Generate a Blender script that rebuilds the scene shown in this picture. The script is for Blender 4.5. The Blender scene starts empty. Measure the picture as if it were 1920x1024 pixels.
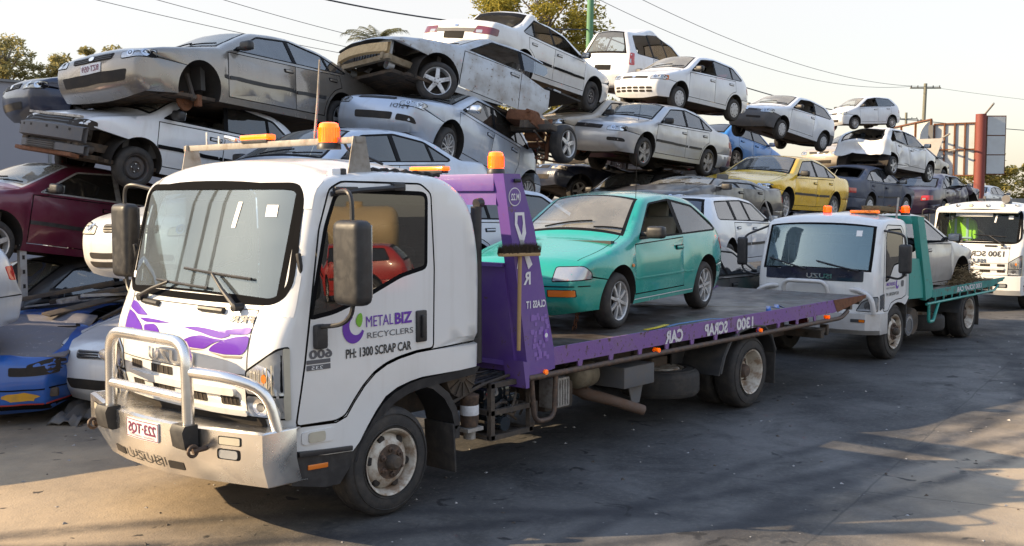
import bpy, bmesh, math, random
import numpy as np
from mathutils import Vector, Matrix, noise
from mathutils.bvhtree import BVHTree
from mathutils.geometry import delaunay_2d_cdt
S = bpy.context.scene
COL = S.collection
R = math.radians
# ------------------------------------------------------------------ camera
cam = bpy.data.objects.new("camera", bpy.data.cameras.new("camera"))
COL.objects.link(cam); S.camera = cam
cam.data.sensor_width = 36; cam.data.lens = 36 * 2000 / 1920
cam.data.clip_start = .1; cam.data.clip_end = 3000
cam.location = (-5.144, -5.669, 2.32)
cam.rotation_euler = (R(90 - 4.118), 0, R(41.32 - 90))
# ------------------------------------------------------------------ light
SUN_EL = 27.5; SUN_AZ = 137; SUN = Vector((math.cos(R(SUN_AZ)) * math.cos(R(SUN_EL)), math.sin(R(SUN_AZ)) * math.cos(R(SUN_EL)), math.sin(R(SUN_EL))))
W = bpy.data.worlds.new("World"); S.world = W; W.use_nodes = True
wn = W.node_tree.nodes; bg = wn["Background"]
sky = wn.new("ShaderNodeTexSky"); sky.sky_type = 'NISHITA'; sky.sun_disc = False
sky.sun_elevation = R(SUN_EL); sky.sun_rotation = math.atan2(SUN.x, SUN.y)
sky.air_density = 1.0; sky.dust_density = 1.2; sky.ozone_density = 1.5; sky.altitude = 20
# hazy white air low over the yard: the clear-sky model plus a pale veil that thins out with height
wl = W.node_tree.links; bg.inputs[1].default_value = .05; wl.new(sky.outputs[0], bg.inputs[0])
tcw = wn.new("ShaderNodeTexCoord"); sp = wn.new("ShaderNodeSeparateXYZ"); wl.new(tcw.outputs["Generated"], sp.inputs[0])
vr = wn.new("ShaderNodeValToRGB"); wl.new(sp.outputs[2], vr.inputs[0])
vr.color_ramp.elements[0].position = 0; vr.color_ramp.elements[0].color = (.66, .56, .46, 1)
vr.color_ramp.elements[1].position = 1; vr.color_ramp.elements[1].color = (.40, .56, .92, 1)
e_ = vr.color_ramp.elements.new(.24); e_.color = (.92, .80, .68, 1)
e_ = vr.color_ramp.elements.new(.5); e_.color = (.72, .84, 1.0, 1)
bg2 = wn.new("ShaderNodeBackground"); bg2.inputs[1].default_value = .43; wl.new(vr.outputs[0], bg2.inputs[0])
ad = wn.new("ShaderNodeAddShader"); wl.new(bg.outputs[0], ad.inputs[0]); wl.new(bg2.outputs[0], ad.inputs[1]); wl.new(ad.outputs[0], wn["World Output"].inputs[0])
sun = bpy.data.objects.new("sun", bpy.data.lights.new("sun", 'SUN')); COL.objects.link(sun)
sun.data.energy = 4.8; sun.data.angle = R(.5); sun.data.color = (1, .76, .47)
sun.rotation_euler = (-SUN).to_track_quat('-Z', 'Y').to_euler()
S.view_settings.view_transform = 'Standard'; S.view_settings.look = 'None'
S.view_settings.exposure = 1.0; S.view_settings.gamma = 1
S.cycles.max_bounces = 8; S.cycles.transparent_max_bounces = 24; S.cycles.diffuse_bounces = 3
S.cycles.caustics_reflective = False; S.cycles.caustics_refractive = False
S.cycles.use_denoising = True
# ------------------------------------------------------------------ materials
MATS = {}
def nmat(name):
    m = bpy.data.materials.new(name); m.use_nodes = True
    n = m.node_tree.nodes; return m, n, m.node_tree.links, n["Principled BSDF"]
def ramp(n, l, src, p0, p1, c0=0., c1=1.):
    r = n.new("ShaderNodeMapRange"); r.inputs[1].default_value = p0; r.inputs[2].default_value = p1
    r.inputs[3].default_value = c0; r.inputs[4].default_value = c1
    l.new(src, r.inputs[0]); return r.outputs[0]
def nz(n, l, scale, detail=4, rough=.55, vec=None, dist=0):
    t = n.new("ShaderNodeTexNoise"); t.inputs["Scale"].default_value = scale; t.inputs["Detail"].default_value = detail
    t.inputs["Roughness"].default_value = rough; t.inputs["Distortion"].default_value = dist
    if vec is None:
        c = n.get("tc") or n.new("ShaderNodeTexCoord"); c.name = "tc"; vec = c.outputs["Object"]
    l.new(vec, t.inputs["Vector"]); return t.outputs["Fac"]
def mixc(n, l, f, a, b):
    m = n.new("ShaderNodeMix"); m.data_type = 'RGBA'
    for s, v in ((0, f), (6, a), (7, b)):
        if hasattr(v, "is_output"): l.new(v, m.inputs[s])
        elif s == 0: m.inputs[0].default_value = v
        else: m.inputs[s].default_value = (*v, 1)
    return m.outputs[2]
def mul(n, l, a, b, op='MULTIPLY'):
    m = n.new("ShaderNodeMath"); m.operation = op
    for i, v in enumerate((a, b)):
        if hasattr(v, "is_output"): l.new(v, m.inputs[i])
        else: m.inputs[i].default_value = v
    return m.outputs[0]
def surf(name, col, rough=.5, metal=0., dirt=.0, dcol=(.16, .12, .085), scale=6., coat=0., bump=0., bscale=40., spec=.5, lo=.45, hi=.7, chips=0., ccol=(.2, .1, .05), streak=0.):
    """a solid surface with dirt patches of their own shape"""
    if name in MATS: return MATS[name]
    m, n, l, b = nmat(name)
    b.inputs["Roughness"].default_value = rough; b.inputs["Metallic"].default_value = metal
    b.inputs["Coat Weight"].default_value = coat; b.inputs["Coat Roughness"].default_value = .06
    b.inputs["Specular IOR Level"].default_value = spec
    base = None
    if dirt > 0:
        a = nz(n, l, scale, 6, .65); f = ramp(n, l, a, lo, hi, dirt * .15, dirt)
        base = mixc(n, l, f, col, dcol); l.new(base, b.inputs["Base Color"])
        l.new(ramp(n, l, f, 0, 1, rough, min(1, rough + .5)), b.inputs["Roughness"])
        if metal: l.new(ramp(n, l, f, 0, 1, metal, 0), b.inputs["Metallic"])
        if coat: l.new(ramp(n, l, f, 0, .6, coat, 0), b.inputs["Coat Weight"])
    else: b.inputs["Base Color"].default_value = (*col, 1)
    if streak > 0:
        tc = n.get("tc") or n.new("ShaderNodeTexCoord"); tc.name = "tc"
        mp = n.new("ShaderNodeMapping"); mp.inputs["Scale"].default_value = (9, 9, .7); l.new(tc.outputs["Object"], mp.inputs[0])
        f = ramp(n, l, nz(n, l, 1.0, 5, .6, mp.outputs[0]), .52, .78, 0, streak)
        base = mixc(n, l, f, base if base is not None else col, (dcol[0] * .6, dcol[1] * .55, dcol[2] * .5)); l.new(base, b.inputs["Base Color"])
    if chips > 0:
        a = nz(n, l, scale * 4, 5, .7); f = ramp(n, l, a, .66 - chips * .2, .70 - chips * .2)
        base = mixc(n, l, f, base if base is not None else col, ccol); l.new(base, b.inputs["Base Color"])
    if bump > 0:
        bp = n.new("ShaderNodeBump"); bp.inputs["Strength"].default_value = bump; bp.inputs["Distance"].default_value = .02
        l.new(nz(n, l, bscale, 5), bp.inputs["Height"]); l.new(bp.outputs[0], b.inputs["Normal"])
    MATS[name] = m; return m
def paint(name, col, metal=0., dirt=.35, rough=.3, coat=.7, **k):
    return surf("paint_" + name, col, rough, metal, dirt, k.pop("dcol", (.27, .225, .17)), k.pop("scale", 2.2), coat, bump=k.pop("bump", .05), bscale=2.6, streak=k.pop("streak", .22), **k)
def glass(name, tint=(.5, .56, .58), dust=.12, dcol=(.5, .46, .4), refl=1.0, ior=1.5, rough=.03, smear=2.5, gtint=(1, 1, 1)):
    if name in MATS: return MATS[name]
    m, n, l, b = nmat(name); n.remove(b)
    out = n["Material Output"]
    tr = n.new("ShaderNodeBsdfTransparent"); tr.inputs[0].default_value = (*tint, 1)
    gl = n.new("ShaderNodeBsdfGlossy"); gl.inputs["Roughness"].default_value = rough; gl.inputs[0].default_value = (*gtint, 1)
    df = n.new("ShaderNodeBsdfDiffuse"); df.inputs[0].default_value = (*dcol, 1)
    fr = n.new("ShaderNodeFresnel"); fr.inputs[0].default_value = ior
    m1 = n.new("ShaderNodeMixShader"); l.new(fr.outputs[0], m1.inputs[0]); l.new(tr.outputs[0], m1.inputs[1]); l.new(gl.outputs[0], m1.inputs[2])
    m2 = n.new("ShaderNodeMixShader"); l.new(ramp(n, l, nz(n, l, smear, 6, .65), .3, .75, dust * .4, dust), m2.inputs[0])
    l.new(m1.outputs[0], m2.inputs[1]); l.new(df.outputs[0], m2.inputs[2]); l.new(m2.outputs[0], out.inputs[0])
    MATS[name] = m; return m
def M(n): return MATS[n]
surf("rubber", (.022, .021, .021), .75, dirt=.75, dcol=(.085, .072, .06), scale=9, bump=.15, bscale=60)
surf("black_plastic", (.016, .016, .018), .42, dirt=.35, dcol=(.09, .085, .08), scale=12)
surf("seal", (.012, .012, .013), .95, spec=0)
surf("trim", (.010, .010, .011), .55, spec=.06)
surf("dark", (.018, .016, .015), .85, dirt=.8, dcol=(.055, .042, .032), scale=5)
surf("underbody", (.035, .028, .022), .8, dirt=1, dcol=(.15, .10, .065), scale=4, bump=.3, bscale=18)
surf("interior", (.05, .047, .045), .8, dirt=.4, dcol=(.10, .09, .08), scale=8)
surf("seat_cloth", (.13, .12, .11), .9, dirt=.5, dcol=(.2, .18, .15), scale=10)
surf("beige_cloth", (.30, .26, .20), .9, dirt=.4, dcol=(.2, .17, .13), scale=10)
surf("alloy", (.60, .60, .60), .32, metal=.5, dirt=.6, dcol=(.16, .12, .09), scale=14)
surf("dull_alloy", (.42, .40, .37), .45, metal=.4, dirt=.8, dcol=(.13, .10, .08), scale=14)
surf("hubcap", (.52, .52, .52), .4, dirt=.6, dcol=(.22, .18, .14), scale=14)
surf("steel_rim", (.05, .05, .055), .5, dirt=.6, dcol=(.12, .085, .06), scale=12)
surf("truck_rim", (.62, .58, .50), .45, dirt=.85, dcol=(.22, .13, .07), scale=9, lo=.42, hi=.62)
surf("hub_grease", (.06, .045, .038), .5, metal=.3, dirt=.8, dcol=(.20, .12, .075), scale=22)
surf("chrome", (.75, .75, .75), .12, metal=1, dirt=.2, scale=10)
surf("polished", (.86, .84, .81), .22, metal=1, dirt=.2, dcol=(.60, .53, .43), scale=3, bump=.015, bscale=30)
surf("brushed", (.60, .59, .57), .38, metal=.75, dirt=.6, dcol=(.45, .40, .33), scale=4)
surf("lens_clear", (.46, .48, .50), .07, metal=.55, dirt=.3, dcol=(.3, .3, .28), scale=16, coat=1)
surf("lens_hazy", (.52, .48, .38), .25, dirt=.4, dcol=(.36, .32, .24), scale=16, coat=.6)
surf("lens_dark", (.06, .065, .07), .08, dirt=.2, scale=12, coat=1)
surf("lens_red", (.42, .012, .015), .15, coat=1, dirt=.15, scale=10)
surf("lens_maroon", (.14, .02, .03), .2, coat=1, dirt=.2, scale=10)
surf("lens_amber", (.75, .19, .015), .2, coat=1)
surf("plate_white", (.72, .72, .74), .4, dirt=.3, scale=20)
surf("plate_maroon", (.17, .02, .07), .5)
surf("rust", (.19, .075, .032), .85, dirt=.9, dcol=(.10, .045, .025), scale=16, bump=.4, bscale=50)
surf("chassis", (.05, .042, .036), .75, dirt=.9, dcol=(.135, .098, .068), scale=7, bump=.25, bscale=30)
surf("sticker", (.8, .8, .8), .5)
surf("text_grey", (.10, .10, .11), .5)
surf("text_black", (.03, .03, .03), .5)
surf("red_paint", (.45, .03, .02), .5, dirt=.5)
glass("glass_side", (.38, .44, .48), .10, (.45,.47,.5), ior=2.2)
glass("glass_dark", (.08, .09, .11), .06, ior=1.9)
glass("glass_ws", (.52, .58, .58), .26, (.50, .50, .47), ior=1.9, smear=1.4)
glass("glass_dusty", (.55, .58, .56), .50, (.52, .50, .44), ior=1.8, smear=1.2)
glass("glass_truck", (.58, .76, .86), .15, (.60, .68, .72), ior=2.3, smear=1.3, gtint=(.78, .93, 1))  # blue tint of the dust film and gloss stands in for reflected sky
glass("glass_clear", (.72, .8, .78), .08, ior=1.45)
def amber():
    m, n, l, b = nmat("beacon_amber"); out = n["Material Output"]
    b.inputs["Base Color"].default_value = (1, .27, .006, 1); b.inputs["Roughness"].default_value = .12; b.inputs["Coat Weight"].default_value = .6
    tl = n.new("ShaderNodeBsdfTranslucent"); tl.inputs[0].default_value = (1, .36, .01, 1)
    mx = n.new("ShaderNodeAddShader"); l.new(b.outputs[0], mx.inputs[0]); l.new(tl.outputs[0], mx.inputs[1]); l.new(mx.outputs[0], out.inputs[0])
    MATS["amber"] = m
amber()
# ------------------------------------------------------------------ mesh helpers
def link(o, parent=None):
    COL.objects.link(o)
    if parent is not None: o.parent = parent
    return o
def thing(name, label, cat, loc=(0, 0, 0), rot=(0, 0, 0), group=None):
    o = bpy.data.objects.new(name, None); o.empty_display_size = .2; link(o)
    o.location = loc; o.rotation_euler = rot; return tag(o, label, cat, group)
def tag(o, label=None, cat=None, group=None, kind=None):
    for k, v in (("label", label), ("category", cat), ("group", group), ("kind", kind)):
        if v: o[k] = v
    return o
def mkobj(name, V, F, mats, parent=None, mi=None, sharp=38, flat=False):
    me = bpy.data.meshes.new(name); me.from_pydata([tuple(map(float, v)) for v in V], [], F)
    if not isinstance(mats, (list, tuple)): mats = [mats]
    for m in mats: me.materials.append(MATS[m] if isinstance(m, str) else m)
    if mi: me.polygons.foreach_set("material_index", mi)
    if not flat:
        me.polygons.foreach_set("use_smooth", [True] * len(me.polygons))
        me.set_sharp_from_angle(angle=R(sharp))
    me.update()
    return link(bpy.data.objects.new(name, me), parent)
def empty(name, parent, loc=(0, 0, 0), rot=(0, 0, 0)):
    o = bpy.data.objects.new(name, None); link(o, parent); o.location = loc; o.rotation_euler = rot; return o
class MB:
    def __init__(s): s.v = []; s.f = []; s.m = []
    def add(s, V, F, m=0):
        k = len(s.v); s.v += [tuple(v) for v in V]; s.f += [tuple(i + k for i in f) for f in F]; s.m += [m] * len(F); return s
    def box(s, c, d, rot=None, bev=0, m=0, seg=2):
        bm = bmesh.new(); bmesh.ops.create_cube(bm, size=1)
        for v in bm.verts: v.co = Vector((v.co.x * d[0], v.co.y * d[1], v.co.z * d[2]))
        if bev: bmesh.ops.bevel(bm, geom=bm.edges[:], offset=min(bev, .48 * min(d)), segments=seg, profile=.6, affect='EDGES')
        mt = Matrix.Translation(c)
        if rot is not None:
            from mathutils import Euler
            mt = mt @ (rot.to_4x4() if isinstance(rot, Matrix) else Euler(rot).to_matrix().to_4x4())
        bm.verts.index_update()
        s.add([mt @ v.co for v in bm.verts], [[v.index for v in f.verts] for f in bm.faces], m); bm.free(); return s
    def tube(s, pts, r, n=10, m=0, caps=True, smooth=0):
        P = [Vector(p) for p in pts]
        if smooth:
            Q = [P[0]]
            for i in range(1, len(P) - 1):
                a = P[i] + (P[i - 1] - P[i]).normalized() * min(smooth, (P[i - 1] - P[i]).length * .48)
                b = P[i] + (P[i + 1] - P[i]).normalized() * min(smooth, (P[i + 1] - P[i]).length * .48)
                for t in (0, .2, .4, .6, .8, 1): Q.append(a * (1 - t) ** 2 + P[i] * 2 * t * (1 - t) + b * t * t)
            P = Q + [P[-1]]
        rr = list(np.interp(np.linspace(0, 1, len(P)), np.linspace(0, 1, len(r)), r)) if isinstance(r, (list, tuple)) else [r] * len(P)
        V = []; F = []; up = None
        for i, p in enumerate(P):
            d = (P[min(i + 1, len(P) - 1)] - P[max(i - 1, 0)]).normalized()
            if up is None: up = d.orthogonal().normalized()
            up = (up - d * up.dot(d)).normalized(); q = d.cross(up)
            for k in range(n):
                a = 2 * math.pi * k / n; V.append(p + (up * math.cos(a) + q * math.sin(a)) * rr[i])
        for i in range(len(P) - 1):
            for k in range(n): F.append((i * n + k, i * n + (k + 1) % n, (i + 1) * n + (k + 1) % n, (i + 1) * n + k))
        if caps: F.append(tuple(range(n - 1, -1, -1))); F.append(tuple((len(P) - 1) * n + k for k in range(n)))
        return s.add(V, F, m)
    def lathe(s, prof, n=32, c=(0, 0, 0), axis='y', m=0, close=False, sgn=1):
        V = []; F = []
        for (r, h) in prof:
            for k in range(n):
                a = 2 * math.pi * k / n; x, z = r * math.cos(a), r * math.sin(a); h2 = h * sgn
                V.append((c[0] + x, c[1] + h2, c[2] + z) if axis == 'y' else (c[0] + x, c[1] + z, c[2] + h2) if axis == 'z' else (c[0] + h2, c[1] + x, c[2] + z))
        for i in range(len(prof) - 1):
            for k in range(n):
                q = (i * n + k, i * n + (k + 1) % n, (i + 1) * n + (k + 1) % n, (i + 1) * n + k)
                F.append(q if (sgn > 0) else q[::-1])
        return s.add(V, F, m)
    def prism(s, poly, axis, a, b, m=0):
        """extrude a 2D polygon along an axis: 'y' polygon in xz, 'x' polygon in yz, 'z' polygon in xy"""
        n = len(poly)
        g = (lambda p, t: (p[0], t, p[1])) if axis == 'y' else (lambda p, t: (t, p[0], p[1])) if axis == 'x' else (lambda p, t: (p[0], p[1], t))
        V = [g(p, a) for p in poly] + [g(p, b) for p in poly]
        F = [tuple(range(n - 1, -1, -1)), tuple(range(n, 2 * n))] + [(i, (i + 1) % n, n + (i + 1) % n, n + i) for i in range(n)]
        return s.add(V, F, m)
    def obj(s, name, mats, parent=None, sharp=38, flat=False):
        o = mkobj(name, s.v, s.f, mats, parent, s.m, sharp, flat)
        bm = bmesh.new(); bm.from_mesh(o.data); bmesh.ops.recalc_face_normals(bm, faces=bm.faces[:]); bm.to_mesh(o.data); bm.free()
        return o
def inpoly(P, poly):
    P = np.asarray(P); x, y = P[:, 0], P[:, 1]; r = np.zeros(len(P), bool); n = len(poly)
    for i in range(n):
        x1, y1 = poly[i]; x2, y2 = poly[(i + 1) % n]
        if y1 == y2: continue
        c = ((y1 > y) != (y2 > y)) & (x < (x2 - x1) * (y - y1) / (y2 - y1) + x1); r ^= c
    return r
def dist_to(P, path, closed=False):
    P = np.asarray(P, float); A = np.asarray(path, float); B = np.roll(A, -1, 0)
    if not closed: A, B = A[:-1], B[:-1]
    best = np.full(len(P), 1e9)
    for a, b in zip(A, B):
        d = b - a; L = d @ d
        t = np.clip(((P - a) @ d) / L, 0, 1) if L > 1e-12 else np.zeros(len(P))
        best = np.minimum(best, np.hypot(*(P - a - t[:, None] * d).T))
    return best
def offset_poly(poly, d):
    """inset (d>0) a closed polygon given counter- or clockwise"""
    n = len(poly); A = sum(poly[i][0] * poly[(i + 1) % n][1] - poly[(i + 1) % n][0] * poly[i][1] for i in range(n))
    sg = 1 if A > 0 else -1; out = []
    for i in range(n):
        p0, p, p1 = (np.array(poly[j % n], float) for j in (i - 1, i, i + 1))
        e0 = (p - p0) / (np.linalg.norm(p - p0) + 1e-9); e1 = (p1 - p) / (np.linalg.norm(p1 - p) + 1e-9)
        n0 = np.array((-e0[1], e0[0])) * sg; n1 = np.array((-e1[1], e1[0])) * sg
        b = n0 + n1; L = b @ b
        out.append(tuple(p + b * (2 * d / L if L > .5 else d)))
    return out
def rounded(poly, r, k=3):
    """round the corners of a closed polygon"""
    out = []; n = len(poly)
    for i in range(n):
        p0, p, p1 = (np.array(poly[j % n], float) for j in (i - 1, i, i + 1))
        l0, l1 = np.linalg.norm(p0 - p), np.linalg.norm(p1 - p)
        a = p + (p0 - p) / l0 * min(r, .45 * l0); b = p + (p1 - p) / l1 * min(r, .45 * l1)
        for j in range(k + 1):
            t = j / k; out.append(tuple(a * (1 - t) ** 2 + p * 2 * t * (1 - t) + b * t * t))
    return out
def halfclip(poly, a, b, keep):
    """clip polygon to one side of the line a->b; keep=+1 keeps the left of it"""
    out = []; n = len(poly)
    def sd(p): return keep * ((b[0] - a[0]) * (p[1] - a[1]) - (b[1] - a[1]) * (p[0] - a[0]))
    for i in range(n):
        p, q = poly[i], poly[(i + 1) % n]; s, t = sd(p), sd(q)
        if s >= 0: out.append(p)
        if s * t < 0:
            u = s / (s - t); out.append((p[0] + (q[0] - p[0]) * u, p[1] + (q[1] - p[1]) * u))
    return out
def cdt(loops, grid=0., extra=(), bounds=None):
    """triangulate a set of closed loops (all edges kept); returns points and counter-clockwise triangles"""
    P = []; E = []
    for lp in loops:
        k = len(P); P += [Vector((float(x), float(y))) for x, y in lp]; E += [(k + i, k + (i + 1) % len(lp)) for i in range(len(lp))]
    P += [Vector(p) for p in extra]
    if grid:
        A = np.array([p for lp in loops for p in lp]); x0, y0 = A.min(0); x1, y1 = A.max(0)
        gx, gy = np.meshgrid(np.arange(x0 + grid * .5, x1, grid), np.arange(y0 + grid * .5, y1, grid))
        G = np.stack([gx.ravel(), gy.ravel()], 1); G = G[inpoly(G, loops[0])]
        if len(G):
            for lp in loops:
                if len(G): G = G[dist_to(G, lp, True) > grid * .3]
        P += [Vector((float(a), float(b))) for a, b in G]
    vs, es, fs = delaunay_2d_cdt(P, E, [], 0, 1e-5)[:3]
    V = np.array([(v.x, v.y) for v in vs]); T = np.array([f for f in fs if len(f) == 3])
    a = V[T]; ar = (a[:, 1, 0] - a[:, 0, 0]) * (a[:, 2, 1] - a[:, 0, 1]) - (a[:, 2, 0] - a[:, 0, 0]) * (a[:, 1, 1] - a[:, 0, 1])
    T = np.where((ar < 0)[:, None], T[:, ::-1], T); T = T[np.abs(ar) > 1e-9]
    return V, T, V[T].mean(1)
class Acc:
    """collects faces by part name, merging points that coincide"""
    def __init__(s): s.d = {}
    def face(s, key, pts):
        V, F, K = s.d.setdefault(key, ([], [], {}))
        f = []
        for p in pts:
            k = (round(p[0] * 2e3), round(p[1] * 2e3), round(p[2] * 2e3)); i = K.get(k)
            if i is None: i = K[k] = len(V); V.append(tuple(p))
            if i not in f: f.append(i)
        if len(f) > 2: F.append(tuple(f))
def round_profile(ctrl, step=.12):
    P = [Vector(c[:2]) for c in ctrl]; out = [(P[0].x, P[0].y, ctrl[0][3])]
    for i in range(1, len(P) - 1):
        r = ctrl[i][2]; a = P[i] + (P[i - 1] - P[i]).normalized() * min(r, .49 * (P[i - 1] - P[i]).length)
        b = P[i] + (P[i + 1] - P[i]).normalized() * min(r, .49 * (P[i + 1] - P[i]).length)
        for t in (0, .25, .5, .75, 1):
            q = a * (1 - t) ** 2 + P[i] * 2 * t * (1 - t) + b * t * t
            out.append((q.x, q.y, ctrl[i - 1][3] if t < .49 else ctrl[i][3]))
    out.append((P[-1].x, P[-1].y, ctrl[-1][3]))
    res = []
    for i in range(len(out) - 1):
        a, b = out[i], out[i + 1]; d = math.hypot(b[0] - a[0], b[1] - a[1])
        if d < 1e-4: continue
        k = max(1, int(math.ceil(d / step)))
        for j in range(k): res.append((a[0] + (b[0] - a[0]) * j / k, a[1] + (b[1] - a[1]) * j / k, a[2]))
    res.append(out[-1]); return res
def shell(top, bottom, hw, r, crown, regions, strips, g=.1, p=2.2, step=.12, ts=()):
    """a symmetric vehicle skin: two sides (the outline filled and bent to half width hw) and the strip that runs over it nose to tail.
    regions: (name, polygon in side view, gap, per side); strips: tag -> (part, half share of the width, gap, border part)"""
    pl = round_profile(top, step); n = len(pl)
    XZ = np.array([(a[0], a[1]) for a in pl]); tags = [a[2] for a in pl]
    acc = Acc()
    d = np.gradient(XZ, axis=0); d /= np.linalg.norm(d, axis=1)[:, None] + 1e-9
    N = np.stack([-d[:, 1], d[:, 0]], 1)
    outline = [tuple(q) for q in XZ] + list(bottom)
    loops = [outline] + [rg[1] for rg in regions]
    for rg in regions:
        if rg[2]: loops += [offset_poly(rg[1], rg[2] / 2), offset_poly(rg[1], -rg[2] / 2)]
    ex = []
    for q in (.002, .012, .03, .06, .1):
        if q < r:
            for i in range(n): ex.append(XZ[i] - N[i] * q)
    ex = np.array(ex); ex = ex[inpoly(ex, outline)]
    V, T, Cn = cdt(loops, g, [tuple(e) for e in ex])
    keep = inpoly(Cn, outline); T = T[keep]; Cn = Cn[keep]
    dd = np.minimum(dist_to(V, XZ), r)
    Y = hw(V[:, 0], V[:, 1]) - r * (1 - np.sqrt(np.maximum(0, 1 - (1 - dd / r) ** 2)))
    lab = np.full(len(T), -1); drop = np.zeros(len(T), bool)
    for i, rg in enumerate(regions):
        m = inpoly(Cn, rg[1]); lab[m] = i
        if rg[2]: drop |= dist_to(Cn, rg[1], True) < rg[2] * .5
    for i, rg in enumerate(regions):
        if rg[0] == 'hole': drop |= lab == i
    for t, lb, dr in zip(T, lab, drop):
        if dr: continue
        for sd in (-1, 1):
            nm = ('body', 0) if lb < 0 else (regions[lb][0], sd if regions[lb][3] else 0)
            q = [(V[i, 0], sd * Y[i], V[i, 1]) for i in t]
            acc.face(nm, q if sd < 0 else q[::-1])
    w = hw(XZ[:, 0], XZ[:, 1]) - r
    c = np.array([crown.get(t, .03) for t in tags]); 
    for _ in range(2): c = np.convolve(np.pad(c, 1, 'edge'), (.25, .5, .25), 'valid')
    base = {-1., -.985, -.94, -.86, -.75, -.6, -.4, -.2, 0.}
    for st in strips.values():
        base |= {-st[1], -(st[1] + st[2])}
    base |= set(-abs(t) for t in ts)
    tt = sorted(base); tt = tt + [-t for t in tt[-2::-1]]
    G = [[(XZ[i, 0] + N[i, 0] * c[i] * (1 - abs(t) ** p), w[i] * t, XZ[i, 1] + N[i, 1] * c[i] * (1 - abs(t) ** p)) for t in tt] for i in range(n)]
    for i in range(n - 1):
        st = strips.get(tags[i])
        for j in range(len(tt) - 1):
            tm = abs(tt[j] + tt[j + 1]) / 2; nm = ('body', 0)
            if st:
                edge = (tags[i - 1] != tags[i]) or (tags[i + 1] != tags[i])
                if tm < st[1] and not (st[3] and edge): nm = (st[0], 0)
                elif tm < st[1] + st[2] or (st[3] and edge and tm < st[1] + st[2]):
                    if st[3]: nm = (st[3], 0)
                    else: continue
                if not st[3] and edge and tags[i - 1] != tags[i] and st[2] > 0 and st[2] < .03: pass
            acc.face(nm, [G[i][j], G[i + 1][j], G[i + 1][j + 1], G[i][j + 1]])
    acc.pl = pl; acc.hw = hw; acc.XZ = XZ; acc.r = r
    acc.side = lambda x, z: float(hw(np.array([x]), np.array([z]))[0] - r * (1 - math.sqrt(max(0, 1 - (1 - min(r, float(dist_to([(x, z)], XZ)[0])) / r) ** 2))))
    return acc
def bvh_of(acc, skip=()):
    V = []; F = []
    for k, (v, f, _) in acc.d.items():
        if k[0] in skip: continue
        o = len(V); V += v; F += [tuple(i + o for i in q) for q in f]
    return BVHTree.FromPolygons([Vector(v) for v in V], F)
def decal(bvh, loops, O, u, v, d, off=.004, grid=.05, depth=0., m=None, maxd=6):
    """lay flat outlines onto a surface by shooting them along d; depth>0 gives them a rim back to the surface"""
    O, u, v, d = Vector(O), Vector(u), Vector(v), Vector(d).normalized(); VV = []; FF = []
    for lp in loops:
        q = []
        for i in range(len(lp)):
            a, b = lp[i], lp[(i + 1) % len(lp)]; k = max(1, int(math.ceil(math.hypot(b[0] - a[0], b[1] - a[1]) / (grid * .8))))
            q += [(a[0] + (b[0] - a[0]) * j / k, a[1] + (b[1] - a[1]) * j / k) for j in range(k)]
        lp = q
        P, T, Cn = cdt([lp], grid); T = T[inpoly(Cn, lp)]
        idx = {}
        def g(i):
            if i in idx: return idx[i]
            o = O + u * P[i, 0] + v * P[i, 1]; h, nr, _, ds = bvh.ray_cast(o, d, maxd)
            if h is None: idx[i] = None; return None
            if nr.dot(d) > 0: nr = -nr
            idx[i] = len(VV); VV.append(h + nr * off); return idx[i]
        fl = u.cross(v).dot(d) > 0
        for t in T:
            q = [g(i) for i in t]
            if None in q: continue
            FF.append(tuple(q[::-1]) if fl else tuple(q))
        if depth:
            es = {}
            for f in FF:
                for a, b in zip(f, f[1:] + f[:1]): es[(a, b)] = 1
            bd = [(a, b) for (a, b) in es if (b, a) not in es and a in idx.values()]
            mp = {}
            for a, b in bd:
                for q in (a, b):
                    if q not in mp: mp[q] = len(VV); VV.append(VV[q] + d * depth)
                FF.append((b, a, mp[a], mp[b]))
    return VV, FF
def ring(lp, wd): return lp, offset_poly(lp, wd)
def ell(cx, cy, a, b=None, n=20): b = b or a; return [(cx + a * math.cos(2 * math.pi * i / n), cy + b * math.sin(2 * math.pi * i / n)) for i in range(n)]
def rect(x0, y0, x1, y1, r=0.): q = [(x0, y0), (x1, y0), (x1, y1), (x0, y1)]; return rounded(q, r) if r else q
FONT = {}
def text_mesh(s, size=1., bold=0., sx=1., shear=0.):
    """lettering as flat triangles in 2D"""
    k = (s, bold, shear)
    if k not in FONT:
        c = bpy.data.curves.new("lettering", 'FONT'); c.body = s; c.size = 1; c.offset = bold; c.shear = shear; c.resolution_u = 3
        o = bpy.data.objects.new("lettering", c); COL.objects.link(o)
        me = bpy.data.meshes.new_from_object(o.evaluated_get(bpy.context.evaluated_depsgraph_get()))
        FONT[k] = ([(v.co.x, v.co.y) for v in me.vertices], [tuple(f.vertices) for f in me.polygons])
        bpy.data.objects.remove(o); bpy.data.curves.remove(c); bpy.data.meshes.remove(me)
    V, F = FONT[k]; x0 = min(v[0] for v in V); x1 = max(v[0] for v in V)
    return [((v[0] - x0) * size * sx, v[1] * size) for v in V], F, (x1 - x0) * size * sx
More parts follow.
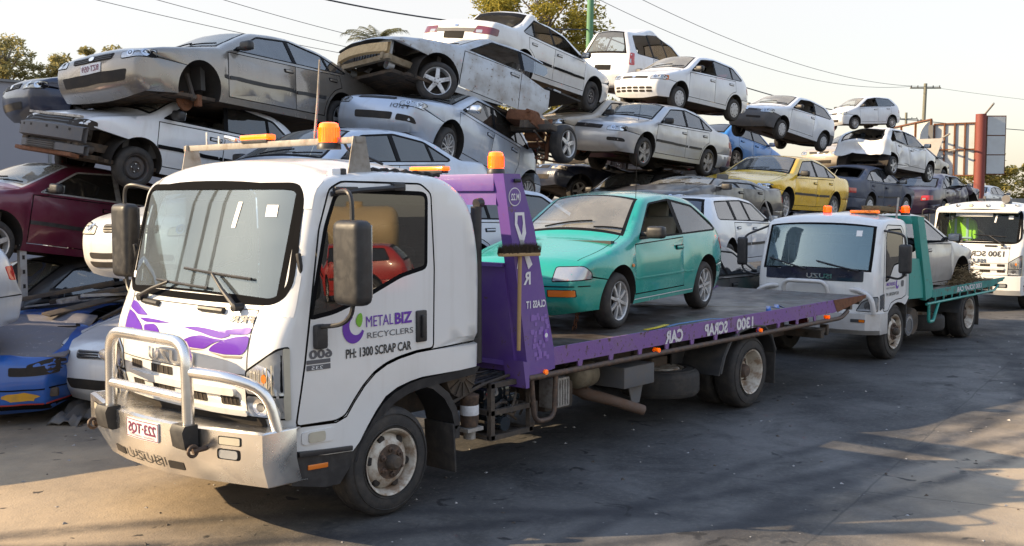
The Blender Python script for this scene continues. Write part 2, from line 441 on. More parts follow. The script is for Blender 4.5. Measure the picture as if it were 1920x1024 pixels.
def text_decal(bvh, s, O, u, v, d, width=None, height=.1, mirror=False, bold=0., shear=0., off=.006, maxd=6):
    """lettering on a surface; height is the capital height, O the lower left corner as seen (lower right of reading if mirrored)"""
    V, F, w = text_mesh(s, height / .70, bold, 1, shear)
    k = (width / w) if width else 1; w *= k
    P = [((w - x * k) if mirror else x * k, y) for x, y in V]
    O, u, v, d = Vector(O), Vector(u), Vector(v), Vector(d).normalized(); VV = []
    last = None; bad = set()
    for i, (a, b) in enumerate(P):
        o = O + u * a + v * b
        if bvh is None: VV.append(o); continue
        h, nr, _, ds = bvh.ray_cast(o, d, maxd)
        if h is None: bad.add(i); VV.append(o); continue
        VV.append(h - d * off)
    flip = (u.cross(v).dot(d) > 0) != mirror
    FF = [tuple(f[::-1]) if flip else f for f in F if not any(i in bad for i in f)]
    return VV, FF

def keyhole(outer, inner):
    """an outline with a hole, as one closed loop"""
    k = min(range(len(inner)), key=lambda i: math.hypot(inner[i][0] - outer[0][0], inner[i][1] - outer[0][1]))
    q = inner[k:] + inner[:k]; a = outer[0]; b = q[0]; e = 1e-4
    return outer + [(a[0] + e, a[1] - e)] + [(b[0] + e, b[1] - e)] + q[:0:-1] + [b]
# ------------------------------------------------------------------ car shapes (metres, nose at x=0, tail at +x)
# top: (x,z,corner_radius,tag of following segment)
# dlo: side glass outline key points; bp: list of (x_bottom,x_top,width) pillars; doors: seam xs
def sedan(**k):
    t=dict(L=4.88,W=1.84,H=1.45,fo=.95,wb=2.79,wr=.32,zb=.22,
     top=[(.16,.22,.03,'bumper'),(.02,.34,.08,'bumper'),(0,.56,.08,'bumper'),(.05,.70,.05,'nose'),(.26,.80,.10,'hood'),(1.28,.985,.12,'ws'),(2.02,1.38,.12,'roof'),(2.75,1.45,.4,'roof'),(3.42,1.36,.2,'rw'),(4.05,1.06,.12,'deck'),(4.72,1.05,.10,'tail'),(4.86,.80,.12,'tail'),(4.88,.56,.06,'rbumper'),(4.80,.26,.06,'rbumper'),(4.7,.24,.02,'end')],
     dlo=[(1.46,.965),(2.08,1.325),(2.75,1.385),(3.35,1.30),(3.82,1.06),(3.74,1.02)],pil=[(2.62,2.70,.085),(3.42,3.36,.05)],seams=[1.36,2.64,3.62],
     belt=(.95,1.02),sh=.72,tumble=.52,hwt=0)
    t.update(k);return t
def hatch5(**k):
    t=dict(L=3.75,W=1.63,H=1.42,fo=.72,wb=2.30,wr=.275,zb=.22,
     top=[(.12,.22,.03,'bumper'),(.02,.34,.06,'bumper'),(0,.52,.08,'bumper'),(.06,.66,.08,'nose'),(.22,.76,.15,'hood'),(.98,.95,.10,'ws'),(1.62,1.34,.12,'roof'),(2.2,1.41,.4,'roof'),(3.12,1.33,.2,'rw'),(3.60,.98,.12,'tail'),(3.68,.62,.06,'tail'),(3.74,.54,.05,'rbumper'),(3.70,.26,.06,'rbumper'),(3.6,.24,.02,'end')],
     dlo=[(1.12,.93),(1.66,1.285),(2.2,1.345),(2.98,1.28),(3.34,1.02),(3.26,.98)],pil=[(2.14,2.16,.07),(2.92,2.82,.045)],seams=[1.06,2.14,3.0],
     belt=(.92,.98),sh=.68,tumble=.42,hwt=0)
    t.update(k);return t
def hatch3(**k):
    t=hatch5(dlo=[(1.12,.93),(1.66,1.285),(2.2,1.345),(2.98,1.27),(3.34,1.04),(3.24,.98)],pil=[(2.34,2.38,.09)],seams=[1.06,2.36])
    t.update(k);return t
def swift(**k):
    t=hatch3(L=3.745,W=1.59,H=1.36,fo=.74,wb=2.265,wr=.28,
     top=[(.14,.20,.03,'bumper'),(.03,.30,.06,'bumper'),(0,.46,.08,'bumper'),(.05,.58,.06,'nose'),(.20,.70,.10,'hood'),(1.08,.90,.10,'ws'),(1.72,1.30,.12,'roof'),(2.3,1.355,.4,'roof'),(2.95,1.29,.2,'rw'),(3.60,.90,.12,'tail'),(3.66,.60,.06,'tail'),(3.74,.52,.05,'rbumper'),(3.70,.28,.06,'rbumper'),(3.6,.24,.02,'end')],
     dlo=[(1.22,.87),(1.76,1.25),(2.3,1.295),(2.90,1.22),(3.42,.945),(3.36,.91)],pil=[(2.36,2.30,.10)],seams=[1.10,2.36],belt=(.86,.91),sh=.62)
    t.update(k);return t
def mpv(**k):
    t=hatch5(L=3.72,W=1.67,H=1.52,fo=.70,wb=2.37,wr=.28,
     top=[(.12,.22,.03,'bumper'),(.02,.34,.06,'bumper'),(0,.54,.08,'bumper'),(.06,.72,.08,'nose'),(.24,.84,.15,'hood'),(.86,1.02,.10,'ws'),(1.58,1.44,.12,'roof'),(2.2,1.52,.4,'roof'),(3.12,1.44,.2,'rw'),(3.56,1.02,.12,'tail'),(3.66,.62,.06,'tail'),(3.72,.54,.05,'rbumper'),(3.68,.26,.06,'rbumper'),(3.58,.24,.02,'end')],
     dlo=[(1.0,1.0),(1.64,1.385),(2.2,1.455),(2.98,1.39),(3.32,1.08),(3.22,1.04)],pil=[(2.14,2.16,.07)],seams=[1.0,2.16,3.0],belt=(.98,1.04),sh=.72)
    t.update(k);return t
def wagon(**k):
    t=sedan(L=4.95,wb=2.94,fo=.93,top=[(.16,.22,.03,'bumper'),(.02,.34,.08,'bumper'),(0,.56,.08,'bumper'),(.05,.70,.05,'nose'),(.26,.80,.10,'hood'),(1.28,.985,.12,'ws'),(2.02,1.38,.12,'roof'),(2.75,1.47,.4,'roof'),(4.40,1.42,.2,'rw'),(4.78,1.02,.12,'tail'),(4.90,.64,.10,'tail'),(4.95,.56,.06,'rbumper'),(4.88,.26,.06,'rbumper'),(4.75,.24,.02,'end')],
     dlo=[(1.46,.965),(2.08,1.325),(2.75,1.40),(4.28,1.36),(4.44,1.06),(4.36,1.03)],pil=[(2.66,2.66,.085),(3.56,3.42,.12)],seams=[1.36,2.64,3.62],belt=(.95,1.03))
    t.update(k);return t
def van(**k):
    t=wagon(L=4.6,H=1.75,W=1.72,fo=.85,wb=2.7,
     top=[(.16,.24,.03,'bumper'),(.02,.36,.08,'bumper'),(0,.60,.10,'bumper'),(.06,.78,.08,'nose'),(.30,.90,.2,'hood'),(1.0,1.06,.12,'ws'),(1.7,1.66,.12,'roof'),(2.6,1.75,.4,'roof'),(4.25,1.70,.1,'rw'),(4.48,1.10,.12,'tail'),(4.56,.64,.10,'tail'),(4.6,.56,.06,'rbumper'),(4.55,.28,.06,'rbumper'),(4.4,.26,.02,'end')],
     dlo=[(1.2,1.06),(1.78,1.58),(2.6,1.66),(4.08,1.62),(4.2,1.14),(4.12,1.10)],pil=[(2.4,2.42,.09),(3.32,3.30,.09)],seams=[1.2,2.42,3.35],belt=(1.04,1.10),sh=.75)
    t.update(k);return t

def stretched(t, k, dfo=0.):
    t = dict(t); t['L'] *= k; t['fo'] = t['fo'] * k + dfo; t['wb'] *= k
    t['top'] = [(x * k, z, r, g) for x, z, r, g in t['top']]; t['dlo'] = [(x * k, z) for x, z in t['dlo']]; t['pil'] = [(a * k, b * k, w) for a, b, w in t['pil']]; t['seams'] = [x * k for x in t['seams']]
    return t
def boxy(**k):
    t = sedan(**k); t['top'] = [(.12, .16, .02, 'bumper'), (.01, .24, .03, 'bumper'), (0, .46, .04, 'bumper'), (.03, .63, .03, 'nose'), (.12, .70, .03, 'hood')] + t['top'][5:]; t['r'] = .035; t['cf'] = .05
    return t
def car_hw(t):
    W2 = t['W'] / 2; L = t['L']; b0, b1 = t['belt']
    def f(x, z):
        x = np.asarray(x, float); z = np.asarray(z, float)
        zb = b0 + (b1 - b0) * np.clip((x - 1) / (L - 2), 0, 1)
        lo = .05 * (np.maximum(0, t['sh'] - z) / (t['sh'] - t['zb'])) ** 2
        mid = .055 * np.clip((z - t['sh']) / (zb - t['sh']), 0, 1) ** 1.6
        y = W2 - lo - mid - t['tumble'] * np.maximum(0, z - zb)
        y -= .19 * (np.maximum(0, .75 - x) / .75) ** 2.2 + .12 * (np.maximum(0, x - L + .6) / .6) ** 2
        return y
    return f
WHEELS = {}
def wheel_meshes(style):
    """tyre and rim of radius .30, outer face towards -y at y=0"""
    if style in WHEELS: return WHEELS[style]
    rr = {'steel': .19, 'cap': .19}.get(style, .205)
    t = MB(); t.lathe([(rr, .02), (rr + .012, .0), (rr + .04, -.006), (.27, .004), (.289, .018), (.298, .04), (.30, .07), (.30, .12), (.298, .15), (.289, .175), (.27, .19), (rr, .18)], 40)
    for q in (.06, .095, .13): t.lathe([(.3005, q - .004), (.294, q), (.3005, q + .004)], 40)
    to = t.obj("tyre", "rubber", sharp=50)
    m = MB()
    m.lathe([(rr + .004, .0), (rr + .006, .004), (rr - .008, .012), (rr - .016, .05), (rr - .03, .09), (rr - .03, .15)], 40, m=0)
    m.lathe([(0.001, .085), (rr - .03, .085)], 32, m=1)
    m.lathe([(rr * .62, .07), (rr * .66, .078)], 24, m=1)
    if style in ('alloy5', 'alloy6', 'alloy12', 'alloy5s', 'alloy8'):
        k, w0, w1 = {'alloy5': (5, .034, .022), 'alloy5s': (5, .042, .034), 'alloy6': (6, .03, .02), 'alloy12': (12, .011, .008), 'alloy8': (8, .018, .013)}[style]
        for i in range(k):
            a = 2 * math.pi * i / k + .3; ca, sa = math.cos(a), math.sin(a); P = []
            for (q, w, y) in ((.03, w0, .016), (rr * .6, (w0 + w1) / 2, .012), (rr - .008, w1 * 1.25, .018)):
                for s_ in (-1, 1):
                    for yy in (y, y + .028): P.append((q * ca - s_ * w * sa, yy, q * sa + s_ * w * ca))
            F = []
            for b in (0, 4): F += [(b, b + 2, b + 6, b + 4), (b + 1, b + 5, b + 7, b + 3), (b, b + 4, b + 5, b + 1), (b + 2, b + 3, b + 7, b + 6)]
            m.add(P, F, 0)
        m.lathe([(.001, .008), (.028, .008), (.032, .014), (.055, .02), (.055, .05)], 20, m=0)
        for i in range(5): m.lathe([(.001, .012), (.008, .012), (.008, .03)], 8, (.042 * math.cos(i * 1.257), 0, .042 * math.sin(i * 1.257)), m=1)
    elif style == 'steel':
        m.lathe([(rr - .03, .05), (rr * .72, .028), (rr * .5, .03), (rr * .42, .05), (.04, .05), (.034, .03), (.001, .028)], 40, m=0)
        for i in range(12): m.lathe([(.001, .031), (.011, .031), (.011, .035)], 8, (rr * .66 * math.cos(i * .5236), 0, rr * .66 * math.sin(i * .5236)), m=1)
        for i in range(4): m.lathe([(.001, .03), (.011, .032), (.011, .05)], 8, (.055 * math.cos(i * 1.571 + .4), 0, .055 * math.sin(i * 1.571 + .4)), m=2)
    else:
        m.lathe([(rr + .002, .002), (rr - .01, -.002), (rr * .6, -.008), (rr * .3, -.012), (.001, -.013)], 40, m=0)
        for i in range(9):
            a = i * .698; c_, s_ = math.cos(a), math.sin(a)
            m.lathe([(.001, -.001), (.017, .002)], 10, (rr * .80 * c_, -.0085, rr * .80 * s_), m=1)
        m.lathe([(.03, -.014), (.034, -.010)], 20, m=1)
    ro = m.obj("rim", [{'steel': 'steel_rim', 'cap': 'hubcap', 'alloy5s': 'dull_alloy'}.get(style, 'alloy'), 'dark', 'chrome'], sharp=40)
    for o in (to, ro): COL.objects.unlink(o)
    WHEELS[style] = (to.data, ro.data); bpy.data.objects.remove(to); bpy.data.objects.remove(ro)
    return WHEELS[style]
def put_wheel(root, x, y, z, rad, style, side, steer=0, tilt=0, spin=0, name='wheel'):
    e = empty(name, root, (x, y, z), (tilt, spin if side < 0 else -spin, (0 if side < 0 else math.pi) + steer)); e.scale = (rad / .3,) * 3
    for nm, me in zip(('tyre', 'rim'), wheel_meshes(style)): link(bpy.data.objects.new(nm, me), e)
    return e
def car(name, label, cat, t, loc, rot, body, group='wrecked cars piled in the yard', side='glass_side', ws='glass_ws', rw='glass_side', glass_off=(), off=(), wheels='alloy5', droop=.04, steer=0, hl='lens_clear',
        hlp=None, grille='dark', grp=None, tail='lens_red', tlp=None, bump=None, plate=None, dent=.008, warp=None, mould='black_plastic', mirror='black_plastic', lower=True, fogs=False, sills=True,
        seat='seat_cloth', wiper=True, handle=None, extra=None, seed=0, g=.11, far_off=(), aerial=False, badge=True, interior=True, cut=None, indicator=None, wtrim='trim', refl=True, front=('dark', 'chassis', 'dull_alloy')):
    off = set(off)
    root = thing(name, label, cat, loc, [R(a) for a in rot], group)
    hw = car_hw(t); fo, wb, wr, zb, L, W2 = t['fo'], t['wb'], t['wr'], t['zb'], t['L'], t['W'] / 2
    Ra = wr + .07; cz = wr + .015
    def arc(cx):
        a0 = math.asin((zb - cz) / Ra); return [(cx + Ra * math.cos(a), cz + Ra * math.sin(a)) for a in np.linspace(a0, math.pi - a0, 22)]
    bottom = [(fo + wb + Ra + .05, zb)] + arc(fo + wb) + arc(fo) + [(fo - Ra - .03, zb)]
    top = t['top']; zn = [c[1] for c in top if c[3] == 'nose'][0]
    dlo = rounded(t['dlo'], .05); din = offset_poly(dlo, .02)
    glz = []; rest = din
    for i, (xb, xt, w) in enumerate(t['pil']):
        a, b = (xb - w / 2, zb), (xt - w / 2, 2.0); glz.append(halfclip(rest, a, b, 1))
        a, b = (xb + w / 2, zb), (xt + w / 2, 2.0); rest = halfclip(rest, a, b, -1)
    glz.append(rest)
    b0, b1 = t['belt']; bz = lambda x: b0 - .035 + (b1 - b0) * (x - 1) / (L - 2)
    sx = t['seams']; zs = zb + .10
    regs = []
    q = sx[0]
    d0 = [(sx[0], zs), (sx[1], zs), (sx[1], bz(sx[1])), (sx[0] + .02, bz(sx[0]))]
    regs.append(('front_door', d0, .012, True))
    if len(sx) > 2:
        cx = fo + wb; R2 = Ra + .05; pts = [(sx[1], zs)]
        xi = cx - math.sqrt(max(0, R2 ** 2 - (zs - cz) ** 2)); pts.append((min(xi, sx[2] - .05), zs))
        for a in np.linspace(math.pi - math.asin((zs - cz) / R2), math.pi * .5, 9):
            x_, z_ = cx + R2 * math.cos(a), cz + R2 * math.sin(a)
            if x_ < sx[2] and x_ > pts[-1][0]: pts.append((x_, z_))
        pts += [(sx[2], max(pts[-1][1] + .02, cz + Ra * .8)), (sx[2], bz(sx[2]))]
        pts.append((sx[1], bz(sx[1]))); regs.append(('rear_door', pts, .012, True))
    regs.append(('window_trim', dlo, 0, True))
    for i, gp in enumerate(glz): regs.append(('hole' if i in glass_off else 'side_window', gp, 0, True))
    regs.append(('front_bumper', [(-.3, -.2), (-.3, zn), (.08, zn - .012), (fo, zn - .11), (fo, -.2)], .010, False))
    zr = [c[1] for c in top if c[3] == 'rbumper'][0]
    regs.append(('rear_bumper', [(L + .3, -.2), (L + .3, zr + .01), (L - .05, zr), (fo + wb, zr - .02), (fo + wb, -.2)], .010, False))
    strips = {'ws': ('windscreen', .90, .06, 'window_trim'), 'rw': ('rear_window', .86, .08, 'window_trim'), 'hood': ('bonnet', .90, .014, None), 'deck': ('boot_lid', .88, .014, None),
              'bumper': ('front_bumper', 1.01, 0, None), 'rbumper': ('rear_bumper', 1.01, 0, None)}
    cf = t.get('cf', .07)
    A = shell(top, bottom, hw, t.get('r', .062), dict(bumper=cf, nose=cf, hood=.035, ws=.075, roof=.04, rw=.05, deck=.025, tail=.06, rbumper=.07), regs, strips, g)
    bv = bvh_of(A, ('side_window', 'windscreen', 'rear_window'))
    rs = seed * 7.3 + 1.7
    def W_(v):
        v = Vector(v)
        if dent:
            v = v + noise.noise_vector(Vector((v.x * 1.3 + rs, v.y * 1.3, v.z * 1.6))) * dent * 1.6 + noise.noise_vector(Vector((v.x * 4 + rs, v.y * 4, v.z * 4))) * dent * .7
        return warp(v) if warp else v
    body = M(body) if isinstance(body, str) else body
    mt = dict(body=body, front_door=body, rear_door=body, bonnet=body, boot_lid=body, front_bumper=M(bump) if bump else body, rear_bumper=M(bump) if bump else body, window_trim=M(wtrim),
              side_window=M(side), windscreen=M(ws), rear_window=M(rw))
    parts = {}
    for (nm, sd), (V, F, _) in A.d.items():
        if nm in off or nm == 'hole': continue
        if nm in ('front_door', 'rear_door', 'side_window') and sd > 0 and (nm + '_far') in off: continue
        if cut:
            F = [f for f in F if max(V[i][0] for i in f) < cut]
            if not F: continue
        if nm == 'side_window':  # each pane its own mesh
            for gp in glz:
                ids = [f for f in F if inpoly([(sum(V[i][0] for i in f) / len(f), sum(V[i][2] for i in f) / len(f))], gp)[0]]
                if not ids: continue
                us = sorted({i for f in ids for i in f}); mp = {i: k for k, i in enumerate(us)}
                mkobj('side_window', [W_((V[i][0], V[i][1] - sd * .008, V[i][2])) for i in us], [tuple(mp[i] for i in f) for f in ids], mt[nm], root)
            continue
        if nm in ('windscreen', 'rear_window') and mt[nm] is None: continue
        parts[(nm, sd)] = mkobj(nm, [W_(v) for v in V], F, mt[nm], root)
    far = 5.
    def dec(nm, loops, O, u, v, d, mat, par=root, off_=.006, depth=.012, grid=.06):
        V, F = decal(bv, loops, O, u, v, d, off_, grid, depth)
        if not F: return None
        if cut and max(p.x for p in V) > cut: return None
        return mkobj(nm, [W_(p) for p in V], F, mat, par)
    # lamps
    ph = R(28)
    zt = [c[1] for c in top if c[3] == 'hood'][0]
    hp = hlp or [(.47, zn - .075), (.93, zn - .06), (.95, zn + .045), (.80, zn + .06), (.48, zn + .015)]
    if 'headlight' not in off:
        for s_ in (-1, 1):
            d = Vector((math.cos(ph), -s_ * math.sin(ph), 0)); u = Vector((math.sin(ph), s_ * math.cos(ph), 0))
            lp = rounded([(a * W2, z) for a, z in hp], .03)
            O = -d * 3
            dec('headlight_surround', [lp], O, u, (0, 0, 1), d, 'trim', off_=.003, depth=0)
            hlo = dec('headlight', [offset_poly(lp, .010)], O, u, (0, 0, 1), d, hl, off_=.007)
            ca = sum(p[0] for p in lp) / len(lp); cz_ = sum(p[1] for p in lp) / len(lp)
            if hlo and refl:
                for k in (-.45, .4):
                    w = (max(p[0] for p in lp) - min(p[0] for p in lp)) * .5; hgt = min(.05, (max(p[1] for p in lp) - min(p[1] for p in lp)) * .36)
                    for rr, mm, of in ((hgt, 'chrome', .0095), (hgt * .6, 'lens_dark', .0105), (hgt * .3, 'chrome', .0115)):
                        dec('reflector', [ell(ca + k * w, cz_, rr, n=14)], O, u, (0, 0, 1), d, mm, hlo, of, 0, .2)
            if indicator:
                dec('indicator', [rounded([(a * W2, z) for a, z in indicator], .01)], O, u, (0, 0, 1), d, 'lens_amber', off_=.010)
    elif 'lamp_recess' not in off:
        for s_ in (-1, 1):
            d = Vector((math.cos(ph), -s_ * math.sin(ph), 0)); u = Vector((math.sin(ph), s_ * math.cos(ph), 0))
            dec('lamp_recess', [rounded([(a * W2, z) for a, z in hp], .03)], -d * 3, u, (0, 0, 1), d, 'dark', off_=.005, depth=0)
    X = (1, 0, 0); Yv = (0, 1, 0); Zv = (0, 0, 1)
    gp = grp if grp is not None else [(-.40, zn - .05), (.40, zn - .05), (.43, zn + .035), (-.43, zn + .035)]
    if gp:
        lp = rounded([(a * W2, z) for a, z in gp], .03)
        go = dec('grille', [lp], (-3, 0, 0), Yv, Zv, X, grille, off_=.005, depth=.0)
        if go:
            y0, y1 = min(p[0] for p in lp), max(p[0] for p in lp); z0, z1 = min(p[1] for p in lp), max(p[1] for p in lp)
            for k in range(3):
                z = z0 + (z1 - z0) * (k + .7) / 3.4; dec('slat', [rect(y0 * .93, z - .006, y1 * .93, z + .006)], (-3, 0, 0), Yv, Zv, X, 'black_plastic', go, .012, .006, .1)
            if badge: dec('emblem', [ell(0, (z0 + z1) / 2, .05, .028)], (-3, 0, 0), Yv, Zv, X, 'chrome', go, .020, .01, .1)
    if lower and 'front_bumper' not in off:
        zz = lower if isinstance(lower, list) else [[(-.52, .33), (.52, .33), (.56, .44), (-.56, .44)]]
        for i, lp in enumerate(zz):
            if bump and i == 0 and not isinstance(lower, list): pass
            dec('air_intake', [rounded([(a * W2, z) for a, z in lp], .03)], (-3, 0, 0), Yv, Zv, X, 'dark', parts.get(('front_bumper', 0), root), .005, 0)
    if fogs and 'front_bumper' not in off:
        for s_ in (-1, 1): dec('fog_lamp', [ell(s_ * .70 * W2, .40, .05)], (-3, 0, 0), Yv, Zv, X, 'lens_dark', parts.get(('front_bumper', 0), root), .006, 0)
    tp = tlp or [(.52, zr + .14), (.93, zr + .16), (.94, zr + .30), (.56, zr + .30)]
    if 'tail_light' not in off and not cut:
        for s_ in (-1, 1):
            d = Vector((-math.cos(ph), -s_ * math.sin(ph), 0)); u = Vector((-math.sin(ph), s_ * math.cos(ph), 0))
            O = Vector((L * .0, 0, 0)) - d * 9
            ca, sa = math.cos(ph), math.sin(ph)
            lp = rounded([(a * W2 - L * sa, z) for a, z in tp], .025)
            tl = dec('tail_light', [lp], O, u, Zv, d, tail, off_=.008)
            if tl:
                z0, z1 = min(p[1] for p in lp), max(p[1] for p in lp); x0, x1 = min(p[0] for p in lp), max(p[0] for p in lp)
                dec('reversing_lamp', [rect(x0 + (x1 - x0) * .12, z0 + (z1 - z0) * .15, x0 + (x1 - x0) * .38, z0 + (z1 - z0) * .5, .01)], O, u, Zv, d, 'lens_clear', tl, .010, 0)
        dec('plate_recess', [rect(-.24, zr + .10, .24, zr + .24, .02)], (L + 3, 0, 0), (0, 1, 0), Zv, (-1, 0, 0), 'trim', off_=.004, depth=0)
    if plate and 'front_bumper' not in off:
        pz, txt = plate
        po = dec('licence_plate', [rect(-.185, pz, .185, pz + .12, .012)], (-3, 0, 0), Yv, Zv, X, 'plate_white', parts.get(('front_bumper', 0), root), .012, .01)
        V, F = text_decal(bv, txt, (-3, -.16, pz + .03), Yv, Zv, X, width=.32, height=.07, mirror=False, bold=.012, off=.016)
        if po and F: mkobj('plate_lettering', [W_(p) for p in V], F, 'plate_maroon', po, flat=True)
    # side mouldings, handles, mirrors, wheels, liners
    for s_ in (-1, 1):
        O = (0, s_ * 3, 0); d = (0, -s_, 0)
        if mould:
            zc = (zb + b0) * .5 + .0
            for a, b in zip([fo + Ra + .04] + sx[:2], sx[:2] + [min(sx[-1], fo + wb - Ra - .03)]):
                if b - a > .12: dec('moulding', [rect(a + .02, zc - .03, b - .02, zc + .02, .01)], O, X, Zv, d, mould, off_=.012, depth=.012, grid=.2)
        for nm, xr in (('front_door', sx[1] - .16), ('rear_door', (sx[2] - .20) if len(sx) > 2 else None)):
            po = parts.get((nm, s_))
            if xr and po:
                y = A.side(xr, bz(xr) - .10); m = MB(); m.box((0, 0, 0), (.17, .03, .035), bev=.012)
                m.box((0, .006 * s_ * -1, 0), (.20, .012, .055), bev=.005, m=1)
                h = m.obj('handle', [handle or (body if handle is None else handle), 'trim'], po); h.location = W_((xr, s_ * (y + .008), bz(xr) - .10))
        if 'mirror' not in off and not (s_ > 0 and 'mirror_far' in off):
            x0, z0 = t['dlo'][0]; y = A.side(x0 + .12, z0 + .0); m = MB()
            m.box((0, 0, 0), (.11, .20, .13), bev=.045, seg=3); m.box((-.0, -s_ * .12, -.02), (.06, .10, .05), bev=.015)
            mo = m.obj('wing_mirror', mirror, root); mo.location = W_((x0 + .14, s_ * (y + .135), z0 + .075))
            m2 = MB(); m2.box((.058, 0, 0), (.004, .165, .10), bev=.001); m2.obj('mirror_glass', 'lens_clear', mo)
        for nm, cx in (('f', fo), ('r', fo + wb)):
            if cut and cx > cut: continue
            lm = MB(); ar = [p for p in arc(cx)]; V = []; F = []
            for (x, z) in ar:
                y = A.side(x, z) * s_
                V += [W_((x, y, z)), Vector((x, s_ * (W2 - .36), z))]
            for i in range(len(ar) - 1): F.append((2 * i, 2 * i + 1, 2 * i + 3, 2 * i + 2))
            k = len(V); V.append(Vector((cx, s_ * (W2 - .36), zb))); F += [(k, 2 * i + 1, 2 * i + 3) for i in range(len(ar) - 1)]
            mkobj('arch_liner', V, F, 'dark', root)
            key = 'wheel_' + nm
            if key in off or (s_ > 0 and key + '_far' in off):
                hb = MB(); hb.lathe([(.001, .0), (.05, 0), (.055, .02), (.13, .022), (.135, .05), (.001, .05)], 24, (0, -.10 * -s_ * -1, 0), sgn=1)
                hb.tube([(0, -.02, 0), (.02, s_ * -.06, .2), (.03, s_ * -.12, .36)], .035, 8, m=1); hb.box((.10, 0, .0), (.09, .08, .16), bev=.02)
                ho = hb.obj('brake_hub', ['rust', 'chassis'], root); ho.location = (cx - .02, s_ * (W2 - .16), wr - .11); continue
            put_wheel(root, cx, s_ * (W2 - .03), wr - (droop if nm == 'f' else droop * .6), wr, wheels, s_, steer if nm == 'f' else 0, spin=seed * 1.3 + (1 if nm == 'f' else 2.2))
    # underside
    m = MB(); e1 = min(L - .35, cut - .05 if cut else 99)
    m.box(((.45 + e1) / 2, 0, zb + .035), (e1 - .45, (W2 - .13) * 2, .05), bev=.01)
    m.box((fo + .05, 0, zb + .2), (.75, .75, .42), bev=.04); m.box((fo, 0, wr - .02), (.10, t['W'] - .4, .08), bev=.02)
    m.tube([(fo + .5, .2, zb - .01), (2.2, .24, zb - .02), (min(L - .9, e1 - .1), .26, zb - .01)], .03, 8); m.box((min(L - .8, e1 - .2), .26, zb), (.42, .22, .12), bev=.04)
    if not (cut and fo + wb > cut): m.box((fo + wb, 0, wr - .04), (.09, t['W'] - .4, .09), bev=.02)
    m.box((.5, 0, zb + .05), (.5, t['W'] - .55, .06), bev=.01)
    m.obj('underbody', 'underbody', root)
    if interior:
        cow = [c for c in top if c[3] == 'ws'][0]
        m = MB(); m.prism([(cow[0] + .06, .35), (cow[0] + .50, .55), (cow[0] + .52, cow[1] - .06), (cow[0] + .12, cow[1] - .01)], 'y', -(W2 - .14), W2 - .14)
        m.box((cow[0] - .25, 0, .62), (.08, W2 * 1.6, .5)); 
        m.tube([(cow[0] + .66 + .12 * math.sin(a) * .4, .34 + .17 * math.cos(a), .86 + .17 * math.sin(a)) for a in np.linspace(0, 6.283, 17)], .014, 6, caps=False)
        m.obj('dashboard', 'interior', root)
        sh_ = cow[0] + 1.02
        for s_ in (-1, 1):
            m = MB(); m.box((sh_, s_ * .36, .47), (.52, .48, .16), bev=.05); m.box((sh_ + .34, s_ * .36, .78), (.15, .47, .62), (0, .22, 0), bev=.06, seg=3); m.box((sh_ + .46, s_ * .36, 1.16), (.09, .24, .17), (0, .2, 0), bev=.035)
            m.obj('seat', seat, root)
        if not (cut and cut < sh_ + 1.3):
            m = MB(); m.box((sh_ + .98, 0, .47), (.5, W2 * 1.5, .17), bev=.05); m.box((sh_ + 1.28, 0, .76), (.15, W2 * 1.5, .55), (0, .3, 0), bev=.06)
            m.obj('rear_seat', seat, root)
        if any(c[3] == 'deck' for c in top):
            rb = [c for c in top if c[3] == 'deck'][0]; m = MB(); m.box((rb[0] - .25, 0, rb[1] - .10), (.8, W2 * 1.5, .03)); m.obj('parcel_shelf', 'interior', root)
    if wiper and 'windscreen' not in off:
        cow = [c for c in top if c[3] == 'ws'][0]; rf = [c for c in top if c[3] == 'roof'][0]
        bw = BVHTree.FromPolygons([Vector(v) for v in A.d[('windscreen', 0)][0]] + [Vector(v) for v in A.d[('window_trim', 0)][0]], list(A.d[('windscreen', 0)][1]) + [tuple(i + len(A.d[('windscreen', 0)][0]) for i in f) for f in A.d[('window_trim', 0)][1]]) if ('window_trim', 0) in A.d else None
        if bw:
            for y0, y1 in ((.30, -.22), (-.28, -.68)):
                P = []
                for k in range(5):
                    y = y0 + (y1 - y0) * k / 4; h = bw.ray_cast(Vector((cow[0] - .02 + .09 * k / 4 + .04, y, 3)), Vector((0, 0, -1)))
                    if h[0]: P.append(W_(h[0] + h[1] * (.02 if h[1].z > 0 else -.02)))
                if len(P) > 2: m = MB(); m.tube(P, .009, 6); m.obj('wiper', 'trim', root)
    if aerial:
        ax, ay, az = aerial; m = MB(); m.tube([(ax, ay, az), (ax + .02, ay, az + .45)], .004, 5); m.obj('aerial', 'trim', root)
    if 'bonnet' in off or 'front_bumper' in off:
        m = MB()
        m.box((.16, 0, zn - .10), (.05, W2 * 1.5, .26), bev=.01, m=0); m.box((.10, 0, zn - .28), (.08, W2 * 1.7, .09), bev=.02, m=1)
        for i in range(9): m.box((.13, -.32 + i * .08, zn - .1), (.012, .012, .24), m=2)
        for s_ in (-1, 1):
            m.box((.34, s_ * (W2 - .30), zn - .26), (.62, .09, .11), bev=.02, m=1); m.box((.18, s_ * (W2 - .34), zn - .08), (.06, .05, .30), bev=.01, m=1)
            m.lathe([(.07, 0), (.065, .12), (.001, .12)], 14, (.2, s_ * (W2 - .38), zn - .34), 'x', m=0)
        m.box((.62, .1, zn - .08), (.5, .6, .22), bev=.06, m=2); m.tube([(.2, -.3, zn - .02), (.5, -.2, zn + .02), (.7, .1, zn)], .03, 8)
        m.obj('front_structure', list(front), root)
    if extra: extra(root, A, bv, dec, W_, parts)
    return root
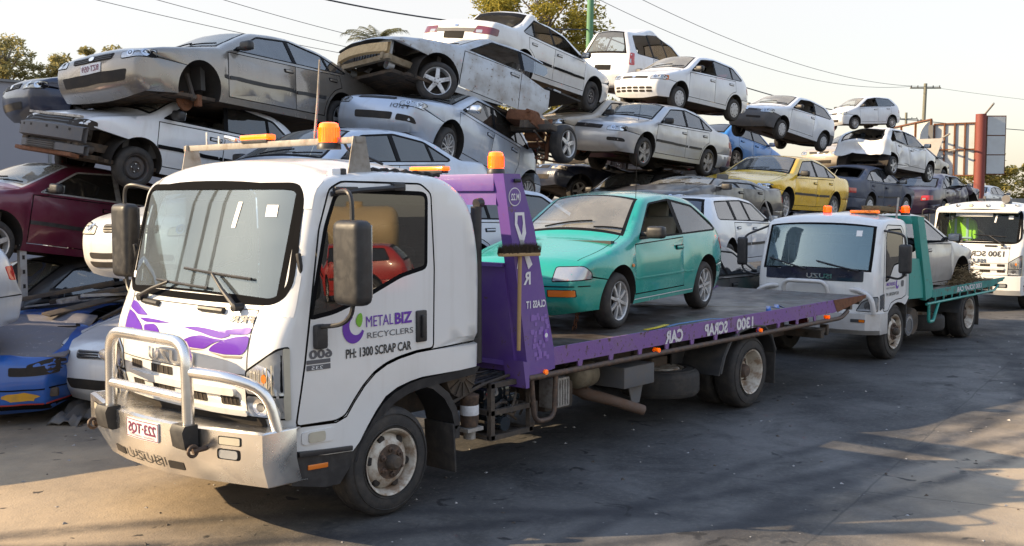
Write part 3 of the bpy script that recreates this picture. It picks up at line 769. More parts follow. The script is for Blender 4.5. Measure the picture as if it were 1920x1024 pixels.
# ------------------------------------------------------------------ trucks
glass("glass_truckdark", (.45, .64, .72), .22, (.34, .50, .56), ior=2.4, smear=2, gtint=(.7, .92, 1))
surf("truck_white", (.74, .74, .73), .3, dirt=.16, dcol=(.45, .38, .29), scale=1.6, coat=.8, bump=.03, bscale=2.5, streak=.16)
surf("purple", (.115, .05, .28), .42, dirt=.5, dcol=(.23, .155, .29), scale=2.2, coat=.3, chips=.15, ccol=(.12, .07, .06))
surf("purple_worn", (.19, .085, .30), .55, dirt=.7, dcol=(.24, .16, .23), scale=4.5, chips=.38, ccol=(.085, .05, .04), bump=.2, bscale=30)
surf("purple_bright", (.17, .035, .42), .4)
surf("graphic_purple", (.12, .025, .38), .35, coat=.5, spec=.2)
surf("rail_steel", (.30, .285, .26), .5, metal=.3, dirt=.8, dcol=(.17, .13, .09), scale=9)
surf("lilac", (.24, .13, .42), .5)
glass("glass_rear", (.62, .78, .80), .03, (.4, .45, .45), ior=1.38)
surf("logo_purple", (.13, .03, .36), .45)
surf("logo_green", (.18, .45, .03), .45)
surf("teal_paint", (.02, .30, .25), .42, dirt=.5, dcol=(.10, .27, .23), scale=2.5, coat=.3, chips=.15, ccol=(.1, .08, .06))
surf("white_lettering", (.78, .77, .78), .5, dirt=.4, dcol=(.5, .42, .5), scale=18)
surf("worn_lettering", (.72, .70, .70), .6, dirt=.5, dcol=(.4, .33, .4), scale=20, chips=.35, ccol=(.16, .09, .16))
def deckmat():
    m, n, l, b = nmat("deck_steel")
    a = nz(n, l, 1.3, 7, .7); c = mixc(n, l, ramp(n, l, a, .38, .62), (.06, .05, .043), (.19, .165, .145))
    c = mixc(n, l, ramp(n, l, nz(n, l, 5, 6, .75, dist=1.5), .46, .68, 0, .8), c, (.11, .068, .042))
    l.new(c, b.inputs["Base Color"]); b.inputs["Metallic"].default_value = .25
    l.new(ramp(n, l, nz(n, l, 2.4, 5), .35, .65, .28, .7), b.inputs["Roughness"])
    bp = n.new("ShaderNodeBump"); bp.inputs["Strength"].default_value = .12; bp.inputs["Distance"].default_value = .02
    l.new(nz(n, l, 9, 5), bp.inputs["Height"]); l.new(bp.outputs[0], b.inputs["Normal"]); MATS["deck"] = m
deckmat()
TW = {}
def truck_wheel(root, x, y, z, rad, kind, side, steer=0, spin=0, rim='truck_rim'):
    k = (kind, rim)
    if k not in TW:
        t = MB(); rr = .235
        t.lathe([(rr, .03), (rr + .01, .004), (rr + .05, -.006), (.33, .0), (.372, .012), (.391, .032), (.399, .06), (.40, .13), (.399, .2), (.391, .228), (.372, .248), (rr, .23)], 56)
        for q in (.065, .11, .155, .2): t.lathe([(.4008, q - .006), (.389, q - .003), (.389, q + .003), (.4008, q + .006)], 56)
        t.lathe([(.345, .001), (.348, -.004), (.352, .005)], 56); t.lathe([(.262, -.004), (.266, -.009), (.27, -.004)], 56)
        to = t.obj("tyre", "rubber", sharp=50)
        m = MB()
        m.lathe([(rr + .002, -.004), (rr + .010, -.010), (rr - .004, -.004), (rr - .02, .03), (rr - .03, .08)], 48, m=0)
        if kind == 'front':
            m.lathe([(rr - .03, .08), (rr - .035, .062), (.155, .015), (.125, .008), (.001, .008)], 48, m=0)
            for i in range(6): m.lathe([(.001, .0), (.026, .0), (.03, .004), (.03, .03)], 14, (.176 * math.cos(i * 1.047 + .3), .026, .176 * math.sin(i * 1.047 + .3)), m=2)
            m.lathe([(.125, .004), (.128, .012)], 30, m=1); m.lathe([(.001, .003), (.126, .004)], 30, m=1)
            m.lathe([(.001, -.075), (.038, -.072), (.052, -.055), (.056, .005)], 20, m=3)
            for i in range(6):
                c = (.092 * math.cos(i * 1.047), 0, .092 * math.sin(i * 1.047)); m.lathe([(.001, -.035), (.010, -.034), (.010, -.018), (.022, -.016), (.024, .005)], 8, c, m=1)
        else:
            m.lathe([(rr - .03, .08), (rr - .045, .14), (.165, .155), (.11, .15), (.10, .11), (.001, .105)], 48, m=0)
            for i in range(6): m.lathe([(.001, .0), (.022, .0), (.022, .01)], 12, (.172 * math.cos(i * 1.047 + .3), .150, .172 * math.sin(i * 1.047 + .3)), m=2)
            m.lathe([(.001, .04), (.06, .045), (.075, .07), (.078, .12)], 24, m=1)
            for i in range(6): m.lathe([(.001, .10), (.018, .102), (.02, .15)], 8, (.125 * math.cos(i * 1.047), 0, .125 * math.sin(i * 1.047)), m=1)
        ro = m.obj("rim", [rim, 'hub_grease', 'dark', 'chassis'], sharp=40)
        for o in (to, ro): COL.objects.unlink(o)
        TW[k] = (to.data, ro.data); bpy.data.objects.remove(to); bpy.data.objects.remove(ro)
    e = empty('wheel', root, (x, y, z), (0, spin, (0 if side < 0 else math.pi) + steer)); e.scale = (rad / .4,) * 3
    for nm, me in zip(('tyre', 'rim'), TW[k]): link(bpy.data.objects.new(nm, me), e)
    return e
X_, Y_, Z_ = (1, 0, 0), (0, 1, 0), (0, 0, 1)
def beacon(root, x, y, z, r=.075, h=.17, base='black_plastic'):
    m = MB(); m.lathe([(r * 1.12, 0), (r * 1.1, h * .16), (r * .96, h * .24)], 24, (0, 0, 0), 'z', 0); m.lathe([(.001, 0), (r * 1.12, 0)], 24, (0, 0, 0), 'z', 0)
    e = m.obj('beacon', base, root); e.location = (x, y, z)
    d = MB(); d.lathe([(r * .96, h * .24), (r * .93, h * .8), (r * .86, h * .95), (r * .6, h), (.001, h)], 24, (0, 0, 0), 'z')
    for k in range(24): d.box((r * .95 * math.cos(k * .2618), r * .95 * math.sin(k * .2618), h * .55), (.006, .004, h * .5), (0, 0, k * .2618))
    d.obj('dome', 'amber', e); return e
def amber_bar(root, x, y, z, w, dx=.09, h=.045):
    m = MB(); m.box((0, 0, h * .6), (dx, w, h), bev=.018, seg=3); o = m.obj('warning_bar', 'amber', root); o.location = (x, y, z)
    b = MB(); b.box((0, 0, 0), (dx * .9, w * .9, .03), bev=.005); b.obj('bar_base', 'black_plastic', o); return o
def text_obj(name, bv, par, mat, s, O, u, v, d, **k):
    V, F = text_decal(bv, s, O, u, v, d, **k)
    return mkobj(name, V, F, mat, par, flat=True) if F else None
def patch(name, bv, loops, O, u, v, d, mat, par, off=.006, depth=.01, grid=.06):
    V, F = decal(bv, loops, O, u, v, d, off, grid, depth); return mkobj(name, V, F, mat, par) if F else None
def mirror(root, c, size, arm, name='wing_mirror'):
    m = MB(); m.box((0, 0, 0), size, bev=min(size[:2]) * .42, seg=4); o = m.obj(name, 'black_plastic', root, sharp=60); o.location = c
    g = MB(); g.box((size[0] * .5, 0, .01), (.006, size[1] * .8, size[2] * .85), bev=.002); g.obj('mirror_glass', 'lens_clear', o)
    a = MB(); a.tube([Vector(p) - Vector(c) for p in arm], .016, 8, smooth=.08); a.obj('mirror_arm', 'black_plastic', o); return o
def frr_cab(root, main):
    W2 = 1.1
    def hw(x, z):
        x = np.asarray(x, float); z = np.asarray(z, float)
        return W2 - .06 * (np.maximum(0, -.55 - x) / .45) ** 1.6 - .012 * np.maximum(0, z - 1.55) - .03 * np.maximum(0, 1.1 - z)
    top = [(-.90, .74, .02, 'panel'), (-.985, .98, .12, 'panel'), (-.985, 1.32, .2, 'panel'), (-.85, 1.60, .05, 'ws'), (-.665, 2.37, .05, 'brow'), (-.57, 2.46, .10, 'roof'), (.1, 2.505, .3, 'roof'), (.60, 2.455, .12, 'back'), (.86, 2.28, .16, 'back'), (.955, 1.9, .2, 'back'), (.94, .99, .02, 'end')]
    bottom = [(.70, .985), (.54, .985), (.30, .985), (.18, .97), (.05, .94), (-.06, .89), (-.15, .80), (-.23, .70), (-.30, .60), (-.36, .545), (-.60, .56), (-.845, .59), (-.86, .70)]
    door = rounded([(-.83, .79), (-.80, .98), (-.765, 1.2), (-.64, 2.10), (-.55, 2.37), (-.44, 2.42), (.30, 2.41), (.405, 2.34), (.43, 1.80), (.415, 1.19), (.24, 1.185), (.06, 1.16), (-.06, 1.13), (-.17, 1.08), (-.27, 1.0), (-.36, .90), (-.43, .81), (-.51, .785)], .03, 2)
    win = rounded([(-.735, 1.49), (-.52, 1.52), (-.28, 1.59), (.10, 1.735), (.36, 1.785), (.375, 2.32), (.33, 2.355), (-.42, 2.375), (-.51, 2.34), (-.60, 2.12)], .05, 3)
    wing = [(-.86, .3), (-.86, .76), (-.825, .785), (-.51, .772), (-.42, .80), (-.35, .89), (-.26, .99), (-.16, 1.07), (-.05, 1.12), (.07, 1.15), (.25, 1.175), (.415, 1.18), (1.2, 1.18), (1.2, .5), (0, .5)]
    regs = [('wheel_guard', wing, .012, True), ('door', door, .014, True), ('window_trim', win, 0, True), ('door_window', offset_poly(win, .032), 0, True)]
    A = shell(top, bottom, hw, .085, dict(panel=.125, ws=.13, brow=.13, roof=.12, back=.02), regs, {'ws': ('windscreen', .925, .05, 'window_trim')}, .10, p=2.4, step=.09)
    bv = bvh_of(A, ('windscreen', 'door_window'))
    P = {}
    mt = dict(body='truck_white', wheel_guard='truck_white', door='truck_white', window_trim='seal', door_window='glass_truckside', windscreen='glass_truck' if main else 'glass_rear')
    for (nm, sd), (V, F, _) in sorted(A.d.items(), key=lambda q: q[0][0] != 'door'):
        par = P.get(('door', sd)) if nm in ('door_window',) else root
        P[(nm, sd)] = mkobj({'body': 'cab'}.get(nm, nm), V, F, mt[nm], par)
    cabo = P[('body', 0)]
    # door furniture
    for s in (-1, 1):
        dr = P[('door', s)]; y = A.side(.28, 1.37)
        m = MB(); m.box((.285, s * (y + .003), 1.365), (.105, .03, .235), bev=.014, m=0); m.box((.285, s * (y + .028), 1.365), (.03, .03, .17), bev=.012, m=0); m.obj('handle', 'black_plastic', dr)
        m = MB(); m.tube([(-.54, s * (W2 - .0), 2.335), (-.30, s * (W2 + .02), 2.36), (.10, s * (W2 + .02), 2.385)], .018, 8); m.box((.06, s * (W2 + .01), 2.385), (.11, .05, .055), bev=.01); m.box((-.42, s * W2, 2.37), (.20, .05, .03), bev=.008)
        m.obj('mirror_bracket', 'black_plastic', root)
        m = MB(); m.box((-.765, s * (y - .055), 1.86), (.03, .03, .17), (0, -.16, 0), bev=.01); m.obj('hinge_cover', 'black_plastic', root)
        # black wheel opening lip, liner and step
        pts = [(.94, .985), (.54, .975), (.30, .965), (.17, .945), (.04, .90), (-.07, .84), (-.17, .74), (-.25, .64), (-.32, .54), (-.345, .47)]
        m = MB(); V = []; F = []
        for i, (x, z) in enumerate(pts):
            dx, dz = (-.0, -.0) if i == 0 else (0, 0); q = Vector((x - .28, z - .25)).normalized() * .075
            for (xx, zz, yy) in ((x, z, 1.085), (x - q.x * .8, z - q.y, 1.075), (x - q.x * .8, z - q.y, .74), (x, z, .74)): V.append((xx, s * yy, zz))
        for i in range(len(pts) - 1):
            for k in range(4): F.append((i * 4 + k, i * 4 + (k + 1) % 4, i * 4 + 4 + (k + 1) % 4, i * 4 + 4 + k))
        m.add(V, F); m.obj('wheel_arch', 'black_plastic', root)
        m = MB(); m.prism([(-.86, .60), (-.34, .555), (-.37, .44), (-.47, .33), (-.60, .335), (-.88, .40)], 'y', s * 1.07, s * .74)
        m.box((-.60, s * 1.05, .585), (.46, .10, .035), (0, .07, 0), bev=.008)
        so = m.obj('step', 'black_plastic', root)
        m = MB(); m.box((-.66, s * 1.072, .492), (.17, .012, .034), (0, .05, 0), bev=.004); m.obj('reflector', 'lens_amber', so)
        patch('marker_recess', bv, [rect(-.79, .655, -.53, .745, .03)], (0, s * 3, 0), X_, Z_, (0, -s, 0), 'truck_white', root, .008)
        patch('marker_lamp', bv, [rect(-.74, .665, -.61, .735, .02)], (0, s * 3, 0), X_, Z_, (0, -s, 0), 'lens_hazy', root, .016, .02)
        # headlamps
        ph = R(36); d = Vector((math.cos(ph), -s * math.sin(ph), 0)); u = Vector((math.sin(ph), s * math.cos(ph), 0)); O = -d * 4
        hl = rounded([(.03, .84), (.345, .84), (.345, 1.335), (.27, 1.32), (.03, 1.16)], .025)
        ho = patch('headlight', bv, [hl], O, u, Z_, d, 'trim', root, .004, .004)
        patch('lens', bv, [rounded([(.045, 1.01), (.33, 1.01), (.33, 1.32), (.275, 1.305), (.045, 1.15)], .02)], O, u, Z_, d, 'lens_clear', ho, .012)
        patch('lens', bv, [rounded([(.045, .855), (.33, .855), (.33, .995), (.045, .995)], .02)], O, u, Z_, d, 'lens_clear', ho, .012)
        patch('reflector', bv, [ell(.16, 1.115, .085, .09)], O, u, Z_, d, 'chrome', ho, .016, 0, .03)
        for i in range(7): patch('lens_rib', bv, [rect(.06 + i * .03, 1.02, .064 + i * .03, 1.14 + i * .012)], O, u, Z_, d, 'lens_hazy', ho, .019, 0, .1)
        patch('bulb', bv, [ell(.19, 1.12, .022, .03)], O, u, Z_, d, 'lens_amber', ho, .021, 0, .03)
        patch('reflector', bv, [ell(.15, .925, .06)], O, u, Z_, d, 'chrome', ho, .016, 0, .03); patch('bulb', bv, [ell(.15, .925, .03)], O, u, Z_, d, 'lens_dark', ho, .020, 0, .03)
        patch('corner_trim', bv, [rect(.31, .845, .342, 1.32, .01)], O, u, Z_, d, 'lens_hazy', ho, .017, 0)
    # grille
    go = None
    F0 = (-4, 0, 0)
    for z0, z1 in ((1.055, 1.115), (.915, .975)):
        for y0, y1 in ((-.72, -.55), (-.40, -.17), (-.02, .27), (.42, .60)):
            if z0 > 1 and y1 < -.1 and main: continue
            o = patch('grille_slot', bv, [rect(y0, z0, y1, z1, .008)], F0, Y_, Z_, X_, 'dark', root, .005, 0)
            for i in range(4): patch('grille_bar', bv, [rect(y0 + (y1 - y0) * (i + .8) / 4.6, z0, y0 + (y1 - y0) * (i + 1) / 4.6, z1)], F0, Y_, Z_, X_, 'chassis', o, .010, 0, .1)
    patch('grille_bar', bv, [rect(-.70, .985, .62, 1.035, .02)], F0, Y_, Z_, X_, 'truck_white', root, .028, .03); patch('grille_bar', bv, [rect(-.78, .855, .70, .895, .02)], F0, Y_, Z_, X_, 'truck_white', root, .028, .03)
    patch('seam', bv, [rect(-.78, 1.128, .78, 1.134)], F0, Y_, Z_, X_, 'dark', root, .003, 0)
    patch('seam', bv, [rect(-.80, 1.555, .80, 1.561)], F0, Y_, Z_, X_, 'dark', root, .003, 0)
    for s in (-1, 1): patch('seam', bv, [rect(s * .80 - .003, .84, s * .80 + .003, 1.56)], F0, Y_, Z_, X_, 'dark', root, .003, 0)
    patch('gap', bv, [rect(-.9, .78, .9, .85)], F0, Y_, Z_, X_, 'dark', root, .004, 0)
    text_obj('emblem', bv, root, 'chrome', "ISUZU", (-4, -.30, 1.15), Y_, Z_, X_, width=.58, height=.085, mirror=False, bold=.03, off=.02)
    text_obj('emblem', bv, root, 'text_grey', "FRR", (-4, -.80, 1.475), Y_, Z_, X_, width=.22, height=.045, mirror=False, bold=.03, off=.012)
    # windscreen furniture
    gi = rounded([(-.90, 1.635), (.90, 1.635), (.985, 1.72), (.955, 2.30), (.90, 2.365), (-.90, 2.365), (-.955, 2.30), (-.985, 1.72)], .07, 4)
    gq = offset_poly(gi, -.045)
    bwf = bvh_of(A, ('door_window',))
    patch('windscreen_seal', bwf, [keyhole(gq, gi)], F0, Y_, Z_, X_, 'seal', root, .007, .004)
    for s in (-1, 1):
        for (a, b) in (((.86, 1.52), (1.10, 1.74)), ((.86, 2.26), (1.10, 2.46))):
            lo = a[1] < 2; cor = [(s * 1.06, a[1] if lo else b[1]), (s * .80, a[1] if lo else b[1])]
            arc_ = [p for p in gq if p[0] * s > .80 and (p[1] < 1.80 if lo else p[1] > 2.22)]; arc_.sort(key=lambda p: abs(p[0]) + (p[1] if lo else -p[1]) * .8)
            pts = cor[1:] + arc_ + [(s * 1.06, arc_[-1][1])] + cor[:1]
            patch('corner_panel', bwf, [pts], F0, Y_, Z_, X_, 'truck_white', root, .004, 0)
    bw = bvh_of(A, ('door_window',))
    def onws(y, z, o=.02):
        h = bw.ray_cast(Vector((-4, y, z)), Vector(X_)); return h[0] + Vector((-o, 0, o * .3))
    for (py, pz), (ty, tz), (b0, b1) in (((-.64, 1.565), (-.33, 1.77), ((-.70, 1.755), (.04, 1.80))), ((.56, 1.565), (.20, 1.69), ((.40, 1.70), (-.28, 1.675)))):
        m = MB(); m.tube([onws(py, pz, .05), onws((py + ty) / 2, (pz + tz) / 2, .06), onws(ty, tz, .04)], [.02, .014, .010], 8)
        for q in (0, .0): pass
        m.tube([onws(b0[0] + (b1[0] - b0[0]) * k / 6, b0[1] + (b1[1] - b0[1]) * k / 6, .022) for k in range(7)], .011, 6); m.lathe([(.001, -.05), (.03, -.045), (.03, .03)], 12, onws(py, pz, .02), 'x'); m.obj('wiper', 'black_plastic', root)
    for y in (-.38, .42):
        m = MB(); m.tube([onws(y - .13, 1.535, .015), onws(y + .13, 1.54, .015)], .022, 8); m.obj('washer_rail', 'black_plastic', root)
    for nm, lp in (('sticker', rect(-.80, 2.18, -.70, 2.26)), ('sticker', rect(.90, 1.69, .97, 1.74)), ('sticker', [(-.43, 2.10), (-.39, 2.10), (-.42, 2.28), (-.46, 2.28)])):
        patch(nm, bw, [lp], F0, Y_, Z_, X_, 'sticker', root, .004, 0)
    # interior
    m = MB(); m.prism([(-.88, 1.2), (-.80, 1.50), (-.55, 1.56), (-.40, 1.48), (-.38, 1.1)], 'y', -.98, .98); m.box((.1, 0, .98), (1.6, 2.0, .05)); m.box((.80, 0, 1.6), (.06, 2.0, 1.3)); m.obj('dashboard', 'interior', root)
    m = MB(); c = Vector((-.28, .48, 1.55)); m.tube([c + Vector((.10 * math.sin(a), .21 * math.cos(a), .17 * math.sin(a) + 0)) for a in np.linspace(0, 6.283, 25)], .016, 8, caps=False)
    m.tube([c, c + Vector((-.2, 0, -.25))], .03, 8); m.box(c, (.06, .36, .03), (0, -.9, 0)); m.obj('steering_wheel', 'black_plastic', root)
    for y in (.5, -.5):
        m = MB(); m.box((.18, y, 1.25), (.5, .52, .16), bev=.05); m.box((.48, y, 1.6), (.14, .5, .68), (0, .15, 0), bev=.06); m.box((.56, y, 2.0), (.1, .28, .2), (0, .15, 0), bev=.04); m.obj('seat', 'interior', root)
    # mirrors
    mirror(root, (-.60, -1.385, 1.885), (.15, .27, .56), [(-.50, -1.10, 2.345), (-.60, -1.34, 2.36), (-.60, -1.385, 2.30), (-.60, -1.385, 1.55), (-.62, -1.30, 1.47), (-.66, -1.13, 1.45)])
    mirror(root, (-.66, 1.40, 1.96), (.15, .25, .60), [(-.55, 1.04, 2.36), (-.66, 1.30, 2.42), (-.66, 1.40, 2.38), (-.66, 1.40, 1.6), (-.68, 1.3, 1.52), (-.72, 1.1, 1.48)])
    m = MB(); m.box((-.655, -1.11, 1.38), (.10, .06, .17), bev=.025); m.obj('mirror_mount', 'black_plastic', root)
    return A, bv, P, cabo
surf("glass_solid_dark", (.02, .025, .03), .05)
glass("glass_truckside", (.34, .40, .42), .05, ior=1.9, rough=.01)
def chassis(root, x1, wb, y=.42, rear_r=.40, rim='truck_rim', fy=-1.08):
    m = MB()
    for s in (-1, 1): m.box(((x1 - .6) / 2, s * y, .66), (x1 + .6, .07, .22), bev=.01)
    for x in (.6, 1.6, 2.6, 3.6, wb - .4, wb + .5): m.box((x, 0, .66), (.10, 2 * y, .14))
    m.box((0, 0, .40), (.12, 1.7, .12), bev=.02); m.lathe([(.10, -.85), (.10, -.2), (.21, -.1), (.21, .1), (.10, .2), (.10, .85)], 16, (wb, 0, .40), 'y')
    m.box((.2, 0, .62), (1.1, .6, .5), bev=.08); m.tube([(.8, 0, .5), (wb, 0, .42)], .05, 8)
    for s in (-1, 1):
        m.box((0, s * .45, .52), (1.1, .08, .05)); m.box((wb, s * .50, .55), (1.2, .08, .08))
    m.obj('chassis', 'chassis', root)
    for s in (-1, 1):
        truck_wheel(root, 0, s * -fy * 1.0, .40, .40, 'front', s, spin=.4 + s, rim=rim)
        truck_wheel(root, wb, s * -fy, .40, .40, 'rear', s, spin=.9 + s, rim=rim); truck_wheel(root, wb, s * (-fy - .29), .40, .40, 'rear', s, rim=rim)
def tray_edge(x0, x1, zt, zb, zn, tail, pitch=.46, tab=.07):
    """side rail of a tray: a band with tabs hanging below it and a chamfered tail"""
    P = [(x0, zt), (x0, zn)]
    x = x0 + .10
    bot = [(x0, zb)]
    while x < tail - .2:
        bot += [(x, zb), (x + .015, zn), (x + tab - .015, zn), (x + tab, zb)]; x += pitch
    bot += [(tail, zb), (x1 - .02, zt - .03), (x1, zt)]
    return [(x0, zt)] + bot
def main_truck():
    root = thing('tow_truck', 'white tilt tray tow truck with purple tray and polished bull bar, nearest the viewer', 'tow truck', (0, 1.1, 0), group='tow trucks parked in a row')
    A, bv, P, cab = frr_cab(root, True)
    chassis(root, 7.3, 5.30)
    # ---- bumper
    plan = [(-.87, -1.12), (-1.14, -1.12), (-1.29, -.62), (-1.345, -.30), (-1.36, 0), (-1.345, .30), (-1.29, .62), (-1.14, 1.12), (-.87, 1.12)]
    m = MB(); V = []; F = []; n = len(plan)
    def ins(p, q, k):  # set back towards the cab
        return (p[0] + k, p[1] * (1 - k * .25))
    rows = [[(min(-.80, -.80), p[1] * .96, .785) for p in plan], [(*ins(p, 0, .03), .80) for p in plan], [(*p, .79) for p in plan], [(*p, .595) for p in plan], [(*ins(p, 0, .05), .435 + (.07 if abs(p[1]) > 1 and p[1] > 0 else 0)) for p in plan], [(*ins(p, 0, .11), .425) for p in plan]]
    for r_ in rows: V += r_
    for j in range(len(rows) - 1):
        for i in range(n - 1): F.append((j * n + i, j * n + i + 1, (j + 1) * n + i + 1, (j + 1) * n + i))
    m.add(V, F); bo = m.obj('bumper', 'polished', root, sharp=20)
    sol = bo.modifiers.new("thick", 'SOLIDIFY'); sol.thickness = .006
    bb = BVHTree.FromPolygons([Vector(v) for v in V], F)
    F0 = (-4, 0, 0)
    po = patch('licence_plate', bb, [rect(-.24, .64, .17, .775, .015)], F0, Y_, Z_, X_, 'plate_white', bo, .012, .01)
    for q in (rect(-.235, .765, .165, .77), rect(-.235, .645, .165, .65), rect(-.237, .65, -.232, .765), rect(.162, .65, .167, .765)): patch('plate_border', bb, [q], F0, Y_, Z_, X_, 'plate_maroon', po, .014, 0, .05)
    text_obj('plate_lettering', bb, po, 'plate_maroon', "223·TQS", (-4, -.215, .682), Y_, Z_, X_, width=.355, height=.068, mirror=False, bold=.02, off=.016)
    text_obj('plate_lettering', bb, po, 'plate_maroon', "QUEENSLAND · SUNSHINE STATE", (-4, -.20, .657), Y_, Z_, X_, width=.32, height=.014, mirror=False, off=.016)
    text_obj('bumper_lettering', bb, bo, 'text_black', "ISUZU", (-4, -.26, .478), Y_, Z_, X_, width=.48, height=.062, mirror=False, bold=.004, off=.012)
    for y0, y1 in ((.27, .44), (-.45, -.30)): patch('slot', bb, [rect(y0, .478, y1, .532, .006)], F0, Y_, Z_, X_, 'dark', bo, .004, 0)
    for s in (-1, 1):
        patch('lamp_recess', bb, [rect(s * .87 - .09, .70, s * .87 + .09, .758, .01)], F0, Y_, Z_, X_, 'trim', bo, .003, 0); patch('indicator', bb, [rect(s * .87 - .08, .705, s * .87 + .08, .753, .01)], F0, Y_, Z_, X_, 'lens_hazy', bo, .008)
        patch('lamp_recess', bb, [rect(s * .86 - .09, .605, s * .86 + .09, .675, .02)], F0, Y_, Z_, X_, 'trim', bo, .003, 0); patch('fog_lamp', bb, [rect(s * .86 - .07, .612, s * .86 + .075, .668, .02)], F0, Y_, Z_, X_, 'lens_clear', bo, .006)
        y = -.06 + s * .50; m = MB(); m.prism([(-1.30, .82), (-1.40, .82), (-1.42, .78), (-1.40, .67), (-1.37, .65), (-1.30, .65)], 'y', y - .075, y + .075); m.obj('overrider', 'black_plastic', bo)
        y = -.02 + s * .66; m = MB(); m.tube([(-1.27, y, .665), (-1.37, y, .66)], .018, 8); m.tube([(-1.37 - .035 * math.cos(a), y, .66 + .035 * math.sin(a)) for a in np.linspace(0, 6.283, 13)], .012, 6); m.obj('tow_hook', 'hub_grease', bo)
    hoop = [(-1.33, .44, .79), (-1.33, .43, 1.36), (-1.33, -.56, 1.36), (-1.33, -.57, .79)]
    m = MB(); m.tube(hoop, .041, 14, smooth=.16); m.obj('bull_bar', 'polished', bo, sharp=60)
    m = MB(); m.tube([(-1.33, .43, .985), (-1.33, -.56, .985)], .034, 12); m.obj('cross_tube', 'polished', bo, sharp=60)
    for s in (-1, 1):
        y0 = -.06 + s * .50
        m = MB(); m.tube([(-1.32, y0, 1.165), (-1.22, y0 + s * .33, 1.15), (-1.05, y0 + s * .49, 1.06), (-1.0, y0 + s * .53 + (0 if s < 0 else .02), .79)], .038, 14, smooth=.14); m.obj('side_tube', 'polished', bo, sharp=60)
    # ---- graphics on the front panel and doors
    F0 = (-4, 0, 0); u = Y_
    for lp in ([(-.11, 1.403), (-.255, 1.417), (-.391, 1.414), (-.523, 1.402), (-.64, 1.385), (-.551, 1.356), (-.449, 1.363), (-.33, 1.382)], [(-.47, 1.396), (-.654, 1.428), (-.795, 1.446), (-.795, 1.402), (-.709, 1.393), (-.61, 1.389)],
               [(-.10, 1.286), (-.143, 1.319), (-.237, 1.35), (-.344, 1.366), (-.463, 1.352), (-.58, 1.350), (-.506, 1.333), (-.447, 1.308), (-.392, 1.275), (-.234, 1.274)], [(-.43, 1.266), (-.47, 1.306), (-.551, 1.341), (-.666, 1.374), (-.795, 1.392), (-.795, 1.31), (-.756, 1.264), (-.591, 1.255)],
               [(.784, 1.53), (.683, 1.522), (.56, 1.49), (.406, 1.446), (.581, 1.437), (.787, 1.478)], [(.787, 1.462), (.651, 1.440), (.547, 1.404), (.462, 1.361), (.422, 1.319), (.621, 1.338), (.787, 1.315)], [(.539, 1.418), (.372, 1.427), (.204, 1.426), (.05, 1.418), (.238, 1.405), (.425, 1.398)], [(.436, 1.377), (.272, 1.396), (.206, 1.368), (.153, 1.32), (.31, 1.317), (.394, 1.325)]):
        lp = rounded(lp, .03, 3); patch('graphic', bv, [lp], F0, u, Z_, X_, 'graphic_purple', cab, .005, 0, .03)
    for lp in ([(-.11, 1.282), (-.234, 1.268), (-.392, 1.269), (-.44, 1.298), (-.39, 1.268), (-.234, 1.258)], [(-.44, 1.262), (-.591, 1.247), (-.756, 1.255), (-.79, 1.30), (-.75, 1.240), (-.591, 1.234)], [(.462, 1.352), (.422, 1.309), (.621, 1.330), (.787, 1.307), (.787, 1.296), (.62, 1.320), (.40, 1.300)]):
        patch('graphic', bv, [lp], F0, u, Z_, X_, 'beige_cloth', cab, .005, 0, .03)
    D = (0, -4, 0); Uy = (0, 1, 0)
    dr = P[('door', -1)]
    # crescent with a leaf
    cres = [(-.36 + .098 * math.cos(a), 1.41 + .108 * math.sin(a)) for a in np.linspace(R(105), R(345), 22)] + [(-.335 + .062 * math.cos(a), 1.425 + .066 * math.sin(a)) for a in np.linspace(R(330), R(120), 18)]
    patch('logo', bv, [cres], D, X_, Z_, Uy, 'logo_purple', dr, .004, 0, .05)
    leaf = [(-.345, 1.445), (-.325, 1.50), (-.285, 1.515), (-.275, 1.46), (-.30, 1.40)]
    patch('logo', bv, [rounded(leaf, .03)], D, X_, Z_, Uy, 'logo_green', dr, .005, 0, .05)
    text_obj('door_lettering', bv, dr, 'logo_purple', "METAL", (-.245, -4, 1.405), X_, Z_, Uy, width=.255, height=.078, off=.005)
    text_obj('door_lettering', bv, dr, 'logo_purple', "BIZ", (.025, -4, 1.405), X_, Z_, Uy, width=.17, height=.078, bold=.035, off=.005)
    text_obj('door_lettering', bv, dr, 'text_grey', "RECYCLERS", (-.235, -4, 1.325), X_, Z_, Uy, width=.44, height=.042, off=.005)
    text_obj('door_lettering', bv, dr, 'text_black', "PH: 1300 SCRAP CAR", (-.43, -4, 1.205), X_, Z_, Uy, width=.615, height=.062, bold=.022, off=.005)
    text_obj('door_lettering', bv, dr, 'text_grey', "600", (-.735, -4, 1.235), X_, Z_, Uy, width=.185, height=.055, mirror=True, bold=.04, off=.005)
    for z0, z1, t in ((1.198, 1.225, ""), (1.155, 1.190, "235")):
        patch('badge', bv, [rect(-.755, z0, -.565, z1, .004)], D, X_, Z_, Uy, 'text_grey', dr, .004, 0)
        if t: text_obj('badge_lettering', bv, dr, 'sticker', t, (-.72, -4, z0 + .006), X_, Z_, Uy, width=.09, height=(z1 - z0) * .62, mirror=True, off=.008)
    # ---- roof furniture
    m = MB(); m.box((-.20, .1, 2.715), (.06, 2.2, .045), bev=.006); rb = m.obj('light_rail', 'rail_steel', root)
    for s, y in ((-1, -.99), (1, 1.13)):
        m = MB(); m.prism([(-.31, 2.445), (-.08, 2.445), (-.14, 2.74), (-.25, 2.74)], 'y', y - .004, y + .004); m.box((-.19, y - .03, 2.445), (.26, .09, .012)); m.obj('rail_leg', 'rail_steel', rb)
    beacon(rb, -.245, -.72, 2.655, .078, .19); amber_bar(rb, -.20, .20, 2.745, .36)
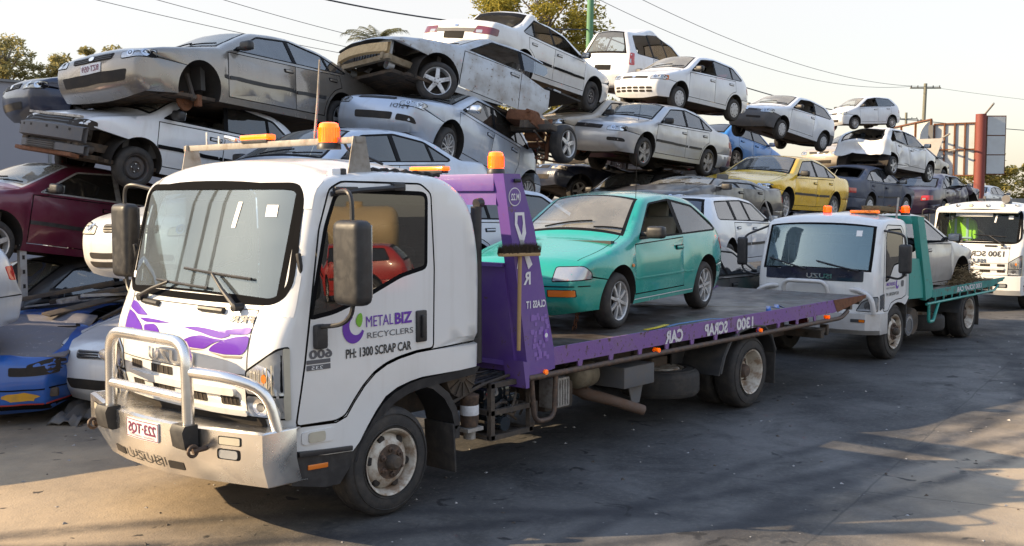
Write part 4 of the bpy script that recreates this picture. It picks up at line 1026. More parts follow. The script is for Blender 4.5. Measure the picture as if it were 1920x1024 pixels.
    m = MB(); m.tube([(-.2, -.5, 2.742), (-.16, -.49, 3.02), (-.12, -.47, 3.32)], [.010, .009, .007], 8); m.obj('aerial', 'rail_steel', rb)
    m = MB(); m.tube([(-.2, .72, 2.74), (-.2, .72, 2.80)], .012, 6); m.box((-.2, .55, 2.775), (.05, .16, .04), (.2, 0, 0), bev=.015); m.tube([(-.2, .9, 2.72), (-.2, .9, 2.84)], .008, 6); m.obj('work_lamp', 'chrome', rb)
    m = MB(); m.tube([(-.17, -.8, 2.70), (-.1, -.78, 2.63), (.0, -.86, 2.60), (.08, -.93, 2.55)], .01, 6, smooth=.05); m.obj('cable', 'black_plastic', rb)
    m = MB(); m.box((-.42, -1.0, 2.485), (.10, .05, .055), bev=.018); m.box((-.37, -1.005, 2.482), (.05, .055, .06), bev=.012, m=1); m.obj('roof_lamp', ['sticker', 'black_plastic'], root)
    m = MB(); m.tube([(-.08 + .68 * k / 24, -.975 + .012 * math.sin(k * 2.1), 2.505 + .008 * math.sin(k * 1.7) - .03 * (k / 24) ** 2) for k in range(25)], .016, 6); m.obj('rope', 'dark', root)
    m = MB(); m.tube([(1.0, -.99, 2.24), (1.0, -.99, 1.15)], .045, 10); m.tube([(1.0, -.99, 2.26), (1.06, -.99, 2.27)], .04, 10); m.tube([(.99, -.98, 1.2), (.99, -.98, 1.0)], .06, 10); m.obj('snorkel', 'black_plastic', root)
    # ---- headboard
    hb = MB()
    post = [(1.20, 2.50), (1.40, 2.50), (1.585, 2.05), (1.84, 1.04), (1.86, .86), (1.70, .84), (1.50, .79), (1.49, .96), (1.43, 1.30)]
    ho = empty('headboard', root)
    for s in (-1, 1): hb = MB(); hb.prism(post, 'y', s * 1.10, s * .99); hb.obj('post', 'purple', ho, sharp=20)
    hb = MB(); hb.box((1.30, 0, 2.43), (.19, 1.98, .14), bev=.01); hb.box((1.25, 0, 2.33), (.03, 1.98, .16)); hb.obj('top_beam', 'purple', ho)
    hb = MB(); hb.prism([(1.33, 1.76), (1.37, 1.76), (1.51, .86), (1.47, .86)], 'y', -.99, .99); hb.box((1.34, 0, 1.76), (.07, 1.98, .03)); hb.box((1.455, 0, .93), (.04, 1.98, .04), (0, .16, 0)); hb.obj('wall', 'purple', ho, sharp=20)
    hb = MB(); hb.prism([(1.42, .97), (1.50, .95), (1.50, .74), (1.46, .74)], 'y', -1.12, -.90); hb.obj('gusset', 'purple', ho)
    bp = BVHTree.FromPolygons(*(lambda q: ([Vector(v) for v in q.v], [f for f in q.f]))(MB().prism(post, 'y', -1.10, -.99)))
    c = (1.335, 2.315)
    o1 = patch('emblem_ring', None or bp, [ell(*c, .075, .075, 28)], D, X_, Z_, Uy, 'white_lettering', ho, .003, 0, .05); patch('emblem_disc', bp, [ell(*c, .067, .067, 28)], D, X_, Z_, Uy, 'purple', ho, .005, 0, .05)
    text_obj('post_lettering', bp, ho, 'white_lettering', "M.22", (c[0] - .05, -4, c[1] - .026), X_, Z_, Uy, width=.10, height=.052, mirror=True, bold=.02, off=.008)
    rb_ = [[(1.335, 2.19), (1.45, 2.19), (1.462, 2.10), (1.425, 2.03), (1.435, 2.10), (1.425, 2.165), (1.37, 2.165), (1.365, 2.10), (1.555, 1.76), (1.505, 1.72), (1.335, 2.09)],
           [(1.46, 2.11), (1.425, 2.02), (1.405, 1.97), (1.36, 1.73), (1.40, 1.75), (1.415, 1.83), (1.44, 1.93), (1.475, 2.02)]]
    for lp in rb_: patch('ribbon', bp, [lp], D, X_, Z_, Uy, 'white_lettering', ho, .004, 0, .1)
    text_obj('post_lettering', bp, ho, 'white_lettering', "R", (1.44, -4, 1.60), X_, Z_, Uy, width=.09, height=.10, mirror=True, bold=.03, off=.006)
    text_obj('post_lettering', bp, ho, 'white_lettering', "CLASS 1T", (1.475, -4, 1.40), X_, Z_, Uy, width=.25, height=.058, mirror=True, bold=.03, off=.006)
    rng = random.Random(4)
    for k in range(38):
        x = rng.uniform(1.52, 1.78); z = rng.uniform(.95, 1.32); q = rng.choice((.03, .036, .042))
        if x < 1.86 - (z - .9) * .27 and x > 1.50 - (z - .95) * .12: patch('fleck', bp, [rect(x, z, x + q, z + q)], D, X_, Z_, Uy, 'lilac', ho, .002 + .00009 * k, 0, .2)
    patch('crest', bp, [[(1.705, 1.20), (1.765, 1.20), (1.77, 1.14), (1.735, 1.09), (1.70, 1.14)]], D, X_, Z_, Uy, 'purple_bright', ho, .004, 0); patch('crest', bp, [ell(1.735, 1.155, .02)], D, X_, Z_, Uy, 'white_lettering', ho, .006, 0)
    m = MB(); m.tube([(1.32, -1.11, 2.445), (1.37, -1.13, 2.445)], .016, 8); m.obj('side_lamp', 'black_plastic', ho)
    beacon(ho, 1.30, -.93, 2.50, .066, .18); amber_bar(ho, 1.30, -.16, 2.53, .42, .09, .04)
    # ---- tray
    m = MB(); m.box((4.9, 0, .985), (6.4, 2.16, .03)); m.prism([(8.08, 1.0), (8.26, 1.03), (8.26, 1.02), (8.08, .93)], 'y', -1.1, 1.1)
    for x in np.arange(1.9, 8, .55): m.box((x, 0, .92), (.06, 2.1, .10))
    for y in (-.42, .42): m.box((4.7, y, .86), (6.2, .09, .14))
    tr = m.obj('tray', 'deck', root)
    tip = tray_edge(1.62, 8.28, 1.04, .885, .815, 7.35)
    for s in (-1, 1):
        m = MB(); m.prism([(max(p[0], 1.845), p[1]) for p in tip], 'y', s * 1.098, s * 1.083); e = m.obj('side_rail', 'purple_worn', tr, sharp=20)
        m = MB(); m.prism([(7.30, 1.042), (7.42, .88), (8.27, 1.0), (8.285, 1.042)], 'y', s * 1.101, s * 1.103); m.obj('tail_plate', 'rust', e)
        m = MB(); m.tube([(1.50, s * 1.10, .815), (7.55, s * 1.10, .80), (7.75, s * 1.09, .87)], .026, 10, smooth=.1); m.obj('rub_tube', 'hub_grease', tr)
        for x in (1.72, 3.42, 5.45, 7.15):
            m = MB(); m.tube([(x, s * 1.06, .845), (x, s * 1.125, .845)], .022, 10); m.obj('marker_light', 'amber', tr)
        m = MB(); m.tube([(1.56, s * 1.09, .82), (1.60, s * 1.09, .43), (1.86, s * 1.09, .43), (1.88, s * 1.09, .80)], .022, 10, smooth=.1); m.obj('step_loop', 'hub_grease', tr)
        if s < 0:
            br = BVHTree.FromPolygons([Vector(v) for v in MB().prism(tip, 'y', -1.10, -1.085).v], [f for f in MB().prism(tip, 'y', -1.10, -1.085).f])
            for w, x, wd in (("1300", 4.93, .36), ("SCRAP", 4.28, .46), ("CAR", 3.55, .32)): text_obj('rail_lettering', br, e, 'worn_lettering', w, (x, -4, .895), X_, Z_, Uy, width=wd, height=.115, mirror=True, bold=.04, off=.004)
    m = MB(); m.box((5.9, .0, 1.0015), (.03, 1.5, .003), (0, 0, .62)); m.obj('cream_line', 'beige_cloth', tr)
    for x, y in ((6.4, -.4), (6.7, -.5), (6.2, .2), (7.2, .3), (7.5, -.7), (2.2, .6), (5.3, .5)): pass
    # ---- below the tray
    m = MB()
    for x in (1.16, 1.64):
        for y in (-1.0, -.55): m.box((x, y, .575), (.045, .045, .46))
    for z in (.36, .565, .79):
        for y in (-1.0, -.55): m.box((1.40, y, z), (.52, .045, .04))
        for x in (1.16, 1.64): m.box((x, -.77, z), (.045, .45, .04))
    m.prism([(1.14, .345), (1.70, .345), (1.76, .44), (1.76, .58), (1.66, .58), (1.66, .37), (1.14, .37)], 'y', -.99, -.985)
    m.box((1.4, -.75, .35), (.55, .46, .015)); pf = m.obj('pump_frame', 'chassis', root)
    m = MB(); m.box((1.42, -.70, .62), (.34, .28, .20), bev=.03); m.box((1.36, -.78, .45), (.26, .22, .14), bev=.03); m.lathe([(.001, -.1), (.06, -.1), (.06, .1), (.001, .1)], 14, (1.30, -.93, .46), 'y'); m.box((1.5, -.93, .64), (.16, .03, .05), bev=.01); m.obj('pump', 'glass_solid_dark', pf)
    rng = random.Random(2)
    for k in range(9):
        a = Vector((rng.uniform(1.16, 1.6), rng.uniform(-.98, -.9), rng.uniform(.42, .74))); b = a + Vector((rng.uniform(-.3, .3), rng.uniform(-.03, .06), rng.uniform(-.2, .2))); c_ = (a + b) / 2 + Vector((0, -.02, rng.uniform(-.1, .1)))
        m = MB(); m.tube([a, c_, b], rng.choice((.008, .011, .014)), 6, smooth=.08); m.obj('hose', rng.choice(('black_plastic', 'dull_alloy', 'chassis', 'black_plastic')), pf)
    m = MB(); m.lathe([(.001, .48), (.065, .48), (.07, .50), (.075, .52), (.075, .70), (.08, .71), (.08, .735), (.04, .75), (.001, .75)], 20, (.98, -.93, 0), 'z'); m.lathe([(.076, .575), (.077, .58), (.077, .65), (.076, .655)], 20, (.98, -.93, 0), 'z', m=1); m.lathe([(.001, .38), (.05, .38), (.05, .48)], 16, (.98, -.93, 0), 'z', m=2); m.box((.98, -.93, .46), (.18, .14, .03), m=2)
    m.obj('filter_canister', ['hub_grease', 'plate_white', 'dull_alloy'], root)
    m = MB(); m.lathe([(.001, .0), (.06, 0), (.16, .01), (.165, .02), (.165, .10)], 24, (.85, -.98, .90), 'y')
    for k in range(12): m.box((.85 + .1 * math.cos(k * .5236), -.985, .90 + .1 * math.sin(k * .5236)), (.11, .01, .008), (0, -k * .5236, 0))
    m.obj('air_intake', 'chassis', root)
    for k in range(7):
        m = MB(); y = -.95 + .08 * k; m.tube([(.75, y, .70 + .02 * k), (1.05, y - .02, .80), (1.45, y, .84 - .01 * k), (1.9, y + .1, .80)], .014, 6, smooth=.1); m.obj('hose', 'black_plastic' if k % 3 else 'chassis', root)
    for s in (-1, 1):
        m = MB(); V = []; F = []; ar = [(.30, .92), (.44, .87), (.56, .78), (.64, .66), (.68, .52)]
        for (x, z) in ar:
            for yy in (1.07, .76): V += [(x, s * yy, z), (x + .05, s * yy, z + .035)]
        for i in range(len(ar) - 1):
            k = i * 4; F += [(k, k + 2, k + 6, k + 4), (k + 1, k + 5, k + 7, k + 3), (k, k + 4, k + 5, k + 1), (k + 2, k + 3, k + 7, k + 6)]
        m.add(V, F); m.box((.70, s * .93, .50), (.05, .28, .10)); m.obj('mudguard', 'black_plastic', root)
        m = MB(); m.box((.66, s * .92, .38), (.018, .32, .38), (0, -.06, 0), bev=.004); m.obj('mudflap', 'rubber', root)
    m = MB(); m.lathe([(.001, -.17), (.06, -.165), (.115, -.12), (.125, -.08), (.125, .10), (.115, .14), (.001, .17)], 22, (2.72, -.72, .655), 'x'); m.lathe([(.128, -.02), (.13, 0), (.128, .02)], 22, (2.75, -.72, .655), 'x'); m.obj('air_tank', 'beige_metal', root)
    m = MB(); m.tube([(2.78, -.60, .50), (2.80, -.72, .46), (2.95, -.90, .40), (3.25, -1.06, .28)], [.06, .058, .052, .05], 14, smooth=.05); m.tube([(2.74, -.6, .7), (2.74, -.62, .5)], .008, 6); m.lathe([(.064, -.02), (.068, 0), (.064, .02)], 16, (2.80, -.70, .465), 'x'); m.obj('exhaust_pipe', 'rusty_pipe', root)
    m = MB(); m.box((2.30, -.62, .52), (.42, .36, .26), bev=.05); m.obj('muffler', 'chassis', root)
    m = MB(); m.box((2.06, -.93, .61), (.24, .16, .26), bev=.015)
    for k in range(6): m.box((1.97 + k * .036, -1.015, .61), (.012, .012, .22))
    m.obj('cooler', 'dull_alloy', root)
    m = MB(); m.box((3.20, -.86, .62), (.50, .38, .20), bev=.012); m.prism([(3.12, .52), (3.36, .52), (3.30, .34), (3.18, .34)], 'y', -.98, -.97); m.obj('tool_box', 'box_grey', root)
    m = MB(); m.box((4.15, -.2, .70), (.5, .6, .12), bev=.02); m.box((4.15, -.5, .6), (.3, .3, .1), bev=.02); m.lathe([(.001, .54), (.2, .54), (.22, .52)], 24, (4.18, -.62, 0), 'z', m=1); m.obj('spare_carrier', ['chassis', 'truck_rim'], root)
    sp = truck_wheel(root, 4.18, -.66, .29, .42, 'rear', -1); sp.rotation_euler = (R(-90), 0, 0); sp.location = (4.18, -.62, .53); sp.name = 'spare_wheel'
    for s in (-1, 1):
        m = MB(); V = []; F = []; ar = [(4.62, .44), (4.70, .62), (4.82, .76), (5.0, .85), (5.3, .885), (5.55, .86), (5.72, .74), (5.82, .56)]
        for (x, z) in ar:
            q = Vector((x - 5.3, z - .4)).normalized() * .03
            for yy in (1.09, .52): V += [(x, s * yy, z), (x + q.x, s * yy, z + q.y)]
        for i in range(len(ar) - 1):
            k = i * 4; F += [(k, k + 2, k + 6, k + 4), (k + 1, k + 5, k + 7, k + 3), (k, k + 4, k + 5, k + 1), (k + 2, k + 3, k + 7, k + 6)]
        m.add(V, F); m.tube([(x + .01, s * 1.09, z + .02) for x, z in ar], .016, 8); m.prism([(4.42, .80), (4.92, .80), (4.74, .70), (4.63, .44), (4.42, .44)], 'y', s * .62, s * .60); m.obj('rear_guard', 'guard_black', root)
        m = MB(); m.box((5.83, s * .86, .38), (.02, .46, .36), (0, .05, 0), bev=.004); m.obj('mudflap', 'rubber', root)
    m = MB(); m.box((7.0, 0, .63), (.9, .5, .14), bev=.02); m.box((7.35, 0, .60), (.10, 1.9, .10), bev=.015)
    for y in (-.75, -.1): m.box((7.55, y, .60), (.5, .07, .07), bev=.01); m.box((7.82, y, .60), (.06, .10, .14), bev=.01)
    m.obj('underlift', 'chassis', root)
    for y in (-.92, .92):
        m = MB(); m.box((7.5, y * .6, .72), (.05, .26, .10), bev=.01); m.obj('tail_light', 'lens_maroon', root)
    return root
surf("beige_metal", (.28, .24, .17), .5, metal=.3, dirt=.7, dcol=(.15, .11, .07), scale=10)
surf("rusty_pipe", (.15, .105, .08), .75, metal=.2, dirt=.8, dcol=(.14, .075, .045), scale=14, bump=.2)
surf("box_grey", (.11, .115, .125), .55, metal=.2, dirt=.7, dcol=(.17, .14, .11), scale=6)
surf("guard_black", (.025, .027, .03), .5, dirt=.6, dcol=(.10, .085, .07), scale=5)
def small_truck():
    """older flat-faced cab with a teal tray"""
    root = thing('tow_truck', 'white flat faced tow truck with teal tray, second in the row', 'tow truck', (9.78, 1.12, 0), group='tow trucks parked in a row')
    W2 = .93
    def hw(x, z):
        x = np.asarray(x, float); z = np.asarray(z, float)
        return W2 - .05 * (np.maximum(0, -.35 - x) / .35) ** 2 - .07 * np.maximum(0, z - 1.2)
    top = [(-.60, .70, .03, 'panel'), (-.645, 1.0, .1, 'panel'), (-.62, 1.27, .05, 'ws'), (-.42, 1.90, .05, 'brow'), (-.33, 1.98, .08, 'roof'), (.1, 2.02, .2, 'roof'), (.42, 1.98, .08, 'back'), (.50, 1.88, .06, 'back'), (.51, 1.3, .1, 'back'), (.51, .88, .02, 'end')]
    bottom = [(.47, .86), (.40, .80), (.33, .76), (.20, .80), (.05, .82), (-.10, .80), (-.25, .72), (-.36, .60), (-.42, .50), (-.58, .50)]
    door = rounded([(-.46, .80), (-.44, 1.25), (-.33, 1.85), (-.26, 1.92), (.25, 1.90), (.33, 1.80), (.36, 1.30), (.36, .90), (.20, .86), (0, .86), (-.2, .82), (-.28, .72), (-.44, .72)], .03, 2)
    win = rounded([(-.40, 1.12), (-.27, 1.15), (-.08, 1.34), (.28, 1.38), (.29, 1.78), (.22, 1.86), (-.25, 1.86), (-.31, 1.78)], .04, 3)
    regs = [('door', door, .012, True), ('window_trim', win, 0, True), ('door_window', offset_poly(win, .022), 0, True)]
    A = shell(top, bottom, hw, .06, dict(panel=.07, ws=.10, brow=.09, roof=.07, back=.01), regs, {'ws': ('windscreen', .93, .05, 'window_trim')}, .12, p=2.6, step=.1)
    bv = bvh_of(A, ('windscreen', 'door_window')); P = {}
    mt = dict(body='truck_white', door='truck_white', window_trim='seal', door_window='glass_truckside', windscreen='glass_truckdark')
    for (nm, sd), (V, F, _) in sorted(A.d.items(), key=lambda q: q[0][0] != 'door'): P[(nm, sd)] = mkobj({'body': 'cab'}.get(nm, nm), V, F, mt[nm], P.get(('door', sd)) if nm == 'door_window' else root)
    F0 = (-4, 0, 0); D = (0, -4, 0); Uy = (0, 1, 0)
    chassis(root, 4.4, 3.12, y=.36, fy=-.91)
    patch('front_panel', bv, [rect(-.72, 1.13, .76, 1.31, .02)], F0, Y_, Z_, X_, 'navy_panel', root, .004, .004)
    text_obj('emblem', bv, root, 'chrome', "ISUZU", (-4, -.28, 1.165), Y_, Z_, X_, width=.38, height=.062, mirror=False, bold=.03, off=.012)
    # bumper with its tube
    plan = [(-.35, -.955), (-.62, -.955), (-.76, -.80), (-.80, -.4), (-.81, 0), (-.80, .4), (-.76, .80), (-.62, .955), (-.35, .955)]
    V = []; F = []; n = len(plan)
    rows = [[(-.50, p[1] * .95, .70) for p in plan], [(*p, .70) for p in plan], [(*p, .47) for p in plan], [(p[0] + .08, p[1] * .97, .40) for p in plan]]
    for q in rows: V += q
    for j in range(3):
        for i in range(n - 1): F.append((j * n + i, j * n + i + 1, (j + 1) * n + i + 1, (j + 1) * n + i))
    bo = MB().add(V, F).obj('bumper', 'white_steel', root, sharp=25)
    m = MB(); m.tube([(-.74, .42, .70), (-.82, .40, 1.12), (-.82, -.26, 1.12), (-.74, -.28, .70)], .032, 10, smooth=.12); m.obj('bull_bar', 'white_steel', bo, sharp=60)
    for s in (-1, 1):
        m = MB(); m.tube([(-.70, s * .90, .70), (-.74, s * .88, .93), (-.70, s * .70, 1.02), (-.66, s * .55, 1.02)], .035, 10, smooth=.12); m.obj('side_tube', 'white_steel', bo, sharp=60)
    bb = BVHTree.FromPolygons([Vector(v) for v in V], F)
    for s in (-1, 1):
        patch('indicator', bb, [rect(s * .70 - .10, .58, s * .70 + .10, .625, .01)], F0, Y_, Z_, X_, 'lens_dark', bo, .006); patch('indicator', bb, [rect(s * .75 - .045, .585, s * .75 + .03, .62, .01)], F0, Y_, Z_, X_, 'lens_amber', bo, .010)
        ph = R(25); d = Vector((math.cos(ph), -s * math.sin(ph), 0)); u = Vector((math.sin(ph), s * math.cos(ph), 0))
        lp = rounded([(.28, .72), (.58, .72), (.58, .94), (.50, .93), (.36, .86)], .03)
        ho = patch('headlight', bv, [lp], -d * 4, u, Z_, d, 'trim', root, .004); patch('lens', bv, [offset_poly(lp, .012)], -d * 4, u, Z_, d, 'lens_clear', ho, .012); patch('reflector', bv, [ell(.46, .80, .065)], -d * 4, u, Z_, d, 'chrome', ho, .016, 0, .03)
        patch('indicator', bv, [rounded([(.60, .74), (.66, .74), (.66, .97), (.60, .95)], .01)], -d * 4, u, Z_, d, 'lens_dark', root, .01)
        y = A.side(.25, 1.15); m = MB(); m.box((.26, s * (y + .01), 1.20), (.12, .03, .06), bev=.01); m.obj('handle', 'black_plastic', P[('door', s)])
        m = MB(); V = []; F = []; ar = [(.47, .86), (.40, .80), (.33, .77), (.20, .82), (.05, .84), (-.10, .82), (-.25, .74), (-.36, .62), (-.40, .50)]
        for (x, z) in ar: V += [(x, s * .925, z), (x, s * .60, z)]
        for i in range(len(ar) - 1): F.append((2 * i, 2 * i + 1, 2 * i + 3, 2 * i + 2))
        m.add(V, F); m.obj('arch_liner', 'black_plastic', root)
        m = MB(); m.box((.44, s * .74, .62), (.03, .34, .42), bev=.005); m.obj('mudflap', 'rubber', root)
    bw = bvh_of(A, ('door_window',))
    def onws(y, z, o=.02):
        h = bw.ray_cast(Vector((-4, y, z)), Vector(X_)); return h[0] + Vector((-o, 0, o * .3))
    for a, b in (((-.66, 1.275), (-.05, 1.40)), ((.10, 1.28), (.72, 1.42))):
        m = MB(); m.tube([onws(a[0] + (b[0] - a[0]) * k / 6, a[1] + (b[1] - a[1]) * k / 6, .025) for k in range(7)], .012, 6); m.obj('wiper', 'black_plastic', root)
    patch('sticker', bw, [rect(-.63, 1.76, -.55, 1.84)], F0, Y_, Z_, X_, 'sticker', root, .004, 0)
    m = MB(); m.prism([(-.58, .95), (-.56, 1.24), (-.36, 1.26), (-.25, 1.18), (-.25, .9)], 'y', -.84, .84); m.box((.1, 0, .80), (1.2, 1.7, .05)); m.box((.46, 0, 1.35), (.04, 1.7, .8)); m.obj('dashboard', 'interior', root)
    m = MB(); c = Vector((-.14, .40, 1.30)); m.tube([c + Vector((.09 * math.sin(a), .19 * math.cos(a), .15 * math.sin(a))) for a in np.linspace(0, 6.283, 25)], .014, 8, caps=False); m.tube([c, c + Vector((-.2, 0, -.2))], .025, 8); m.obj('steering_wheel', 'black_plastic', root)
    for y in (.42, -.42):
        m = MB(); m.box((.12, y, 1.0), (.45, .48, .14), bev=.05); m.box((.38, y, 1.32), (.12, .46, .58), (0, .12, 0), bev=.05); m.box((.42, y, 1.66), (.09, .26, .16), bev=.04); m.obj('seat', 'interior', root)
    mirror(root, (-.40, -1.20, 1.46), (.10, .17, .40), [(-.36, -.88, 1.84), (-.40, -1.15, 1.80), (-.40, -1.2, 1.74), (-.40, -1.2, 1.24), (-.36, -1.1, 1.17), (-.32, -.93, 1.20)])
    mirror(root, (-.58, 1.20, 1.50), (.10, .15, .42), [(-.40, .86, 1.88), (-.56, 1.16, 1.74), (-.58, 1.2, 1.6), (-.58, 1.2, 1.22), (-.55, 1.0, 1.15), (-.5, .9, 1.2)])
    dr = P[('door', -1)]
    patch('logo', bv, [[(.02 + .06 * math.cos(a), 1.075 + .065 * math.sin(a)) for a in np.linspace(R(105), R(345), 16)] + [(.035 + .036 * math.cos(a), 1.085 + .04 * math.sin(a)) for a in np.linspace(R(330), R(120), 12)]], D, X_, Z_, Uy, 'logo_purple', dr, .004, 0)
    text_obj('door_lettering', bv, dr, 'logo_purple', "METALBIZ", (-.36, -4, 1.07), X_, Z_, Uy, width=.30, height=.045, off=.005, bold=.02); text_obj('door_lettering', bv, dr, 'text_grey', "RECYCLERS", (-.36, -4, 1.025), X_, Z_, Uy, width=.30, height=.025, off=.005)
    text_obj('door_lettering', bv, dr, 'text_black', "PH: 1300 SCRAP CAR", (-.36, -4, .93), X_, Z_, Uy, width=.44, height=.042, off=.005, bold=.02)
    patch('badge', bv, [rect(.16, 1.03, .26, 1.12, .03)], D, X_, Z_, Uy, 'text_grey', dr, .004, 0)
    beacon(root, -.02, .12, 2.05, .06, .13); amber_bar(root, -.02, -.45, 2.07, .42)
    m = MB(); m.box((-.02, 0, 2.045), (.06, 1.3, .03)); m.obj('light_rail', 'dull_alloy', root)
    m = MB(); m.tube([(-.30, .86, 1.95), (-.40, .93, 2.25)], .012, 6); m.obj('aerial', 'dull_alloy', root); m = MB(); m.tube([(.25, -.80, 1.96), (.32, -.80, 2.30)], .014, 6); m.obj('aerial', 'dull_alloy', root)
    # headboard and tray
    hb = empty('headboard', root)
    post = [(.72, 2.03), (.98, 2.01), (1.24, 1.40), (1.44, .92), (1.42, .80), (1.15, .76), (1.10, 1.0), (.95, 1.42)]
    for s in (-1, 1): m = MB(); m.prism(post, 'y', s * .93, s * .84); m.obj('post', 'teal_paint', hb, sharp=20)
    m = MB(); m.box((.82, 0, 1.97), (.16, 1.7, .12), bev=.01); m.obj('top_beam', 'teal_paint', hb)
    m = MB(); m.prism([(.56, .82), (.56, 1.40), (.92, 1.40), (1.12, .98), (1.12, .80)], 'y', -.90, .90); m.obj('wall', 'teal_paint', hb)
    beacon(hb, .80, -.72, 2.04, .06, .14)
    m = MB(); m.box((3.1, 0, .845), (3.5, 1.84, .03))
    for x in np.arange(1.6, 4.7, .5): m.box((x, 0, .79), (.05, 1.8, .08))
    tr = m.obj('tray', 'deck', root)
    tip = tray_edge(1.42, 4.90, .90, .78, .72, 4.25, .36, .05)
    for s in (-1, 1):
        m = MB(); m.prism(tip, 'y', s * .935, s * .920); e = m.obj('side_rail', 'teal_rail', tr, sharp=20)
        m = MB(); m.tube([(1.18, s * .93, .70), (4.35, s * .93, .70), (4.55, s * .93, .78)], .02, 8, smooth=.1); m.obj('rub_tube', 'teal_paint', tr)
        m = MB(); m.tube([(1.30, s * .92, .72), (1.31, s * .92, .42), (1.50, s * .92, .42), (1.72, s * .92, .71)], .025, 8, smooth=.04); m.obj('step_loop', 'teal_paint', tr)
        if s < 0:
            q = MB().prism(tip, 'y', -.935, -.92); br = BVHTree.FromPolygons([Vector(v) for v in q.v], q.f)
            text_obj('rail_lettering', br, e, 'worn_lettering', "1300 SCRAP CAR", (2.45, -4, .80), X_, Z_, Uy, width=1.2, height=.075, mirror=True, bold=.03, off=.004)
        m = MB(); V = []; F = []; ar = [(2.60, .45), (2.66, .60), (2.78, .70), (3.0, .75), (3.3, .75), (3.5, .66), (3.58, .48)]
        for (x, z) in ar: V += [(x, s * .93, z), (x, s * .42, z)]
        for i in range(len(ar) - 1): F.append((2 * i, 2 * i + 1, 2 * i + 3, 2 * i + 2))
        m.add(V, F); m.prism([(2.2, .72), (2.76, .72), (2.62, .44), (2.2, .44)], 'y', s * .60, s * .58); m.obj('rear_guard', 'guard_black', root)
        m = MB(); m.box((3.60, s * .72, .34), (.02, .40, .34), bev=.004); m.obj('mudflap', 'rubber', root)
        m = MB(); m.box((4.5, s * .45, .62), (.05, .22, .09), bev=.01); m.obj('tail_light', 'lens_maroon', root)
    m = MB(); m.lathe([(.001, -.85), (.16, -.85), (.165, -.82), (.165, -.35), (.001, -.35)], 24, (.72, 0, .42), 'y'); m.lathe([(.10, -.855), (.13, -.853), (.13, -.84)], 20, (.72, 0, .42), 'y', m=1); m.obj('air_tank', ['box_grey', 'chrome'], root)
    m = MB(); m.lathe([(.001, -.80), (.19, -.80), (.21, -.76), (.21, -.3), (.001, -.3)], 28, (1.02, 0, .44), 'y'); m.obj('fuel_tank', 'chassis', root)
    sp = truck_wheel(root, 2.1, -.66, .29, .38, 'rear', -1); sp.rotation_euler = (R(-90), 0, 0); sp.location = (2.0, -.52, .46); sp.name = 'spare_wheel'
    m = MB(); m.box((4.45, 0, .60), (.5, .4, .10), bev=.02); m.box((4.65, 0, .50), (.08, 1.1, .08), bev=.01); m.box((4.75, -.4, .44), (.22, .08, .16), (0, .3, 0), bev=.01); m.box((4.75, .4, .44), (.22, .08, .16), (0, .3, 0), bev=.01); m.obj('underlift', 'chassis', root)
surf("navy_panel", (.012, .018, .04), .15, coat=1, dirt=.2, scale=4)
surf("white_steel", (.62, .61, .60), .4, metal=.2, dirt=.4, dcol=(.36, .31, .25), scale=4)
surf("teal_rail", (.02, .26, .22), .5, dirt=.7, dcol=(.06, .12, .11), scale=3, chips=.45, ccol=(.12, .09, .08))
